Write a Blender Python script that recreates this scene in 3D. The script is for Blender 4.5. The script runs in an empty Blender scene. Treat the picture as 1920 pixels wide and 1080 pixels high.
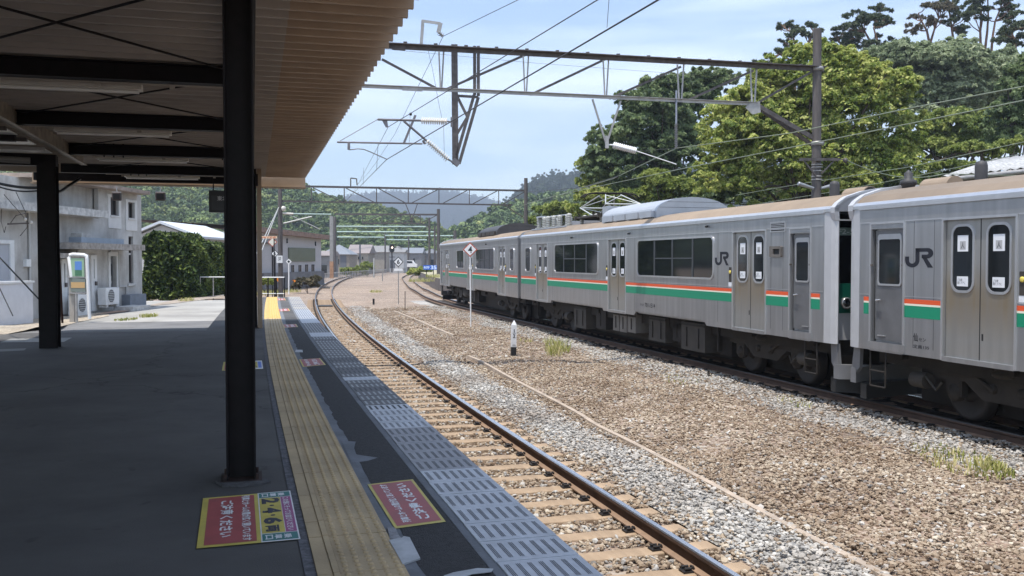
import bpy, math, random
import numpy as np
from mathutils import Vector, Matrix
R = math.radians
random.seed(7); rng = np.random.default_rng(11)
S = bpy.context.scene; COL = S.collection
# ------------------------------------------------------------------ camera
F = 1770.0; HC = 1.44; HOR = 488.0
PITCH = math.atan((540 - HOR) / F)
cam = bpy.data.cameras.new('camera'); camo = bpy.data.objects.new('camera', cam); COL.objects.link(camo)
cam.sensor_width = 36; cam.lens = F / 1920 * 36; cam.clip_end = 6000; cam.clip_start = .05
camo.location = (0, 0, HC); camo.rotation_euler = (R(90) - PITCH, 0, 0); S.camera = camo
# ------------------------------------------------------------------ sky, sun, exposure
SUN = Vector((-.16, -.22, 1.0)).normalized()
elev = math.asin(SUN.z); azim = math.atan2(SUN.x, SUN.y)
W = bpy.data.worlds.new('World'); S.world = W; W.use_nodes = True
wt = W.node_tree; wn = wt.nodes; wl = wt.links
bg = wn['Background']; sky = wn.new('ShaderNodeTexSky'); sky.sky_type = 'NISHITA'; sky.sun_disc = False
sky.sun_elevation = elev; sky.sun_rotation = azim; sky.air_density = 1.0; sky.dust_density = .8; sky.ozone_density = 3.1
tc = wn.new('ShaderNodeTexCoord'); mp = wn.new('ShaderNodeMapping'); mp.inputs['Scale'].default_value = (1.0, 1.6, 7.0)
mp.inputs['Rotation'].default_value = (R(8), R(-6), R(20))
nz = wn.new('ShaderNodeTexNoise'); nz.inputs['Scale'].default_value = 1.7; nz.inputs['Detail'].default_value = 7; nz.inputs['Roughness'].default_value = .52
nz.inputs['Distortion'].default_value = .5
cr = wn.new('ShaderNodeValToRGB'); cr.color_ramp.elements[0].position = .42; cr.color_ramp.elements[0].color = (0, 0, 0, 1)
cr.color_ramp.elements[1].position = .74; cr.color_ramp.elements[1].color = (.8, .8, .8, 1)
mx = wn.new('ShaderNodeMix'); mx.data_type = 'RGBA'; mx.inputs[7].default_value = (7.4, 8.0, 8.8, 1)
wl.new(tc.outputs['Generated'], mp.inputs[0]); wl.new(mp.outputs[0], nz.inputs[0]); wl.new(nz.outputs[0], cr.inputs[0])
wl.new(cr.outputs[0], mx.inputs[0]); wl.new(sky.outputs[0], mx.inputs[6]); wl.new(mx.outputs[2], bg.inputs[0])
bg.inputs[1].default_value = .15; cr.color_ramp.elements[1].color = (.9, .9, .9, 1)
sl = bpy.data.lights.new('sun', 'SUN'); sl.energy = 3.7; sl.angle = R(.5); sl.color = (1, .955, .885)
so = bpy.data.objects.new('sun', sl); COL.objects.link(so); so.rotation_euler = SUN.to_track_quat('Z', 'Y').to_euler()
S.view_settings.view_transform = 'Standard'; S.view_settings.look = 'None'; S.view_settings.exposure = .74; S.view_settings.gamma = 1
S.cycles.max_bounces = 6; S.cycles.diffuse_bounces = 3; S.cycles.volume_bounces = 0; S.cycles.transparent_max_bounces = 8
S.cycles.use_denoising = True; S.cycles.caustics_reflective = False; S.cycles.caustics_refractive = False

# ------------------------------------------------------------------ geometry of the photograph
CP, SP = math.cos(PITCH), math.sin(PITCH)
EYE = Vector((0, 0, HC))
def ray(px, py):
    a = (px - 960) / F; b = -(py - 540) / F
    return Vector((a, CP + b * SP, -SP + b * CP))
def at(px, py, Y):
    d = ray(px, py); return EYE + d * (Y / d.y)
def gp(px, py, z=0.0):
    d = ray(px, py); return EYE + d * ((z - HC) / d.z)
def onplane(px, py, P, n):
    d = ray(px, py); return EYE + d * ((P - EYE).dot(n) / d.dot(n))

# ------------------------------------------------------------------ materials
MATS = {}
def mat(name, col, rough=.7, metal=0., var=.0, vscale=3., bump=0., bscale=30., col2=None, spec=.4, emit=None, coord='Object', detail=5, stretch=None, trans=0):
    if name in MATS: return MATS[name]
    m = bpy.data.materials.new(name); m.use_nodes = True; t = m.node_tree; n = t.nodes; l = t.links
    b = n['Principled BSDF']; b.inputs['Base Color'].default_value = (*col, 1); b.inputs['Roughness'].default_value = rough
    b.inputs['Metallic'].default_value = metal; b.inputs['Specular IOR Level'].default_value = spec
    if emit: b.inputs['Emission Color'].default_value = (*col, 1); b.inputs['Emission Strength'].default_value = emit
    c = n.new('ShaderNodeTexCoord'); src = c.outputs[coord]
    if stretch:
        mp = n.new('ShaderNodeMapping'); mp.inputs['Scale'].default_value = stretch; l.new(src, mp.inputs[0]); src = mp.outputs[0]
    if var or col2:
        nt = n.new('ShaderNodeTexNoise'); nt.inputs['Scale'].default_value = vscale; nt.inputs['Detail'].default_value = detail; nt.inputs['Roughness'].default_value = .62
        l.new(src, nt.inputs[0]); r = n.new('ShaderNodeValToRGB'); r.color_ramp.elements[0].position = .32; r.color_ramp.elements[1].position = .68
        c2 = col2 if col2 else tuple(min(1, x * (1 + var)) for x in col)
        c1 = col if col2 else tuple(x * (1 - var) for x in col)
        r.color_ramp.elements[0].color = (*c1, 1); r.color_ramp.elements[1].color = (*c2, 1)
        l.new(nt.outputs[0], r.inputs[0]); l.new(r.outputs[0], b.inputs['Base Color'])
        mr = n.new('ShaderNodeMapRange'); mr.inputs[3].default_value = max(0, rough - .1); mr.inputs[4].default_value = min(1, rough + .1)
        l.new(nt.outputs[0], mr.inputs[0]); l.new(mr.outputs[0], b.inputs['Roughness'])
    if bump:
        nb = n.new('ShaderNodeTexNoise'); nb.inputs['Scale'].default_value = bscale; nb.inputs['Detail'].default_value = 4; l.new(src, nb.inputs[0])
        bp = n.new('ShaderNodeBump'); bp.inputs['Strength'].default_value = min(1, bump); bp.inputs['Distance'].default_value = .02
        l.new(nb.outputs[0], bp.inputs['Height']); l.new(bp.outputs[0], b.inputs['Normal'])
    MATS[name] = m; return m

def asphalt_mat():
    m = bpy.data.materials.new('asphalt'); m.use_nodes = True; t = m.node_tree; n = t.nodes; l = t.links
    b = n['Principled BSDF']; b.inputs['Roughness'].default_value = .8; b.inputs['Specular IOR Level'].default_value = .3
    c = n.new('ShaderNodeTexCoord')
    n1 = n.new('ShaderNodeTexNoise'); n1.inputs['Scale'].default_value = .8; n1.inputs['Detail'].default_value = 9; n1.inputs['Roughness'].default_value = .68; l.new(c.outputs['Object'], n1.inputs[0])
    r1 = n.new('ShaderNodeValToRGB'); r1.color_ramp.elements[0].position = .3; r1.color_ramp.elements[1].position = .72
    r1.color_ramp.elements[0].color = (.066, .064, .062, 1); r1.color_ramp.elements[1].color = (.118, .114, .109, 1); l.new(n1.outputs[0], r1.inputs[0])
    v = n.new('ShaderNodeTexVoronoi'); v.inputs['Scale'].default_value = 90; l.new(c.outputs['Object'], v.inputs[0])
    r2 = n.new('ShaderNodeValToRGB'); r2.color_ramp.elements[0].position = .0; r2.color_ramp.elements[1].position = .16
    r2.color_ramp.elements[0].color = (1, 1, 1, 1); r2.color_ramp.elements[1].color = (0, 0, 0, 1)
    n3 = n.new('ShaderNodeTexNoise'); n3.inputs['Scale'].default_value = 40; l.new(c.outputs['Object'], n3.inputs[0])
    r3 = n.new('ShaderNodeValToRGB'); r3.color_ramp.elements[0].position = .6; r3.color_ramp.elements[1].position = .68; l.new(n3.outputs[0], r3.inputs[0])
    mu = n.new('ShaderNodeMath'); mu.operation = 'MULTIPLY'; l.new(r2.outputs[0], mu.inputs[0]); l.new(r3.outputs[0], mu.inputs[1]); l.new(v.outputs['Distance'], r2.inputs[0])
    mx = n.new('ShaderNodeMix'); mx.data_type = 'RGBA'; mx.inputs[7].default_value = (.3, .3, .29, 1); l.new(mu.outputs[0], mx.inputs[0]); l.new(r1.outputs[0], mx.inputs[6])
    # cracks
    vc = n.new('ShaderNodeTexVoronoi'); vc.feature = 'DISTANCE_TO_EDGE'; vc.inputs['Scale'].default_value = .13
    ad = n.new('ShaderNodeVectorMath'); ad.operation = 'ADD'; n4 = n.new('ShaderNodeTexNoise'); n4.inputs['Scale'].default_value = 2.2; n4.inputs['Detail'].default_value = 6
    l.new(c.outputs['Object'], n4.inputs[0]); sc = n.new('ShaderNodeVectorMath'); sc.operation = 'SCALE'; sc.inputs[3].default_value = .9
    l.new(n4.outputs['Color'], sc.inputs[0]); l.new(c.outputs['Object'], ad.inputs[0]); l.new(sc.outputs[0], ad.inputs[1]); l.new(ad.outputs[0], vc.inputs[0])
    rc = n.new('ShaderNodeValToRGB'); rc.color_ramp.elements[0].position = 0; rc.color_ramp.elements[1].position = .0018
    rc.color_ramp.elements[0].color = (.45, .45, .45, 1); rc.color_ramp.elements[1].color = (1, 1, 1, 1); l.new(vc.outputs[0], rc.inputs[0])
    m2 = n.new('ShaderNodeMix'); m2.data_type = 'RGBA'; m2.blend_type = 'MULTIPLY'; m2.inputs[0].default_value = 1
    vs_ = n.new('ShaderNodeTexVoronoi'); vs_.inputs['Scale'].default_value = 2.6; l.new(ad.outputs[0], vs_.inputs[0]); rs = n.new('ShaderNodeValToRGB'); rs.color_ramp.elements[0].position = .02; rs.color_ramp.elements[1].position = .16; rs.color_ramp.elements[0].color = (.62,.62,.62,1); rs.color_ramp.elements[1].color = (1,1,1,1); l.new(vs_.outputs['Distance'], rs.inputs[0])
    n5 = n.new('ShaderNodeTexNoise'); n5.inputs['Scale'].default_value = .35; n5.inputs['Detail'].default_value = 4; l.new(c.outputs['Object'], n5.inputs[0]); r5 = n.new('ShaderNodeValToRGB'); r5.color_ramp.elements[0].position = .47; r5.color_ramp.elements[1].position = .50; r5.color_ramp.elements[0].color = (.86,.86,.87,1); r5.color_ramp.elements[1].color = (1,1,1,1); l.new(n5.outputs[0], r5.inputs[0])
    m5 = n.new('ShaderNodeMix'); m5.data_type = 'RGBA'; m5.blend_type = 'MULTIPLY'; m5.inputs[0].default_value = 1; l.new(rs.outputs[0], m5.inputs[6]); l.new(r5.outputs[0], m5.inputs[7])
    m6 = n.new('ShaderNodeMix'); m6.data_type = 'RGBA'; m6.blend_type = 'MULTIPLY'; m6.inputs[0].default_value = 1; l.new(mx.outputs[2], m6.inputs[6]); l.new(m5.outputs[2], m6.inputs[7]); mx = m6
    l.new(mx.outputs[2], m2.inputs[6]); l.new(rc.outputs[0], m2.inputs[7]); l.new(m2.outputs[2], b.inputs['Base Color'])
    bp = n.new('ShaderNodeBump'); bp.inputs['Strength'].default_value = .35; bp.inputs['Distance'].default_value = .006
    nb = n.new('ShaderNodeTexNoise'); nb.inputs['Scale'].default_value = 120; l.new(c.outputs['Object'], nb.inputs[0]); l.new(nb.outputs[0], bp.inputs['Height']); l.new(bp.outputs[0], b.inputs['Normal'])
    return m
def gravel_mat(name, cols, scale=17., gray_attr=True):
    m = bpy.data.materials.new(name); m.use_nodes = True; t = m.node_tree; n = t.nodes; l = t.links
    b = n['Principled BSDF']; b.inputs['Roughness'].default_value = .85; b.inputs['Specular IOR Level'].default_value = .25
    g = n.new('ShaderNodeNewGeometry')
    v = n.new('ShaderNodeTexVoronoi'); v.inputs['Scale'].default_value = scale; l.new(g.outputs['Position'], v.inputs[0])
    sp = n.new('ShaderNodeSeparateColor'); l.new(v.outputs['Color'], sp.inputs[0])
    r = n.new('ShaderNodeValToRGB'); e = r.color_ramp.elements
    while len(e) < len(cols): e.new(.5)
    for i, c in enumerate(cols): e[i].position = i / (len(cols) - 1); e[i].color = (*c, 1)
    l.new(sp.outputs[0], r.inputs[0])
    nt = n.new('ShaderNodeTexNoise'); nt.inputs['Scale'].default_value = .35; nt.inputs['Detail'].default_value = 5; l.new(g.outputs['Position'], nt.inputs[0])
    r2 = n.new('ShaderNodeValToRGB'); r2.color_ramp.elements[0].position = .35; r2.color_ramp.elements[1].position = .65
    r2.color_ramp.elements[0].color = (.78, .76, .74, 1); r2.color_ramp.elements[1].color = (1.1, 1.06, 1.0, 1); l.new(nt.outputs[0], r2.inputs[0])
    mx = n.new('ShaderNodeMix'); mx.data_type = 'RGBA'; mx.blend_type = 'MULTIPLY'; mx.inputs[0].default_value = 1; l.new(r.outputs[0], mx.inputs[6]); l.new(r2.outputs[0], mx.inputs[7])
    l.new(mx.outputs[2], b.inputs['Base Color'])
    bp = n.new('ShaderNodeBump'); bp.inputs['Strength'].default_value = 1; bp.inputs['Distance'].default_value = .03; bp.invert = True
    l.new(v.outputs['Distance'], bp.inputs['Height']); l.new(bp.outputs[0], b.inputs['Normal'])
    return m
def stone_mat(name, cols):
    m = bpy.data.materials.new(name); m.use_nodes = True; t = m.node_tree; n = t.nodes; l = t.links
    b = n['Principled BSDF']; b.inputs['Roughness'].default_value = .85; b.inputs['Specular IOR Level'].default_value = .25
    o = n.new('ShaderNodeObjectInfo'); r = n.new('ShaderNodeValToRGB'); e = r.color_ramp.elements
    while len(e) < len(cols): e.new(.5)
    for i, c in enumerate(cols): e[i].position = i / (len(cols) - 1); e[i].color = (*c, 1)
    g = n.new('ShaderNodeNewGeometry'); nt = n.new('ShaderNodeTexNoise'); nt.inputs['Scale'].default_value = .75; nt.inputs['Detail'].default_value = 6; nt.inputs['Roughness'].default_value = .65; l.new(g.outputs['Position'], nt.inputs[0])
    r2 = n.new('ShaderNodeValToRGB'); r2.color_ramp.elements[0].position = .34; r2.color_ramp.elements[1].position = .62; r2.color_ramp.elements[0].color = (.70, .62, .55, 1); r2.color_ramp.elements[1].color = (1.06, 1.04, 1.0, 1); l.new(nt.outputs[0], r2.inputs[0])
    mx = n.new('ShaderNodeMix'); mx.data_type = 'RGBA'; mx.blend_type = 'MULTIPLY'; mx.inputs[0].default_value = 1; l.new(o.outputs['Random'], r.inputs[0]); l.new(r.outputs[0], mx.inputs[6]); l.new(r2.outputs[0], mx.inputs[7]); l.new(mx.outputs[2], b.inputs['Base Color'])
    return m
def leaf_mat(name, c1, c2, c3, trans=.25):
    m = bpy.data.materials.new(name); m.use_nodes = True; t = m.node_tree; n = t.nodes; l = t.links
    b = n['Principled BSDF']; b.inputs['Roughness'].default_value = .5; b.inputs['Specular IOR Level'].default_value = .3
    g = n.new('ShaderNodeNewGeometry'); nt = n.new('ShaderNodeTexNoise'); nt.inputs['Scale'].default_value = .9; nt.inputs['Detail'].default_value = 3; l.new(g.outputs['Position'], nt.inputs[0])
    ad = n.new('ShaderNodeMath'); ad.operation = 'ADD'; mu = n.new('ShaderNodeMath'); mu.operation = 'MULTIPLY_ADD'
    mu.inputs[1].default_value = .55; mu.inputs[2].default_value = -.27; l.new(g.outputs['Random Per Island'], mu.inputs[0])
    l.new(nt.outputs[0], ad.inputs[0]); l.new(mu.outputs[0], ad.inputs[1])
    r = n.new('ShaderNodeValToRGB'); e = r.color_ramp.elements; e.new(.5)
    for i, (p, c) in enumerate(((.28, c1), (.5, c2), (.74, c3))): e[i].position = p; e[i].color = (*c, 1)
    l.new(ad.outputs[0], r.inputs[0]); l.new(r.outputs[0], b.inputs['Base Color'])
    tr = n.new('ShaderNodeBsdfTranslucent'); l.new(r.outputs[0], tr.inputs[0]); ms = n.new('ShaderNodeMixShader'); ms.inputs[0].default_value = trans
    out = n['Material Output']; l.new(b.outputs[0], ms.inputs[1]); l.new(tr.outputs[0], ms.inputs[2]); l.new(ms.outputs[0], out.inputs[0])
    return m

# ------------------------------------------------------------------ mesh helpers
class MB:
    def __init__(s): s.v = []; s.f = []; s.sm = []; s.mi = []; s.cur = 0; s.M = None
    def _add(s, vs, fs, smooth=False):
        o = len(s.v)
        if s.M is not None: vs = [s.M @ Vector(v) for v in vs]
        s.v += [tuple(v) for v in vs]
        for f in fs: s.f.append(tuple(i + o for i in f)); s.sm.append(smooth); s.mi.append(s.cur)
    def box(s, x0, x1, y0, y1, z0, z1):
        x0, x1 = sorted((x0, x1)); y0, y1 = sorted((y0, y1)); z0, z1 = sorted((z0, z1))
        s._add([(x0,y0,z0),(x1,y0,z0),(x1,y1,z0),(x0,y1,z0),(x0,y0,z1),(x1,y0,z1),(x1,y1,z1),(x0,y1,z1)],
               [(0,3,2,1),(4,5,6,7),(0,1,5,4),(1,2,6,5),(2,3,7,6),(3,0,4,7)]); return s
    def bar(s, p, q, w, h=None, up=(0,0,1)):
        h = h or w; p = Vector(p); q = Vector(q); d = (q - p).normalized(); u = Vector(up)
        if abs(d.dot(u)) > .98: u = Vector((1, 0, 0)) if abs(d.x) < .9 else Vector((0, 1, 0))
        sd = d.cross(u).normalized(); u = sd.cross(d).normalized(); a = sd * w / 2; b = u * h / 2
        s._add([p-a-b, p+a-b, p+a+b, p-a+b, q-a-b, q+a-b, q+a+b, q-a+b], [(0,1,2,3),(7,6,5,4),(0,4,5,1),(1,5,6,2),(2,6,7,3),(3,7,4,0)]); return s
    def tube(s, p, q, r, n=8, r2=None, cap=True):
        r2 = r if r2 is None else r2; p = Vector(p); q = Vector(q); d = (q - p).normalized()
        u = Vector((0, 0, 1)) if abs(d.z) < .95 else Vector((1, 0, 0)); a = d.cross(u).normalized(); b = d.cross(a)
        vs = []
        for c, rr in ((p, r), (q, r2)):
            vs += [c + a * (rr * math.cos(2*math.pi*i/n)) + b * (rr * math.sin(2*math.pi*i/n)) for i in range(n)]
        s._add(vs, [(i, (i+1) % n, n + (i+1) % n, n + i) for i in range(n)], True)
        if cap: s._add(vs, [tuple(range(n-1, -1, -1)), tuple(range(n, 2*n))])
        return s
    def path(s, pts, r, n=6):
        pts = [Vector(p) for p in pts]; vs = []; N = len(pts)
        for i, p in enumerate(pts):
            d = (pts[min(i+1, N-1)] - pts[max(i-1, 0)]).normalized(); u = Vector((0,0,1)) if abs(d.z) < .95 else Vector((1,0,0))
            a = d.cross(u).normalized(); b = d.cross(a)
            vs += [p + a*(r*math.cos(2*math.pi*k/n)) + b*(r*math.sin(2*math.pi*k/n)) for k in range(n)]
        fs = [(i*n+k, i*n+(k+1)%n, (i+1)*n+(k+1)%n, (i+1)*n+k) for i in range(N-1) for k in range(n)]
        s._add(vs, fs, True); s._add(vs, [tuple(range(n-1,-1,-1)), tuple(range((N-1)*n, N*n))]); return s
    def lathe(s, prof, c=(0,0,0), n=12, axis=None):
        c = Vector(c); vs = []
        Q = Vector(axis).to_track_quat('Z', 'Y') if axis is not None else None
        for (r, z) in prof:
            for k in range(n):
                v = Vector((r*math.cos(2*math.pi*k/n), r*math.sin(2*math.pi*k/n), z))
                if Q: v = Q @ v
                vs.append(c + v)
        m = len(prof)
        s._add(vs, [(i*n+k, i*n+(k+1)%n, (i+1)*n+(k+1)%n, (i+1)*n+k) for i in range(m-1) for k in range(n)], True)
        s._add(vs, [tuple(range(n-1,-1,-1)), tuple(range((m-1)*n, m*n))]); return s
    def prism(s, poly, O, X, Yv, depth):
        """poly (2d) in the plane O + a X + b Y, extruded by vector depth"""
        O = Vector(O); X = Vector(X); Yv = Vector(Yv); D = Vector(depth); n = len(poly)
        vs = [O + X*a + Yv*b for a, b in poly]; vs += [v + D for v in vs]
        if X.cross(Yv).dot(D) > 0:
            fs = [tuple(range(n-1,-1,-1)), tuple(range(n, 2*n))] + [(i, (i+1)%n, n+(i+1)%n, n+i) for i in range(n)]
        else:
            fs = [tuple(range(n)), tuple(range(2*n-1, n-1, -1))] + [((i+1)%n, i, n+i, n+(i+1)%n) for i in range(n)]
        s._add(vs, fs); return s
    def ring(s, outer, inner, O, X, Yv, depth):
        O = Vector(O); X = Vector(X); Yv = Vector(Yv); D = Vector(depth); n = len(outer)
        A = [O + X*a + Yv*b for a, b in outer]; B = [O + X*a + Yv*b for a, b in inner]
        vs = A + B + [v + D for v in A] + [v + D for v in B]; fs = []
        for i in range(n):
            j = (i+1) % n
            fs += [(i, j, n+j, n+i), (2*n+i, 3*n+i, 3*n+j, 2*n+j), (i, 2*n+i, 2*n+j, j), (n+i, n+j, 3*n+j, 3*n+i)]
        s._add(vs, fs); return s
    def quad(s, a, b, c, d): s._add([a, b, c, d], [(0,1,2,3)]); return s
    def build(s, name, m, parent=None, smooth=False):
        me = bpy.data.meshes.new(name); me.from_pydata(s.v, [], s.f)
        ms = m if isinstance(m, (list, tuple)) else [m]
        for x in ms: me.materials.append(x)
        me.polygons.foreach_set('use_smooth', [True]*len(s.f) if smooth else s.sm)
        if len(ms) > 1: me.polygons.foreach_set('material_index', s.mi)
        me.update(); o = bpy.data.objects.new(name, me); COL.objects.link(o)
        if parent: o.parent = parent
        return o
def rrect(x0, x1, z0, z1, r, n=5):
    out = []
    for cx, cz, a0 in ((x1-r, z1-r, 0), (x0+r, z1-r, 90), (x0+r, z0+r, 180), (x1-r, z0+r, 270)):
        for i in range(n+1):
            a = R(a0 + 90*i/n); out.append((cx + r*math.cos(a), cz + r*math.sin(a)))
    return out
def tag(o, label, cat, group=None, kind=None):
    if kind: o['kind'] = kind
    if label: o['label'] = label
    if cat: o['category'] = cat
    if group: o['group'] = group
    return o
def thing(name, label, cat, loc=(0,0,0), rz=0., group=None):
    o = bpy.data.objects.new(name, None); COL.objects.link(o); o.location = loc; o.rotation_euler = (0,0,rz); o.empty_display_size = .2
    return tag(o, label, cat, group)
def struct(o): o['kind'] = 'structure'; return o
def stuff(o, label=None, cat=None): o['kind'] = 'stuff'; return tag(o, label, cat)
def copy_tree(o, parent=None):
    c = o.copy(); COL.objects.link(c)
    if parent: c.parent = parent
    for ch in [x for x in bpy.data.objects if x.parent == o]: copy_tree(ch, c)
    return c
def np_mesh(name, V, Fq, m, parent=None):
    me = bpy.data.meshes.new(name); k = Fq.shape[1]
    me.vertices.add(len(V)); me.vertices.foreach_set('co', V.astype(np.float32).ravel())
    me.loops.add(Fq.size); me.loops.foreach_set('vertex_index', Fq.astype(np.int32).ravel())
    me.polygons.add(len(Fq)); me.polygons.foreach_set('loop_start', np.arange(0, Fq.size, k, dtype=np.int32))
    me.materials.append(m); me.update(calc_edges=True); o = bpy.data.objects.new(name, me); COL.objects.link(o)
    if parent: o.parent = parent
    return o
def text(body, w, h, m, O, X, Yv, parent, name='lettering', bold=.0, lift=.0015):
    """flat lettering fitted into w x h, its lower left corner at O, running along X, upright along Y"""
    cu = bpy.data.curves.new('txt', 'FONT'); cu.body = body; cu.size = 1; cu.offset = bold; cu.resolution_u = 2
    t = bpy.data.objects.new('txt', cu); COL.objects.link(t); bpy.context.view_layer.update()
    dg = bpy.context.evaluated_depsgraph_get(); me = bpy.data.meshes.new_from_object(t.evaluated_get(dg))
    bpy.data.objects.remove(t); bpy.data.curves.remove(cu)
    n = len(me.vertices); co = np.empty(n*3, np.float32); me.vertices.foreach_get('co', co); co = co.reshape(-1, 3)
    mn = co.min(0); mxx = co.max(0); X = Vector(X).normalized(); Yv = Vector(Yv).normalized(); N = X.cross(Yv)
    a = (co[:,0]-mn[0])/(mxx[0]-mn[0]+1e-9)*w; b = (co[:,1]-mn[1])/(mxx[1]-mn[1]+1e-9)*h
    out = np.outer(a, X) + np.outer(b, Yv) + np.array(Vector(O) + N*lift)
    me.vertices.foreach_set('co', out.astype(np.float32).ravel()); me.materials.clear(); me.materials.append(m); me.update()
    o = bpy.data.objects.new(name, me); COL.objects.link(o)
    if parent: o.parent = parent
    return o

M_ASPH = asphalt_mat()
M_STEELDK = mat('dark_paint', (.008, .006, .007), .55, var=.5, vscale=9, spec=.22)
M_STEEL = mat('galvanised', (.34, .33, .32), .5, .35, var=.22, vscale=5)
M_BEAMRUST = mat('beam_rust', (.10, .088, .085), .6, .3, var=.35, vscale=7)
M_CONC = mat('concrete_pole', (.17, .15, .14), .85, var=.3, vscale=4, bump=.3)
M_WIRE = mat('wire', (.03, .028, .03), .5)
M_WIREG = mat('wire_green', (.2, .23, .17), .55)
M_WHITE = mat('white_paint', (.74, .74, .73), .5, var=.06, vscale=4)
M_BLACK = mat('black_paint', (.012, .012, .013), .4)
M_INS = mat('porcelain', (.62, .58, .52), .25, spec=.6)
M_RED = mat('red_paint', (.62, .05, .035), .5)
M_ORANGE = mat('orange_paint', (.85, .27, .02), .5)
M_GLASS = mat('dark_glass', (.012, .014, .016), .06, spec=.8)
# ================================================================== line of the near track and the platform edge
RZ = HC - 2.34                       # top of rail
rr_px = [(1376.6,1078.6),(1160,938),(1056,870),(797,703),(730,657),(680,618),(655,597),(630,570),(623,547),(627,537),(638,527),(660,518),(702,512),(747,507.5)]
rr = [gp(x, y, RZ) for x, y in rr_px]
def spline(pts):
    """smooth curve through the points: resampled with Catmull-Rom, X as a function of Y"""
    P = [pts[0]*2-pts[1]] + pts + [pts[-1]*2-pts[-2]]; out = []
    for i in range(1, len(P)-2):
        for k in range(8):
            t = k/8; a, b, c, d = P[i-1], P[i], P[i+1], P[i+2]
            out.append(.5*((2*b)+(c-a)*t+(2*a-5*b+4*c-d)*t*t+(3*b-a-3*c+d)*t**3))
    out.append(P[-2]); return out
_y = np.array([p.y for p in rr]); _x = np.array([p.x for p in rr])
_cf = np.polyfit(np.sqrt(_y+40), _x, 5, w=1/np.sqrt(_y))
def rrX(y): return float(np.polyval(_cf, math.sqrt(y+40)))
_y0 = 7.; _s0 = (rrX(9)-rrX(7))/2
def railX(y): return rrX(y) if y > _y0 else rrX(_y0)+_s0*(y-_y0)
def frame(fx, y):
    d = Vector((fx(y+.25)-fx(y-.25), .5, 0)).normalized(); return Vector((fx(y), y, 0)), d, Vector((d.y, -d.x, 0))
ed_px = [(1113,1078),(1046,1008),(973,946),(921,899),(738,738),(702,703),(655,660),(622,630),(595,600),(580,582),(563,560)]
ed = [gp(x, y, 0) for x, y in ed_px]
_ec = np.polyfit([p.y for p in ed], [p.x for p in ed], 3)
_es = (np.polyval(_ec, 6.)-np.polyval(_ec, 5.))
def edgeX(y): return float(np.polyval(_ec, y)) if y > 5 else float(np.polyval(_ec, 5.))+_es*(y-5)
PEND = gp(563, 556.7, 0).y
def E_(y, off, z=0.):                # point at distance off to the left of the platform edge
    p, d, n = frame(edgeX, y); q = p - n*off; return Vector((q.x, q.y, z))
def T_(y, off, z=0.):                # point right of the near track's right rail
    p, d, n = frame(railX, y); q = p + n*off; return Vector((q.x, q.y, z))
def strip(fn, ys, offs, z, name, m, uvz=None):
    mb = MB(); vs = []; n = len(offs)
    for y in ys:
        for o in offs: vs.append(fn(y, o, z if not callable(z) else z(y, o)))
    fs = [(i*n+k, i*n+k+1, (i+1)*n+k+1, (i+1)*n+k) for i in range(len(ys)-1) for k in range(n-1)]
    a, b, c = [Vector(vs[k]) for k in fs[0][:3]]
    if (b-a).cross(c-b).z < 0: fs = [f[::-1] for f in fs]
    mb._add(vs, fs); return mb.build(name, m)
# ------------------------------------------------------------------ the second line, under the train
K0 = 17500.; VX = 486.
PHI = math.atan((960-VX)/F); CPH, SPH = math.cos(PHI), math.sin(PHI)
X0 = K0*CPH/F
TT = Vector((-SPH, CPH, 0)); NN = Vector((CPH, SPH, 0))
def side(s, off=0., z=0.): return Vector((X0, 0, 0)) + TT*s + NN*off + Vector((0, 0, z))   # on the near side plane of the train
RAILOFF = .70                                                                               # near rail behind that plane
t2_px = [(796.7,546),(780,539),(767,527.5),(761,520),(768,515),(786,511.2)]
t2 = [side(s, RAILOFF+.53, RZ) for s in (-12, 0, 14, 28, 40, 50)] + [gp(x, y, RZ) for x, y in t2_px]
_t2c = np.array([[p.y, p.x] for p in t2])
_c2 = np.polyfit(_t2c[6:,0], _t2c[6:,1], 2)
def lineX(y): p = side(y/CPH, RAILOFF+.53); return p.x
def cen2(y):
    if y < 44: return lineX(y)
    if y > 75: return float(np.interp(y, _t2c[:,0], _t2c[:,1]))
    t = (y-44)/31; t = t*t*(3-2*t); return lineX(y)*(1-t) + float(np.interp(y, _t2c[:,0], _t2c[:,1]))*t
def C2(y, off, z=0.):
    p = Vector((cen2(y), y, 0)); d = Vector((cen2(y+1.5)-cen2(y-1.5), 3, 0)).normalized(); n = Vector((d.y, -d.x, 0)); q = p+n*off; return Vector((q.x, q.y, z))

# ------------------------------------------------------------------ ground
BROWN = [(.10,.07,.053),(.25,.18,.14),(.35,.275,.225),(.20,.15,.118),(.43,.37,.31),(.28,.22,.175),(.5,.46,.40)]
GRAYS = [(.17,.17,.168),(.33,.325,.31),(.46,.455,.44),(.26,.25,.24),(.56,.55,.53),(.38,.36,.34)]
M_GRB = gravel_mat('brown_ballast_bed', BROWN); M_GRG = gravel_mat('grey_ballast_bed', GRAYS)
GZ = RZ - .185                       # general ballast level
def smooth(a, b, x): t = max(0, min(1, (x-a)/(b-a))); return t*t*(3-2*t)
def bumpy(x, y): return .028*math.sin(x*2.1+1.3*math.sin(y*.9))+.022*math.sin(y*1.7+x*.8)+.012*math.sin(x*5.3-y*3.7)
def hillh(x, y):
    """height of the wooded bank beyond the train"""
    off = (x - X0)*NN.x + y*NN.y + 0.0
    h = smooth(26, 60, off)*13.5*smooth(150, 60, y)
    return h + 5*smooth(60, 140, off)*smooth(170, 80, y)
def groundz(x, y):
    z = GZ - .02 + bumpy(x, y) + hillh(x, y)
    if y > 45: z = z - .35*smooth(60, 120, y)*smooth(railX(min(y, 200))-2.5, railX(min(y, 200))-9, x)
    return z
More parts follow.
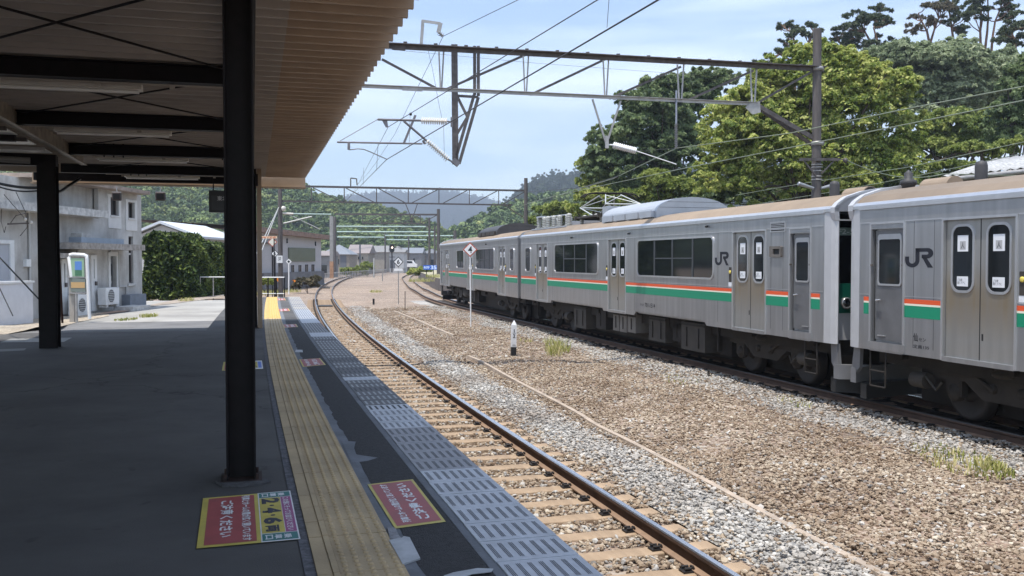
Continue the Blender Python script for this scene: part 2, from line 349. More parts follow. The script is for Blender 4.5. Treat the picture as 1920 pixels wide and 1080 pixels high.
xs = np.concatenate([np.linspace(-900,-90,10), np.linspace(-60,-14,12), np.arange(-12, 22, .8), np.linspace(23,130,40), np.linspace(200,900,8)])
ys = np.concatenate([[-60,-30], np.arange(-8, 40, 1.), np.arange(42, 240, 5), np.linspace(280, 3400, 16)])
V = np.array([[x, y, groundz(x, y) if abs(x) < 140 and y < 260 else GZ-.4] for y in ys for x in xs]); nx = len(xs)
keep = [(j*nx+i, j*nx+i+1, (j+1)*nx+i+1, (j+1)*nx+i) for j in range(len(ys)-1) for i in range(nx-1)]
g = np_mesh('ground', V, np.array(keep), M_GRB); struct(g); g.data.polygons.foreach_set('use_smooth', [True]*len(g.data.polygons))
# grassy lineside ground far away
M_GRASSG = mat('dry_grass_ground', (.10,.12,.045), .9, col2=(.27,.24,.15), vscale=.35, bump=.8, bscale=9, coord='Object')
def sheet(poly, z, name, m, nd=1):
    mb = MB(); mb._add([(p[0], p[1], z) for p in poly], [tuple(range(len(poly)))]); o = mb.build(name, m); return struct(o)
bank = strip(lambda y, o, z: Vector((cen2(min(y,185)) + 6 + o, y, z)), np.arange(-20, 200, 4.), [0, 5, 10, 14, 20, 30, 42, 60, 90, 130], lambda y, o: groundz(cen2(min(y,185))+6+o, y)+.05, 'grassy_bank', mat('bank_soil', (.035,.045,.018), .95, col2=(.08,.09,.035), vscale=1.2)); struct(bank)
# the freshly tipped grey ballast runs as a band beside each line
gy = np.arange(1, 46, .8)
b1 = strip(T_, gy, [.55,.8,1.0,1.2,1.35], lambda y, o: GZ-.02+(.04 if .6 < o < 1.3 else 0.), 'grey_ballast_band', M_GRG); struct(b1)
b2 = strip(C2, np.arange(1, 60, .8), [-2.1,-1.6,-1.1,-.8], lambda y, o: GZ-.01+(-.09 if o < -2 else 0.), 'train_ballast_band', M_GRG); struct(b2)
b3 = strip(C2, np.arange(-10, 60, .8), [-.8,-.4,.4,.8,2.2], lambda y, o: GZ+.005, 'train_shade_ballast', gravel_mat('train_shade_ballast_bed', [(.02,.016,.013),(.05,.04,.032),(.035,.028,.022),(.08,.065,.05)])); struct(b3)  # darkened stones: the shade under the train is put into their colour

# ------------------------------------------------------------------ platform and station yard
PY = np.concatenate([np.arange(-8, 20.01, 1.), np.arange(21, PEND, 1.), [PEND]])
M_SIDE = mat('platform_wall', (.2,.19,.18), .9, var=.25, vscale=3, bump=.5)
def leftoff(y): return 30. if y < 19 else (30. - 27.6*smooth(19, 20.5, y)) if y < 20.5 else 2.4
mb = MB(); vs = []; offs = [0,.46,.83,1.3,1.8,2.4,4,7,12,20,30]
for y in PY:
    p, d, n = frame(edgeX, y)
    for o in offs: q = p - n*o; vs.append((q.x, q.y, 0.0))
n_ = len(offs); fs = []
for j in range(len(PY)-1):
    for k in range(n_-1):
        if PY[j+1] > 20.5 and offs[k] >= 2.4: continue
        fs.append((j*n_+k, (j+1)*n_+k, (j+1)*n_+k+1, j*n_+k+1))
mb._add(vs, fs); pl = mb.build('platform', M_ASPH); struct(pl)
mb = MB()
for j in range(len(PY)-1):
    a, b = E_(PY[j], 0, -.13), E_(PY[j+1], 0, -.13); c, d_ = E_(PY[j], .12, -.13), E_(PY[j+1], .12, -.13)
    lo = Vector((0,0,-1.1))
    mb.quad(c+lo, d_+lo, d_, c); mb.quad(c, d_, b, a); mb.quad(a, b, b+Vector((0,0,.129)), a+Vector((0,0,.129)))
a, b = E_(PEND, 0, 0), E_(PEND, 2.4, 0); mb.quad(a+Vector((0,0,-1.2)), b+Vector((0,0,-1.2)), b-Vector((0,0,.002)), a-Vector((0,0,.002)))
a2 = E_(20.5, 2.4, 0); mb.quad(b-Vector((0,0,1.2)), a2-Vector((0,0,1.2)), a2-Vector((0,0,.002)), b-Vector((0,0,.002)))
struct(mb.build('platform_wall', M_SIDE))
M_YARD = mat('yard_concrete', (.25,.24,.22), .85, col2=(.40,.385,.355), vscale=.5, bump=.3, bscale=60)
def yardz(y, o): return -.012 - .5*smooth(19.5, 29, y) if y > 19.5 else -.012
yd = strip(E_, np.concatenate([np.arange(17, 48, 1.)]), [2.38,3,4,5,7,9,12,16,22,30,45], yardz, 'yard_road', M_YARD); struct(yd)
M_ASPL = mat('old_asphalt', (.12,.118,.115), .9, col2=(.2,.195,.19), vscale=.8, bump=.4, bscale=70)
yd2 = strip(E_, np.arange(20.2, 31, .6), [2.40,3,4,5,6.2,7.5,9,11], lambda y, o: yardz(y, o)+.008, 'asphalt_apron', M_ASPL)
struct(yd2)
M_GRAVY = gravel_mat('house_gravel', [(.2,.17,.13),(.42,.37,.3),(.5,.45,.38),(.3,.26,.2)], 14)
# gravel strip in front of the station building, paved gutter line
def yz(p): 
    return Vector((p.x, p.y, yardz(p.y, 0)+.012))
def ypoly(px, name, m, dz=.012):
    pts = []
    for x, y in px:
        z = -.1
        for _ in range(12):
            q = gp(x, y, z); z = yardz(q.y, 0)+dz
        pts.append(Vector((q.x, q.y, z)))
    mb = MB(); mb._add(pts, [tuple(range(len(pts)))]); return mb.build(name, m)
# strip along wall in small steps so that it follows the slope
def yband(pxa, pxb, name, m, dz=.014, n=14):
    A = []; B = []
    for L, out in ((pxa, A), (pxb, B)):
        for x, y in L:
            z = -.1
            for _ in range(14): q = gp(x, y, z); z = yardz(q.y, 0)+dz
            out.append(Vector((q.x, q.y, 0)))
    mb = MB(); vs = []
    def samp(L, t):
        t *= len(L)-1; i = min(int(t), len(L)-2); return L[i].lerp(L[i+1], t-i)
    for i in range(n+1):
        for k in range(4):
            q = samp(A, i/n).lerp(samp(B, i/n), k/3); vs.append((q.x, q.y, yardz(q.y, 0)+dz))
    fs = [(i*4+k, i*4+k+1, (i+1)*4+k+1, (i+1)*4+k) for i in range(n) for k in range(3)]
    a, b, c = [Vector(vs[k]) for k in fs[0][:3]]
    if (b-a).cross(c-b).z < 0: fs = [f[::-1] for f in fs]
    mb._add(vs, fs); return struct(mb.build(name, m))
yband([(-60,598),(60,594),(150,592),(200,583)], [(-60,640),(60,617),(130,607),(205,592)], 'gravel_strip', M_GRAVY)
yband([(262,575),(330,562),(420,552)], [(200,590),(300,572),(420,557)], 'paved_gutter', mat('paved_gutter', (.3,.25,.2), .9, var=.35, vscale=2.5, bump=.5))
yband([(205,584),(270,576)], [(175,590),(235,584)], 'brick_step_path', mat('brick_path', (.36,.24,.18), .9, var=.2, vscale=4), dz=.03)
yband([(20,635),(135,633)], [(0,642),(120,641)], 'pale_slab', mat('pale_slab', (.3,.3,.29), .8, var=.15), dz=.016)
yband([(-10,655),(50,653)], [(-20,660),(45,657)], 'pale_slab', MATS['pale_slab'], dz=.016)

# tactile paving: blocks with domes and an inner ridge
M_YEL_SHADE = mat('tactile_yellow_shaded', (.42,.315,.18), .65, var=.2, vscale=1.6, bump=.15, bscale=60)  # duller copy of the yellow, canopy shade put into the colour
M_YEL_SUN = mat('tactile_yellow_sunlit', (.56,.38,.12), .6, var=.08, vscale=1.5)  # brighter copy of the same yellow, sunlight put into the colour
M_DARK = mat('joint_dirt', (.03,.028,.025), .95)
M_CEM = mat('cement_strip', (.155,.165,.18), .85, var=.25, vscale=3, bump=.3)
struct(strip(E_, PY, [.745,.835], .0045, 'cement_strip', M_CEM))
struct(strip(E_, PY, [1.238,1.29], .0045, 'cement_strip', mat('cement_rough', (.1,.1,.11), .9, var=.5, vscale=22, bump=.6)))
struct(strip(E_, PY, [.833,1.24], .004, 'tactile_base', M_DARK))
mb = MB(); y = -1.2; k = 0
YD = []
while y < PEND-.3:
    mb.cur = 1 if y > 23.2 else 0; g_ = .0035 + (.012 if k % 9 == 4 else 0)  # sunlit colour copy takes over where the canopy shade ends
    h = rng.uniform(.0115, .0135)
    for o0, o1 in ((.836,1.134),(1.137,1.166),(1.169,1.236)):
        hh = h + (.006 if o0 > 1.13 and o0 < 1.15 else 0)
        a, b, c, d = [E_(yy, oo, 0) for yy, oo in ((y+g_*.5,o1),(y+g_*.5,o0),(y+.289-g_*.5,o0),(y+.289-g_*.5,o1))]
        lo = [Vector((q.x,q.y,.002)) for q in (a,b,c,d)]; hi = [Vector((q.x,q.y,hh)) for q in (a,b,c,d)]
        mb._add(lo+hi, [(4,5,6,7),(0,1,5,4),(1,2,6,5),(2,3,7,6),(3,0,4,7)])
    nn_ = 8 if y < 12 else 5
    for i in range(5):
        for j in range(5):
            q = E_(y+.0285+j*.058, .866+i*.0595, h)
            r = .015 if y < 12 else .0135
            prof = [(r,0),(r*.85,.006),(r*.4,.0095)] if y < 14 else [(r,0),(r*.6,.006)]
            vs = [(q.x+p_[0]*math.cos(6.283*t/nn_), q.y+p_[0]*math.sin(6.283*t/nn_), q.z+p_[1]) for p_ in prof for t in range(nn_)]
            m_ = len(prof)
            mb._add(vs, [(a*nn_+t, a*nn_+(t+1)%nn_, (a+1)*nn_+(t+1)%nn_, (a+1)*nn_+t) for a in range(m_-1) for t in range(nn_)]+[tuple(range((m_-1)*nn_, m_*nn_))], True)
    y += .289; k += 1
struct(mb.build('tactile_paving', [M_YEL_SHADE, M_YEL_SUN]))
# edge plates with grooved slots
PLM = [mat('plate_blue_grey', (.43,.445,.47), .5, var=.16, vscale=5), mat('plate_grey', (.28,.28,.29), .6, var=.12, vscale=5), mat('plate_dark', (.085,.085,.09), .6, var=.15, vscale=4),
       mat('plate_pale', (.34,.37,.42), .45, var=.06), mat('plate_slot', (.04,.042,.05), .7), mat('plate_slot_pale', (.3,.31,.31), .6), mat('plate_cream', (.46,.43,.38), .7, var=.1)]
mb = MB(); y = -.6; k = 0; PLEN = .322
struct(strip(E_, PY, [-.012,.455], .003, 'plate_bedding', M_CEM))
while y < PEND-.32:
    pxy = 488 + F*HC/max(y,.5)
    r_ = rng.random()
    if pxy > 893: base = 0; dark = 4
    elif pxy > 800: base = 1 if r_ < .75 else 0; dark = 4
    elif pxy > 765: base = 0 if r_ < .8 else 3; dark = 4
    elif 711 < pxy < 719 or 626 < pxy < 632 or 598 < pxy < 606: base = 0; dark = 3
    elif pxy > 606: base = 2; dark = 5 if r_ < .8 else 4
    elif pxy > 582: base = 3; dark = 2
    else: base = 6 if r_ < .6 else 1; dark = 2
    mb.cur = base; o0, o1 = -.01, .405 + rng.uniform(-.004,.004); z = .0085+rng.uniform(-.001,.001)
    A = [E_(yy, oo, 0) for yy, oo in ((y+.004,o1),(y+.004,o0),(y+PLEN-.003,o0),(y+PLEN-.003,o1))]
    mb._add([Vector((q.x,q.y,.002)) for q in A]+[Vector((q.x,q.y,z)) for q in A], [(4,5,6,7),(0,1,5,4),(1,2,6,5),(2,3,7,6),(3,0,4,7)])
    mb.cur = dark
    for i in range(7):
        oc = .035+i*.0565
        for gk in ((-.0085,0,.0085) if y < 9 else (0,)):
            w_ = .0017 if y < 9 else .011
            A = [E_(yy, oo, z+.0012) for yy, oo in ((y+.05,oc+gk+w_),(y+.05,oc+gk-w_),(y+.272,oc+gk-w_),(y+.272,oc+gk+w_))]
            mb._add(A, [(0,1,2,3)])
    y += PLEN; k += 1
struct(mb.build('edge_plates', PLM))
# darker and paler asphalt patches between the two strips
M_ASPD = mat('dark_asphalt_patch', (.040,.039,.040), .85, var=.4, vscale=30, bump=.7, bscale=130)
def eband(y0, y1, a, b, z, name, m, jag=.0):
    mb = MB(); ys_ = np.linspace(y0, y1, max(3, int((y1-y0)/.12))); L = []
    Rr = []
    for yy in ys_: L.append(E_(yy, b+rng.uniform(-jag,jag), z)); Rr.append(E_(yy, a+rng.uniform(-jag,jag)*.4, z))
    for i in range(len(ys_)-1): mb.quad(L[i], Rr[i], Rr[i+1], L[i+1])
    return mb.build(name, m)
struct(eband(4.0, 22.6, .46, .76, .0055, 'asphalt_infill', M_ASPD, .012))
struct(eband(1.0, 4.0, .46, .75, .0055, 'asphalt_infill', M_ASPD, .02))
ya = gp(700,863,0).y
def flatpoly(px, z, name, m, thick=None):
    pts = [gp(x, y, z) for x, y in px]
    mb = MB()
    if thick: mb.prism([(p.x, p.y) for p in pts], (0,0,z-thick), (1,0,0), (0,1,0), (0,0,thick))
    else: mb._add(pts, [tuple(range(len(pts)))])
    return mb.build(name, m)
struct(flatpoly([(640,826),(648,845),(659,868),(690,864),(708,858),(668,852),(664,840),(667,828)][::-1], .0075, 'cement_patch', M_CEM))
M_TAPE = mat('metal_tape', (.4,.41,.42), .55, .2, var=.2, vscale=9)
o = flatpoly([(729.5,1012),(755,1057),(788,1046),(768,1007),(757,1005),(754,1008)], .016, 'metal_patch', M_TAPE, .009); tag(o, 'pale grey metal patch stuck over the edge of the yellow tactile strip', 'floor patch')
o = flatpoly([(726,988),(731,1010),(752,1010),(759,1015),(748,1004),(743,992),(735,986)], .0135, 'mortar_patch', mat('mortar', (.25,.25,.26), .9, var=.3, vscale=20, bump=.5), .004); tag(o, 'lumpy grey mortar patch beside the near red floor sign', 'floor patch')
o = flatpoly([(832,1079),(850,1073),(895,1065),(925,1066),(921,1072),(885,1076),(860,1086),(832,1090)], .018, 'tape_strip', M_TAPE, .003); tag(o, 'curled silver tape lying across dark asphalt at the edge plates', 'tape')
o = flatpoly([(553,660),(568,660.5),(567,656),(555,655.5)][::-1], .008, 'tape_strip', M_TAPE); tag(o, 'small worn tape mark on dark asphalt between the tactile strip and edge plates', 'tape')

# ------------------------------------------------------------------ floor signs
M_SR = mat('sign_red', (.34,.075,.075), .55, var=.15, vscale=6); M_SY = mat('sign_yellow', (.52,.43,.09), .55, var=.12, vscale=8); M_SW = mat('sign_white', (.72,.72,.72), .5, var=.1, vscale=12)
M_SG = mat('sign_green', (.03,.17,.16), .5, var=.1); M_SP = mat('sign_purple', (.33,.08,.22), .5, var=.1); M_SB = mat('sign_blue', (.09,.2,.62), .5); M_SK = mat('sign_ink', (.025,.028,.05), .5)
class Quad:
    def __init__(s, tl, tr, br, bl, z): s.p = [gp(*c, z) for c in (tl, tr, br, bl)]
    def at(s, u, v):                 # u across from the left edge, v from the top
        a, b, c, d = s.p; return (a.lerp(b, u)).lerp(d.lerp(c, u), v)
    def patch(s, u0, v0, u1, v1, dz=0):
        mb = MB(); D = Vector((0,0,dz)); mb._add([s.at(u0,v1)+D, s.at(u1,v1)+D, s.at(u1,v0)+D, s.at(u0,v0)+D], [(0,1,2,3)]); return mb
    def text(s, body, u0, v0, u1, v1, m, rot, dz, parent, name='lettering', bold=.015):
        A = {1: (s.at(u0,v0), s.at(u0,v1), s.at(u1,v0)), -1: (s.at(u1,v1), s.at(u1,v0), s.at(u0,v1))}[rot]
        O, Xe, Ye = A; X = Xe-O; Yv = Ye-O
        t = text(body, 1, 1, m, (0,0,0), (1,0,0), (0,1,0), parent, name, bold, lift=0)
        n = len(t.data.vertices); co = np.empty(n*3, np.float32); t.data.vertices.foreach_get('co', co); co = co.reshape(-1,3)
        out = np.outer(co[:,0], X)+np.outer(co[:,1], Yv)+np.array(O)+np.array([0,0,dz]); t.data.vertices.foreach_set('co', out.astype(np.float32).ravel()); t.data.update(); return t
q = Quad((380.8,934.2),(544.2,920),(563.3,1010.8),(368.3,1028.3), .006)
b = q.patch(0,0,1,1).build('floor_sign', M_SY); tag(b, 'large floor sign by the near column, red half and yellow half with 2・4・6両', 'floor sign')
q.patch(.065,.03,.575,.965,.001).build('red_panel', M_SR, b)
w_ = MB(); w_.v = []; q.patch(.617,.0,1,1,.001).build('white_border', M_SW, b)
q.patch(.63,.015,.985,.125,.002).build('green_band', M_SG, b); q.patch(.63,.865,.985,.985,.002).build('green_band', M_SG, b)
q.patch(.63,.135,.865,.855,.002).build('yellow_panel', M_SY, b); q.patch(.872,.135,.985,.855,.002).build('purple_panel', M_SP, b)
q.text('ご注意ください', .20,.12,.345,.86, M_SW, 1, .003, b, bold=.03); q.text('列車とホームの間が広く開いています', .43,.03,.53,.95, M_SW, 1, .003, b, bold=.03)
[q.text(ch, u0,v0,u1,v1, M_SK, 1, .003, b, 'numeral', bold=bo) for ch,u0,v0,u1,v1,bo in (('2',.655,.15,.855,.27,.05),('・',.735,.30,.79,.33,.02),('4',.655,.36,.855,.475,.05),('・',.735,.505,.79,.535,.02),('6',.655,.565,.855,.69,.05),('両',.67,.715,.81,.835,.04))]; q.text('この線にそってお並びください', .89,.15,.965,.84, M_SW, 1, .003, b, bold=.02)
for v0, v1 in ((.02,.12),(.875,.975)):
    q.text('口 車 乗', .645,v0,.97,v1, M_SW, 1, .003, b) if False else None
def glyphs_row(q, chars, u0, v0, u1, v1, m, rot, par):
    n = len(chars)
    for i, c in enumerate(chars): q.text(c, u0+(u1-u0)*i/n+.008, v0, u0+(u1-u0)*(i+1)/n-.008, v1, m, rot, .003, par, bold=.03)
glyphs_row(q, '口車乗', .65,.035,.93,.11, M_SW, 1, b); glyphs_row(q, '口車乗', .65,.89,.93,.965, M_SW, 1, b)
def redsign(tl, tr, br, bl, label, big=True, z=.009, txt=True):
    q = Quad(tl, tr, br, bl, z); b = q.patch(0,0,1,1).build('floor_sign', M_SY); tag(b, label, 'floor sign', 'red floor signs between tactile strip and edge plates')
    q.patch(.06,.03,.94,.965,.001).build('red_panel', M_SR, b)
    q.text('ご注意ください', .52,.08,.78,.9, M_SW, -1, .002, b, bold=.035); q.text('列車とホームの間が広くあいています', .2,.06,.38,.92, M_SW, -1, .002, b, bold=.03)
redsign((689,908),(774,898.5),(836,978),(741,991), 'nearest and largest red floor sign between the tactile strip and edge plates')
redsign((561,674),(600,671.5),(611,684),(568,688), 'second red floor sign along, halfway down the shaded platform')
redsign((529.5,608.5),(555,607.5),(559,613),(533,614.5), 'third red floor sign, the last one lying in the shade')
redsign((521,579.5),(541,578.5),(544,583),(522,584), 'fourth red floor sign, the nearer one in the sun')
redsign((519,559.6),(534,559.4),(536,563),(519,563.3), 'farthest red floor sign at the sunlit platform end')
q = Quad((419,678.6),(491,676),(493.5,691.5),(416,695), .007); b = q.patch(0,0,1,1).build('floor_sign', M_SY); tag(b, 'floor sign half hidden behind the near column, red at left and blue at right', 'floor sign')
q.patch(.05,.06,.55,.94,.001).build('red_panel', M_SR, b); q.patch(.6,.0,1,1,.001).build('white_border', M_SW, b); q.patch(.885,.13,.97,.87,.002).build('blue_panel', M_SB, b)
q.patch(.66,.13,.875,.87,.002).build('yellow_panel', M_SY, b); q.text('1・3・5両', .7,.18,.85,.8, M_SK, 1, .003, b)

# ------------------------------------------------------------------ rails
M_RAILTOP = mat('rail_head', (.55,.55,.58), .22, .9); M_RAIL = mat('rail_rust', (.085,.05,.035), .8, var=.3, vscale=4); M_RFOOT = mat('rail_foot', (.25,.165,.11), .85, var=.2, vscale=5)
prof = [(-.0635,0),(.0635,0),(.0635,.012),(.012,.028),(.009,.10),(.0325,.115),(.0325,.142),(.024,.153),(-.024,.153),(-.0325,.142),(-.0325,.115),(-.009,.10),(-.012,.028),(-.0635,.012)]
pmat = [1,2,2,1,1,1,0,0,0,1,1,1,2,2]
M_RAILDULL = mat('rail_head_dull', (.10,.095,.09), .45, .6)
def rail(fn, off, ys, label, group, top=None):
    mb = MB(); vs = []; n = len(prof)
    for y in ys:
        p = fn(y, off, RZ-.153); d = (fn(y+.3, off)-fn(y-.3, off)).normalized(); nn = Vector((d.y,-d.x,0))
        vs += [p+nn*a+Vector((0,0,b)) for a, b in prof]
    for i in range(len(ys)-1):
        for k in range(n):
            mb.cur = pmat[k]; k2 = (k+1)%n
            mb.v = mb.v or [tuple(v) for v in vs]; mb.f.append((i*n+k, i*n+k2, (i+1)*n+k2, (i+1)*n+k)); mb.sm.append(False); mb.mi.append(pmat[k])
    o = mb.build('rail', [top or M_RAILTOP, M_RAIL, M_RFOOT]); return tag(o, label, 'rail', group)
ry = np.concatenate([np.arange(-2, 40, 1.), np.arange(40, 205, 3.)])
rail(T_, 0, ry, 'shiny right-hand rail of the near track curving away', 'rails of the near track')
rail(T_, -1.09, ry, 'left-hand rail of the near track, along the platform edge', 'rails of the near track')
ry2 = np.concatenate([np.arange(-12, 44, 4.), np.arange(44, 186, 3.)])
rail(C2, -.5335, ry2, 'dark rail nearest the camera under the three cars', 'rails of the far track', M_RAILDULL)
rail(C2, .5335, ry2, 'dark rail on the far side under the three cars', 'rails of the far track')
# sleepers with clips
M_SLP = mat('sleeper_wood', (.20,.14,.09), .9, col2=(.45,.33,.22), vscale=2.2, bump=.4, bscale=30, stretch=(1,.2,1)); M_CLIP = mat('clip_iron', (.02,.017,.016), .6)
def sleeper_proto(label, group, m):
    mb = MB(); N_ = 18
    for i in range(N_):
        x0 = -1+2*i/N_; x1 = x0+2/N_; j = lambda: 0
        mb.box(x0, x1, -.105, .105, -.14, 0)
    mb = MB(); vs = [(-1+2*i/N_, sy*(.105+.004*math.sin(i*2.3+sy)), z-.003*math.sin(i*1.7)*(z == 0)) for i in range(N_+1) for sy, z in ((-1,-.14),(1,-.14),(1,0),(-1,0))]; mb._add(vs, [(i*4+k, (i+1)*4+k, (i+1)*4+(k+1)%4, i*4+(k+1)%4) for i in range(N_) for k in range(4)]+[(0,1,2,3),(N_*4+3,N_*4+2,N_*4+1,N_*4)]); s_ = mb.build('sleeper', m); tag(s_, label, 'sleeper', group)
    bv = s_.modifiers.new('bevel', 'BEVEL'); bv.width = .012; bv.segments = 2
    for sx in (-.545, .545):
        for sd in (-1, 1):
            c = MB(); x = sx+sd*.105; c.box(x-.045,x+.045,-.05,.05,.001,.016); c.tube((x-.03,-.03,.034),(x+.03,-.03,.034),.012,6); c.tube((x-.03,.03,.034),(x+.03,.03,.034),.012,6); c.tube((x,0,.01),(x,0,.05),.014,6)
            c.path([(x-sd*.05,-.03,.034),(x-sd*.058,0,.036),(x-sd*.05,.03,.034)],.01,6); c.build('rail_clip', M_CLIP, s_)
    return s_
def place(o, p, ang): o.location = p; o.rotation_euler = (0,0,ang)
sp = sleeper_proto('wooden sleeper under the near track, tan and weathered, ballast packed between', 'sleepers of the near track', M_SLP)
y = 3.6; first = True
SLY = []
while y < 60:
    c = sp if first else copy_tree(sp); first = False
    p = T_(y, -.545, RZ-.155+rng.uniform(-.004,.0)); d = (T_(y+.3,0)-T_(y-.3,0)).normalized()
    place(c, p, math.atan2(-d.x, d.y)+rng.normal(0,.012)); SLY.append((p.x, p.y, d.x, d.y)); y += .585*d.y
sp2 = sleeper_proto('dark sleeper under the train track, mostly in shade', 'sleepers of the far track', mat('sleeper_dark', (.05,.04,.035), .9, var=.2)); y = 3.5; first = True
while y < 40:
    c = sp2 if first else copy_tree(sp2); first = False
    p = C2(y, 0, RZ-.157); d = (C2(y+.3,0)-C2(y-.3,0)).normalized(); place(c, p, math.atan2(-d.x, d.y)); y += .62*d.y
# dark drain plates between the rails
for (x, y_, lab) in ((609,574,'nearer dark iron plate between the rails on the bend'),(610,539.5,'farther dark iron plate between the rails on the bend')):
    p = gp(x, y_, RZ-.14); mb = MB(); mb.box(-.42,.42,-.5,-.1,-.02,.03); mb.box(-.42,.42,.2,.7,-.02,.03); o = mb.build('iron_plate', M_BLACK); o.location = p; o.rotation_euler = (0,0,.2); tag(o, lab, 'iron plate')

# ------------------------------------------------------------------ loose stones (nobody could count them)
def stone_proto(i, m):
    import bmesh
    bm = bmesh.new(); bmesh.ops.create_icosphere(bm, subdivisions=1, radius=.5); r = np.random.default_rng(50+i)
    sc = r.uniform(.6, 1.1, 3); sc[2] *= .7
    for v in bm.verts:
        f = r.uniform(.72, 1.18); v.co = Vector((v.co.x*sc[0]*f, v.co.y*sc[1]*f, v.co.z*sc[2]*f))
    me = bpy.data.meshes.new('stone'); bm.to_mesh(me); bm.free(); me.materials.append(m)
    return bpy.data.objects.new('stone', me)
def stones(name, P, sizes, m, label, flat=True):
    pc = bpy.data.collections.new(name+'_kinds')
    for i in range(6): pc.objects.link(stone_proto(i, m))
    me = bpy.data.meshes.new(name); me.vertices.add(len(P)); me.vertices.foreach_set('co', P.astype(np.float32).ravel())
    a = me.attributes.new('sc', 'FLOAT', 'POINT'); a.data.foreach_set('value', sizes.astype(np.float32))
    o = bpy.data.objects.new(name, me); COL.objects.link(o)
    ng = bpy.data.node_groups.new(name, 'GeometryNodeTree'); ng.interface.new_socket('Geometry', in_out='INPUT', socket_type='NodeSocketGeometry'); ng.interface.new_socket('Geometry', in_out='OUTPUT', socket_type='NodeSocketGeometry')
    n = ng.nodes; l = ng.links; gi = n.new('NodeGroupInput'); go = n.new('NodeGroupOutput')
    ci = n.new('GeometryNodeCollectionInfo'); ci.inputs[0].default_value = pc; ci.inputs[1].default_value = True; ci.inputs[2].default_value = True
    ip = n.new('GeometryNodeInstanceOnPoints'); ip.inputs['Pick Instance'].default_value = True
    rv = n.new('FunctionNodeRandomValue'); rv.data_type = 'FLOAT_VECTOR'; rv.inputs[0].default_value = (-.5,-.5,0); rv.inputs[1].default_value = (.5,.5,6.283)
    na = n.new('GeometryNodeInputNamedAttribute'); na.data_type = 'FLOAT'; na.inputs[0].default_value = 'sc'
    m2p = n.new('GeometryNodeMeshToPoints')
    l.new(gi.outputs[0], m2p.inputs[0]); l.new(m2p.outputs[0], ip.inputs['Points']); l.new(ci.outputs[0], ip.inputs['Instance']); l.new(rv.outputs[0], ip.inputs['Rotation']); l.new(na.outputs['Attribute'], ip.inputs['Scale']); l.new(ip.outputs[0], go.inputs[0])
    md = o.modifiers.new('stones', 'NODES'); md.node_group = ng; stuff(o, label, 'gravel'); return o
M_STB = stone_mat('brown_stone', [(.13,.095,.068),(.28,.215,.158),(.36,.295,.225),(.23,.178,.132),(.44,.38,.30),(.31,.25,.19),(.53,.48,.40)])
M_STG = stone_mat('grey_stone', [(.20,.195,.19),(.35,.345,.335),(.46,.455,.44),(.28,.275,.265),(.56,.55,.53),(.38,.365,.345)])
def sample(y0, y1, dens, fn, o0, o1):
    n = int((y1-y0)*(o1-o0)*dens); ys_ = rng.uniform(y0, y1, n); os_ = rng.uniform(o0, o1, n)
    yk = np.linspace(y0, y1, 60); A = np.array([fn(k, o0) for k in yk]); B = np.array([fn(k, o1) for k in yk]); t = (os_-o0)/(o1-o0)
    X = np.interp(ys_, yk, A[:,0])*(1-t)+np.interp(ys_, yk, B[:,0])*t; Y = np.interp(ys_, yk, A[:,1])*(1-t)+np.interp(ys_, yk, B[:,1])*t
    return X, Y, os_
PB = []; PG = []
for (y0, y1, dn) in ((3, 12, 740), (12, 22, 470), (22, 34, 260), (34, 50, 140)):
    # inside and beside the near track
    X, Y, O = sample(y0, y1, dn, T_, -2.0, .38); ok = np.ones(len(X), bool)
    Z = np.full(len(X), GZ+.02)
    for sx, sy, dx, dy in SLY:
        u = (X-sx)*dx+(Y-sy)*dy; near = (np.abs((X-sx)*dy-(Y-sy)*dx) < 1.02) & (np.abs(u) < .125); ok &= ~near
    ok &= (np.abs(O) > .075) & (np.abs(O+1.09) > .075)
    g_ = rng.random(len(X)) < .2
    for msk, L in ((ok & g_, PG), (ok & ~g_, PB)): L.append(np.c_[X, Y, Z][msk])
    # grey band
    X, Y, O = sample(y0, y1, dn, T_, .3, 1.75); Z = GZ+.035+.05*np.exp(-((O-.95)/.4)**2)
    pg = np.exp(-((O-.95)/.42)**4)*.86+.08; g_ = rng.random(len(X)) < pg
    ok = np.ones(len(X), bool)
    for sx, sy, dx, dy in SLY:
        ok &= ~((np.abs((X-sx)*dy-(Y-sy)*dx) < 1.02) & (np.abs((X-sx)*dx+(Y-sy)*dy) < .12))
    PG.append(np.c_[X, Y, Z][g_ & ok]); PB.append(np.c_[X, Y, Z][~g_ & ok])
    # the wide brown field between the lines
    X, Y, O = sample(y0, y1, dn*.8, lambda y, o: T_(y, 1.6).lerp(C2(y, -1.9), o), 0, 1) if False else sample(y0, y1, dn*.85, T_, 1.6, 8.6)
    cx = np.array([cen2(v) for v in np.linspace(y0-4, y1+4, 40)]); cxx = np.interp(Y, np.linspace(y0-4, y1+4, 40), cx); off2 = (X-cxx)*CPH
    ok = off2 < -.65
    grey = np.clip(.75*(1-(np.abs(off2+1.4)/.85)**3), .06, .8); g_ = rng.random(len(X)) < grey
    Z = GZ+.002+np.array([bumpy(a, b_) for a, b_ in zip(X, Y)])*.9 + .035*(off2 > -2.3)
    PG.append(np.c_[X, Y, Z][ok & g_]); PB.append(np.c_[X, Y, Z][ok & ~g_])
PG = np.concatenate(PG); PB = np.concatenate(PB)
def sz(P): return rng.gamma(9, .0052, len(P)).clip(.024, .09)*(1+.25*smooth_np(P[:,1], 15, 40))
def smooth_np(x, a, b): t = np.clip((x-a)/(b-a), 0, 1); return t
PB[:,2] += rng.uniform(-.012,.012,len(PB)); PG[:,2] += rng.uniform(-.012,.014,len(PG))
szb = sz(PB)*.92; field = (PB[:,0] > 0); stones('brown_stones', PB, szb, M_STB, 'loose brown and pink ballast stones covering the ground between the tracks')
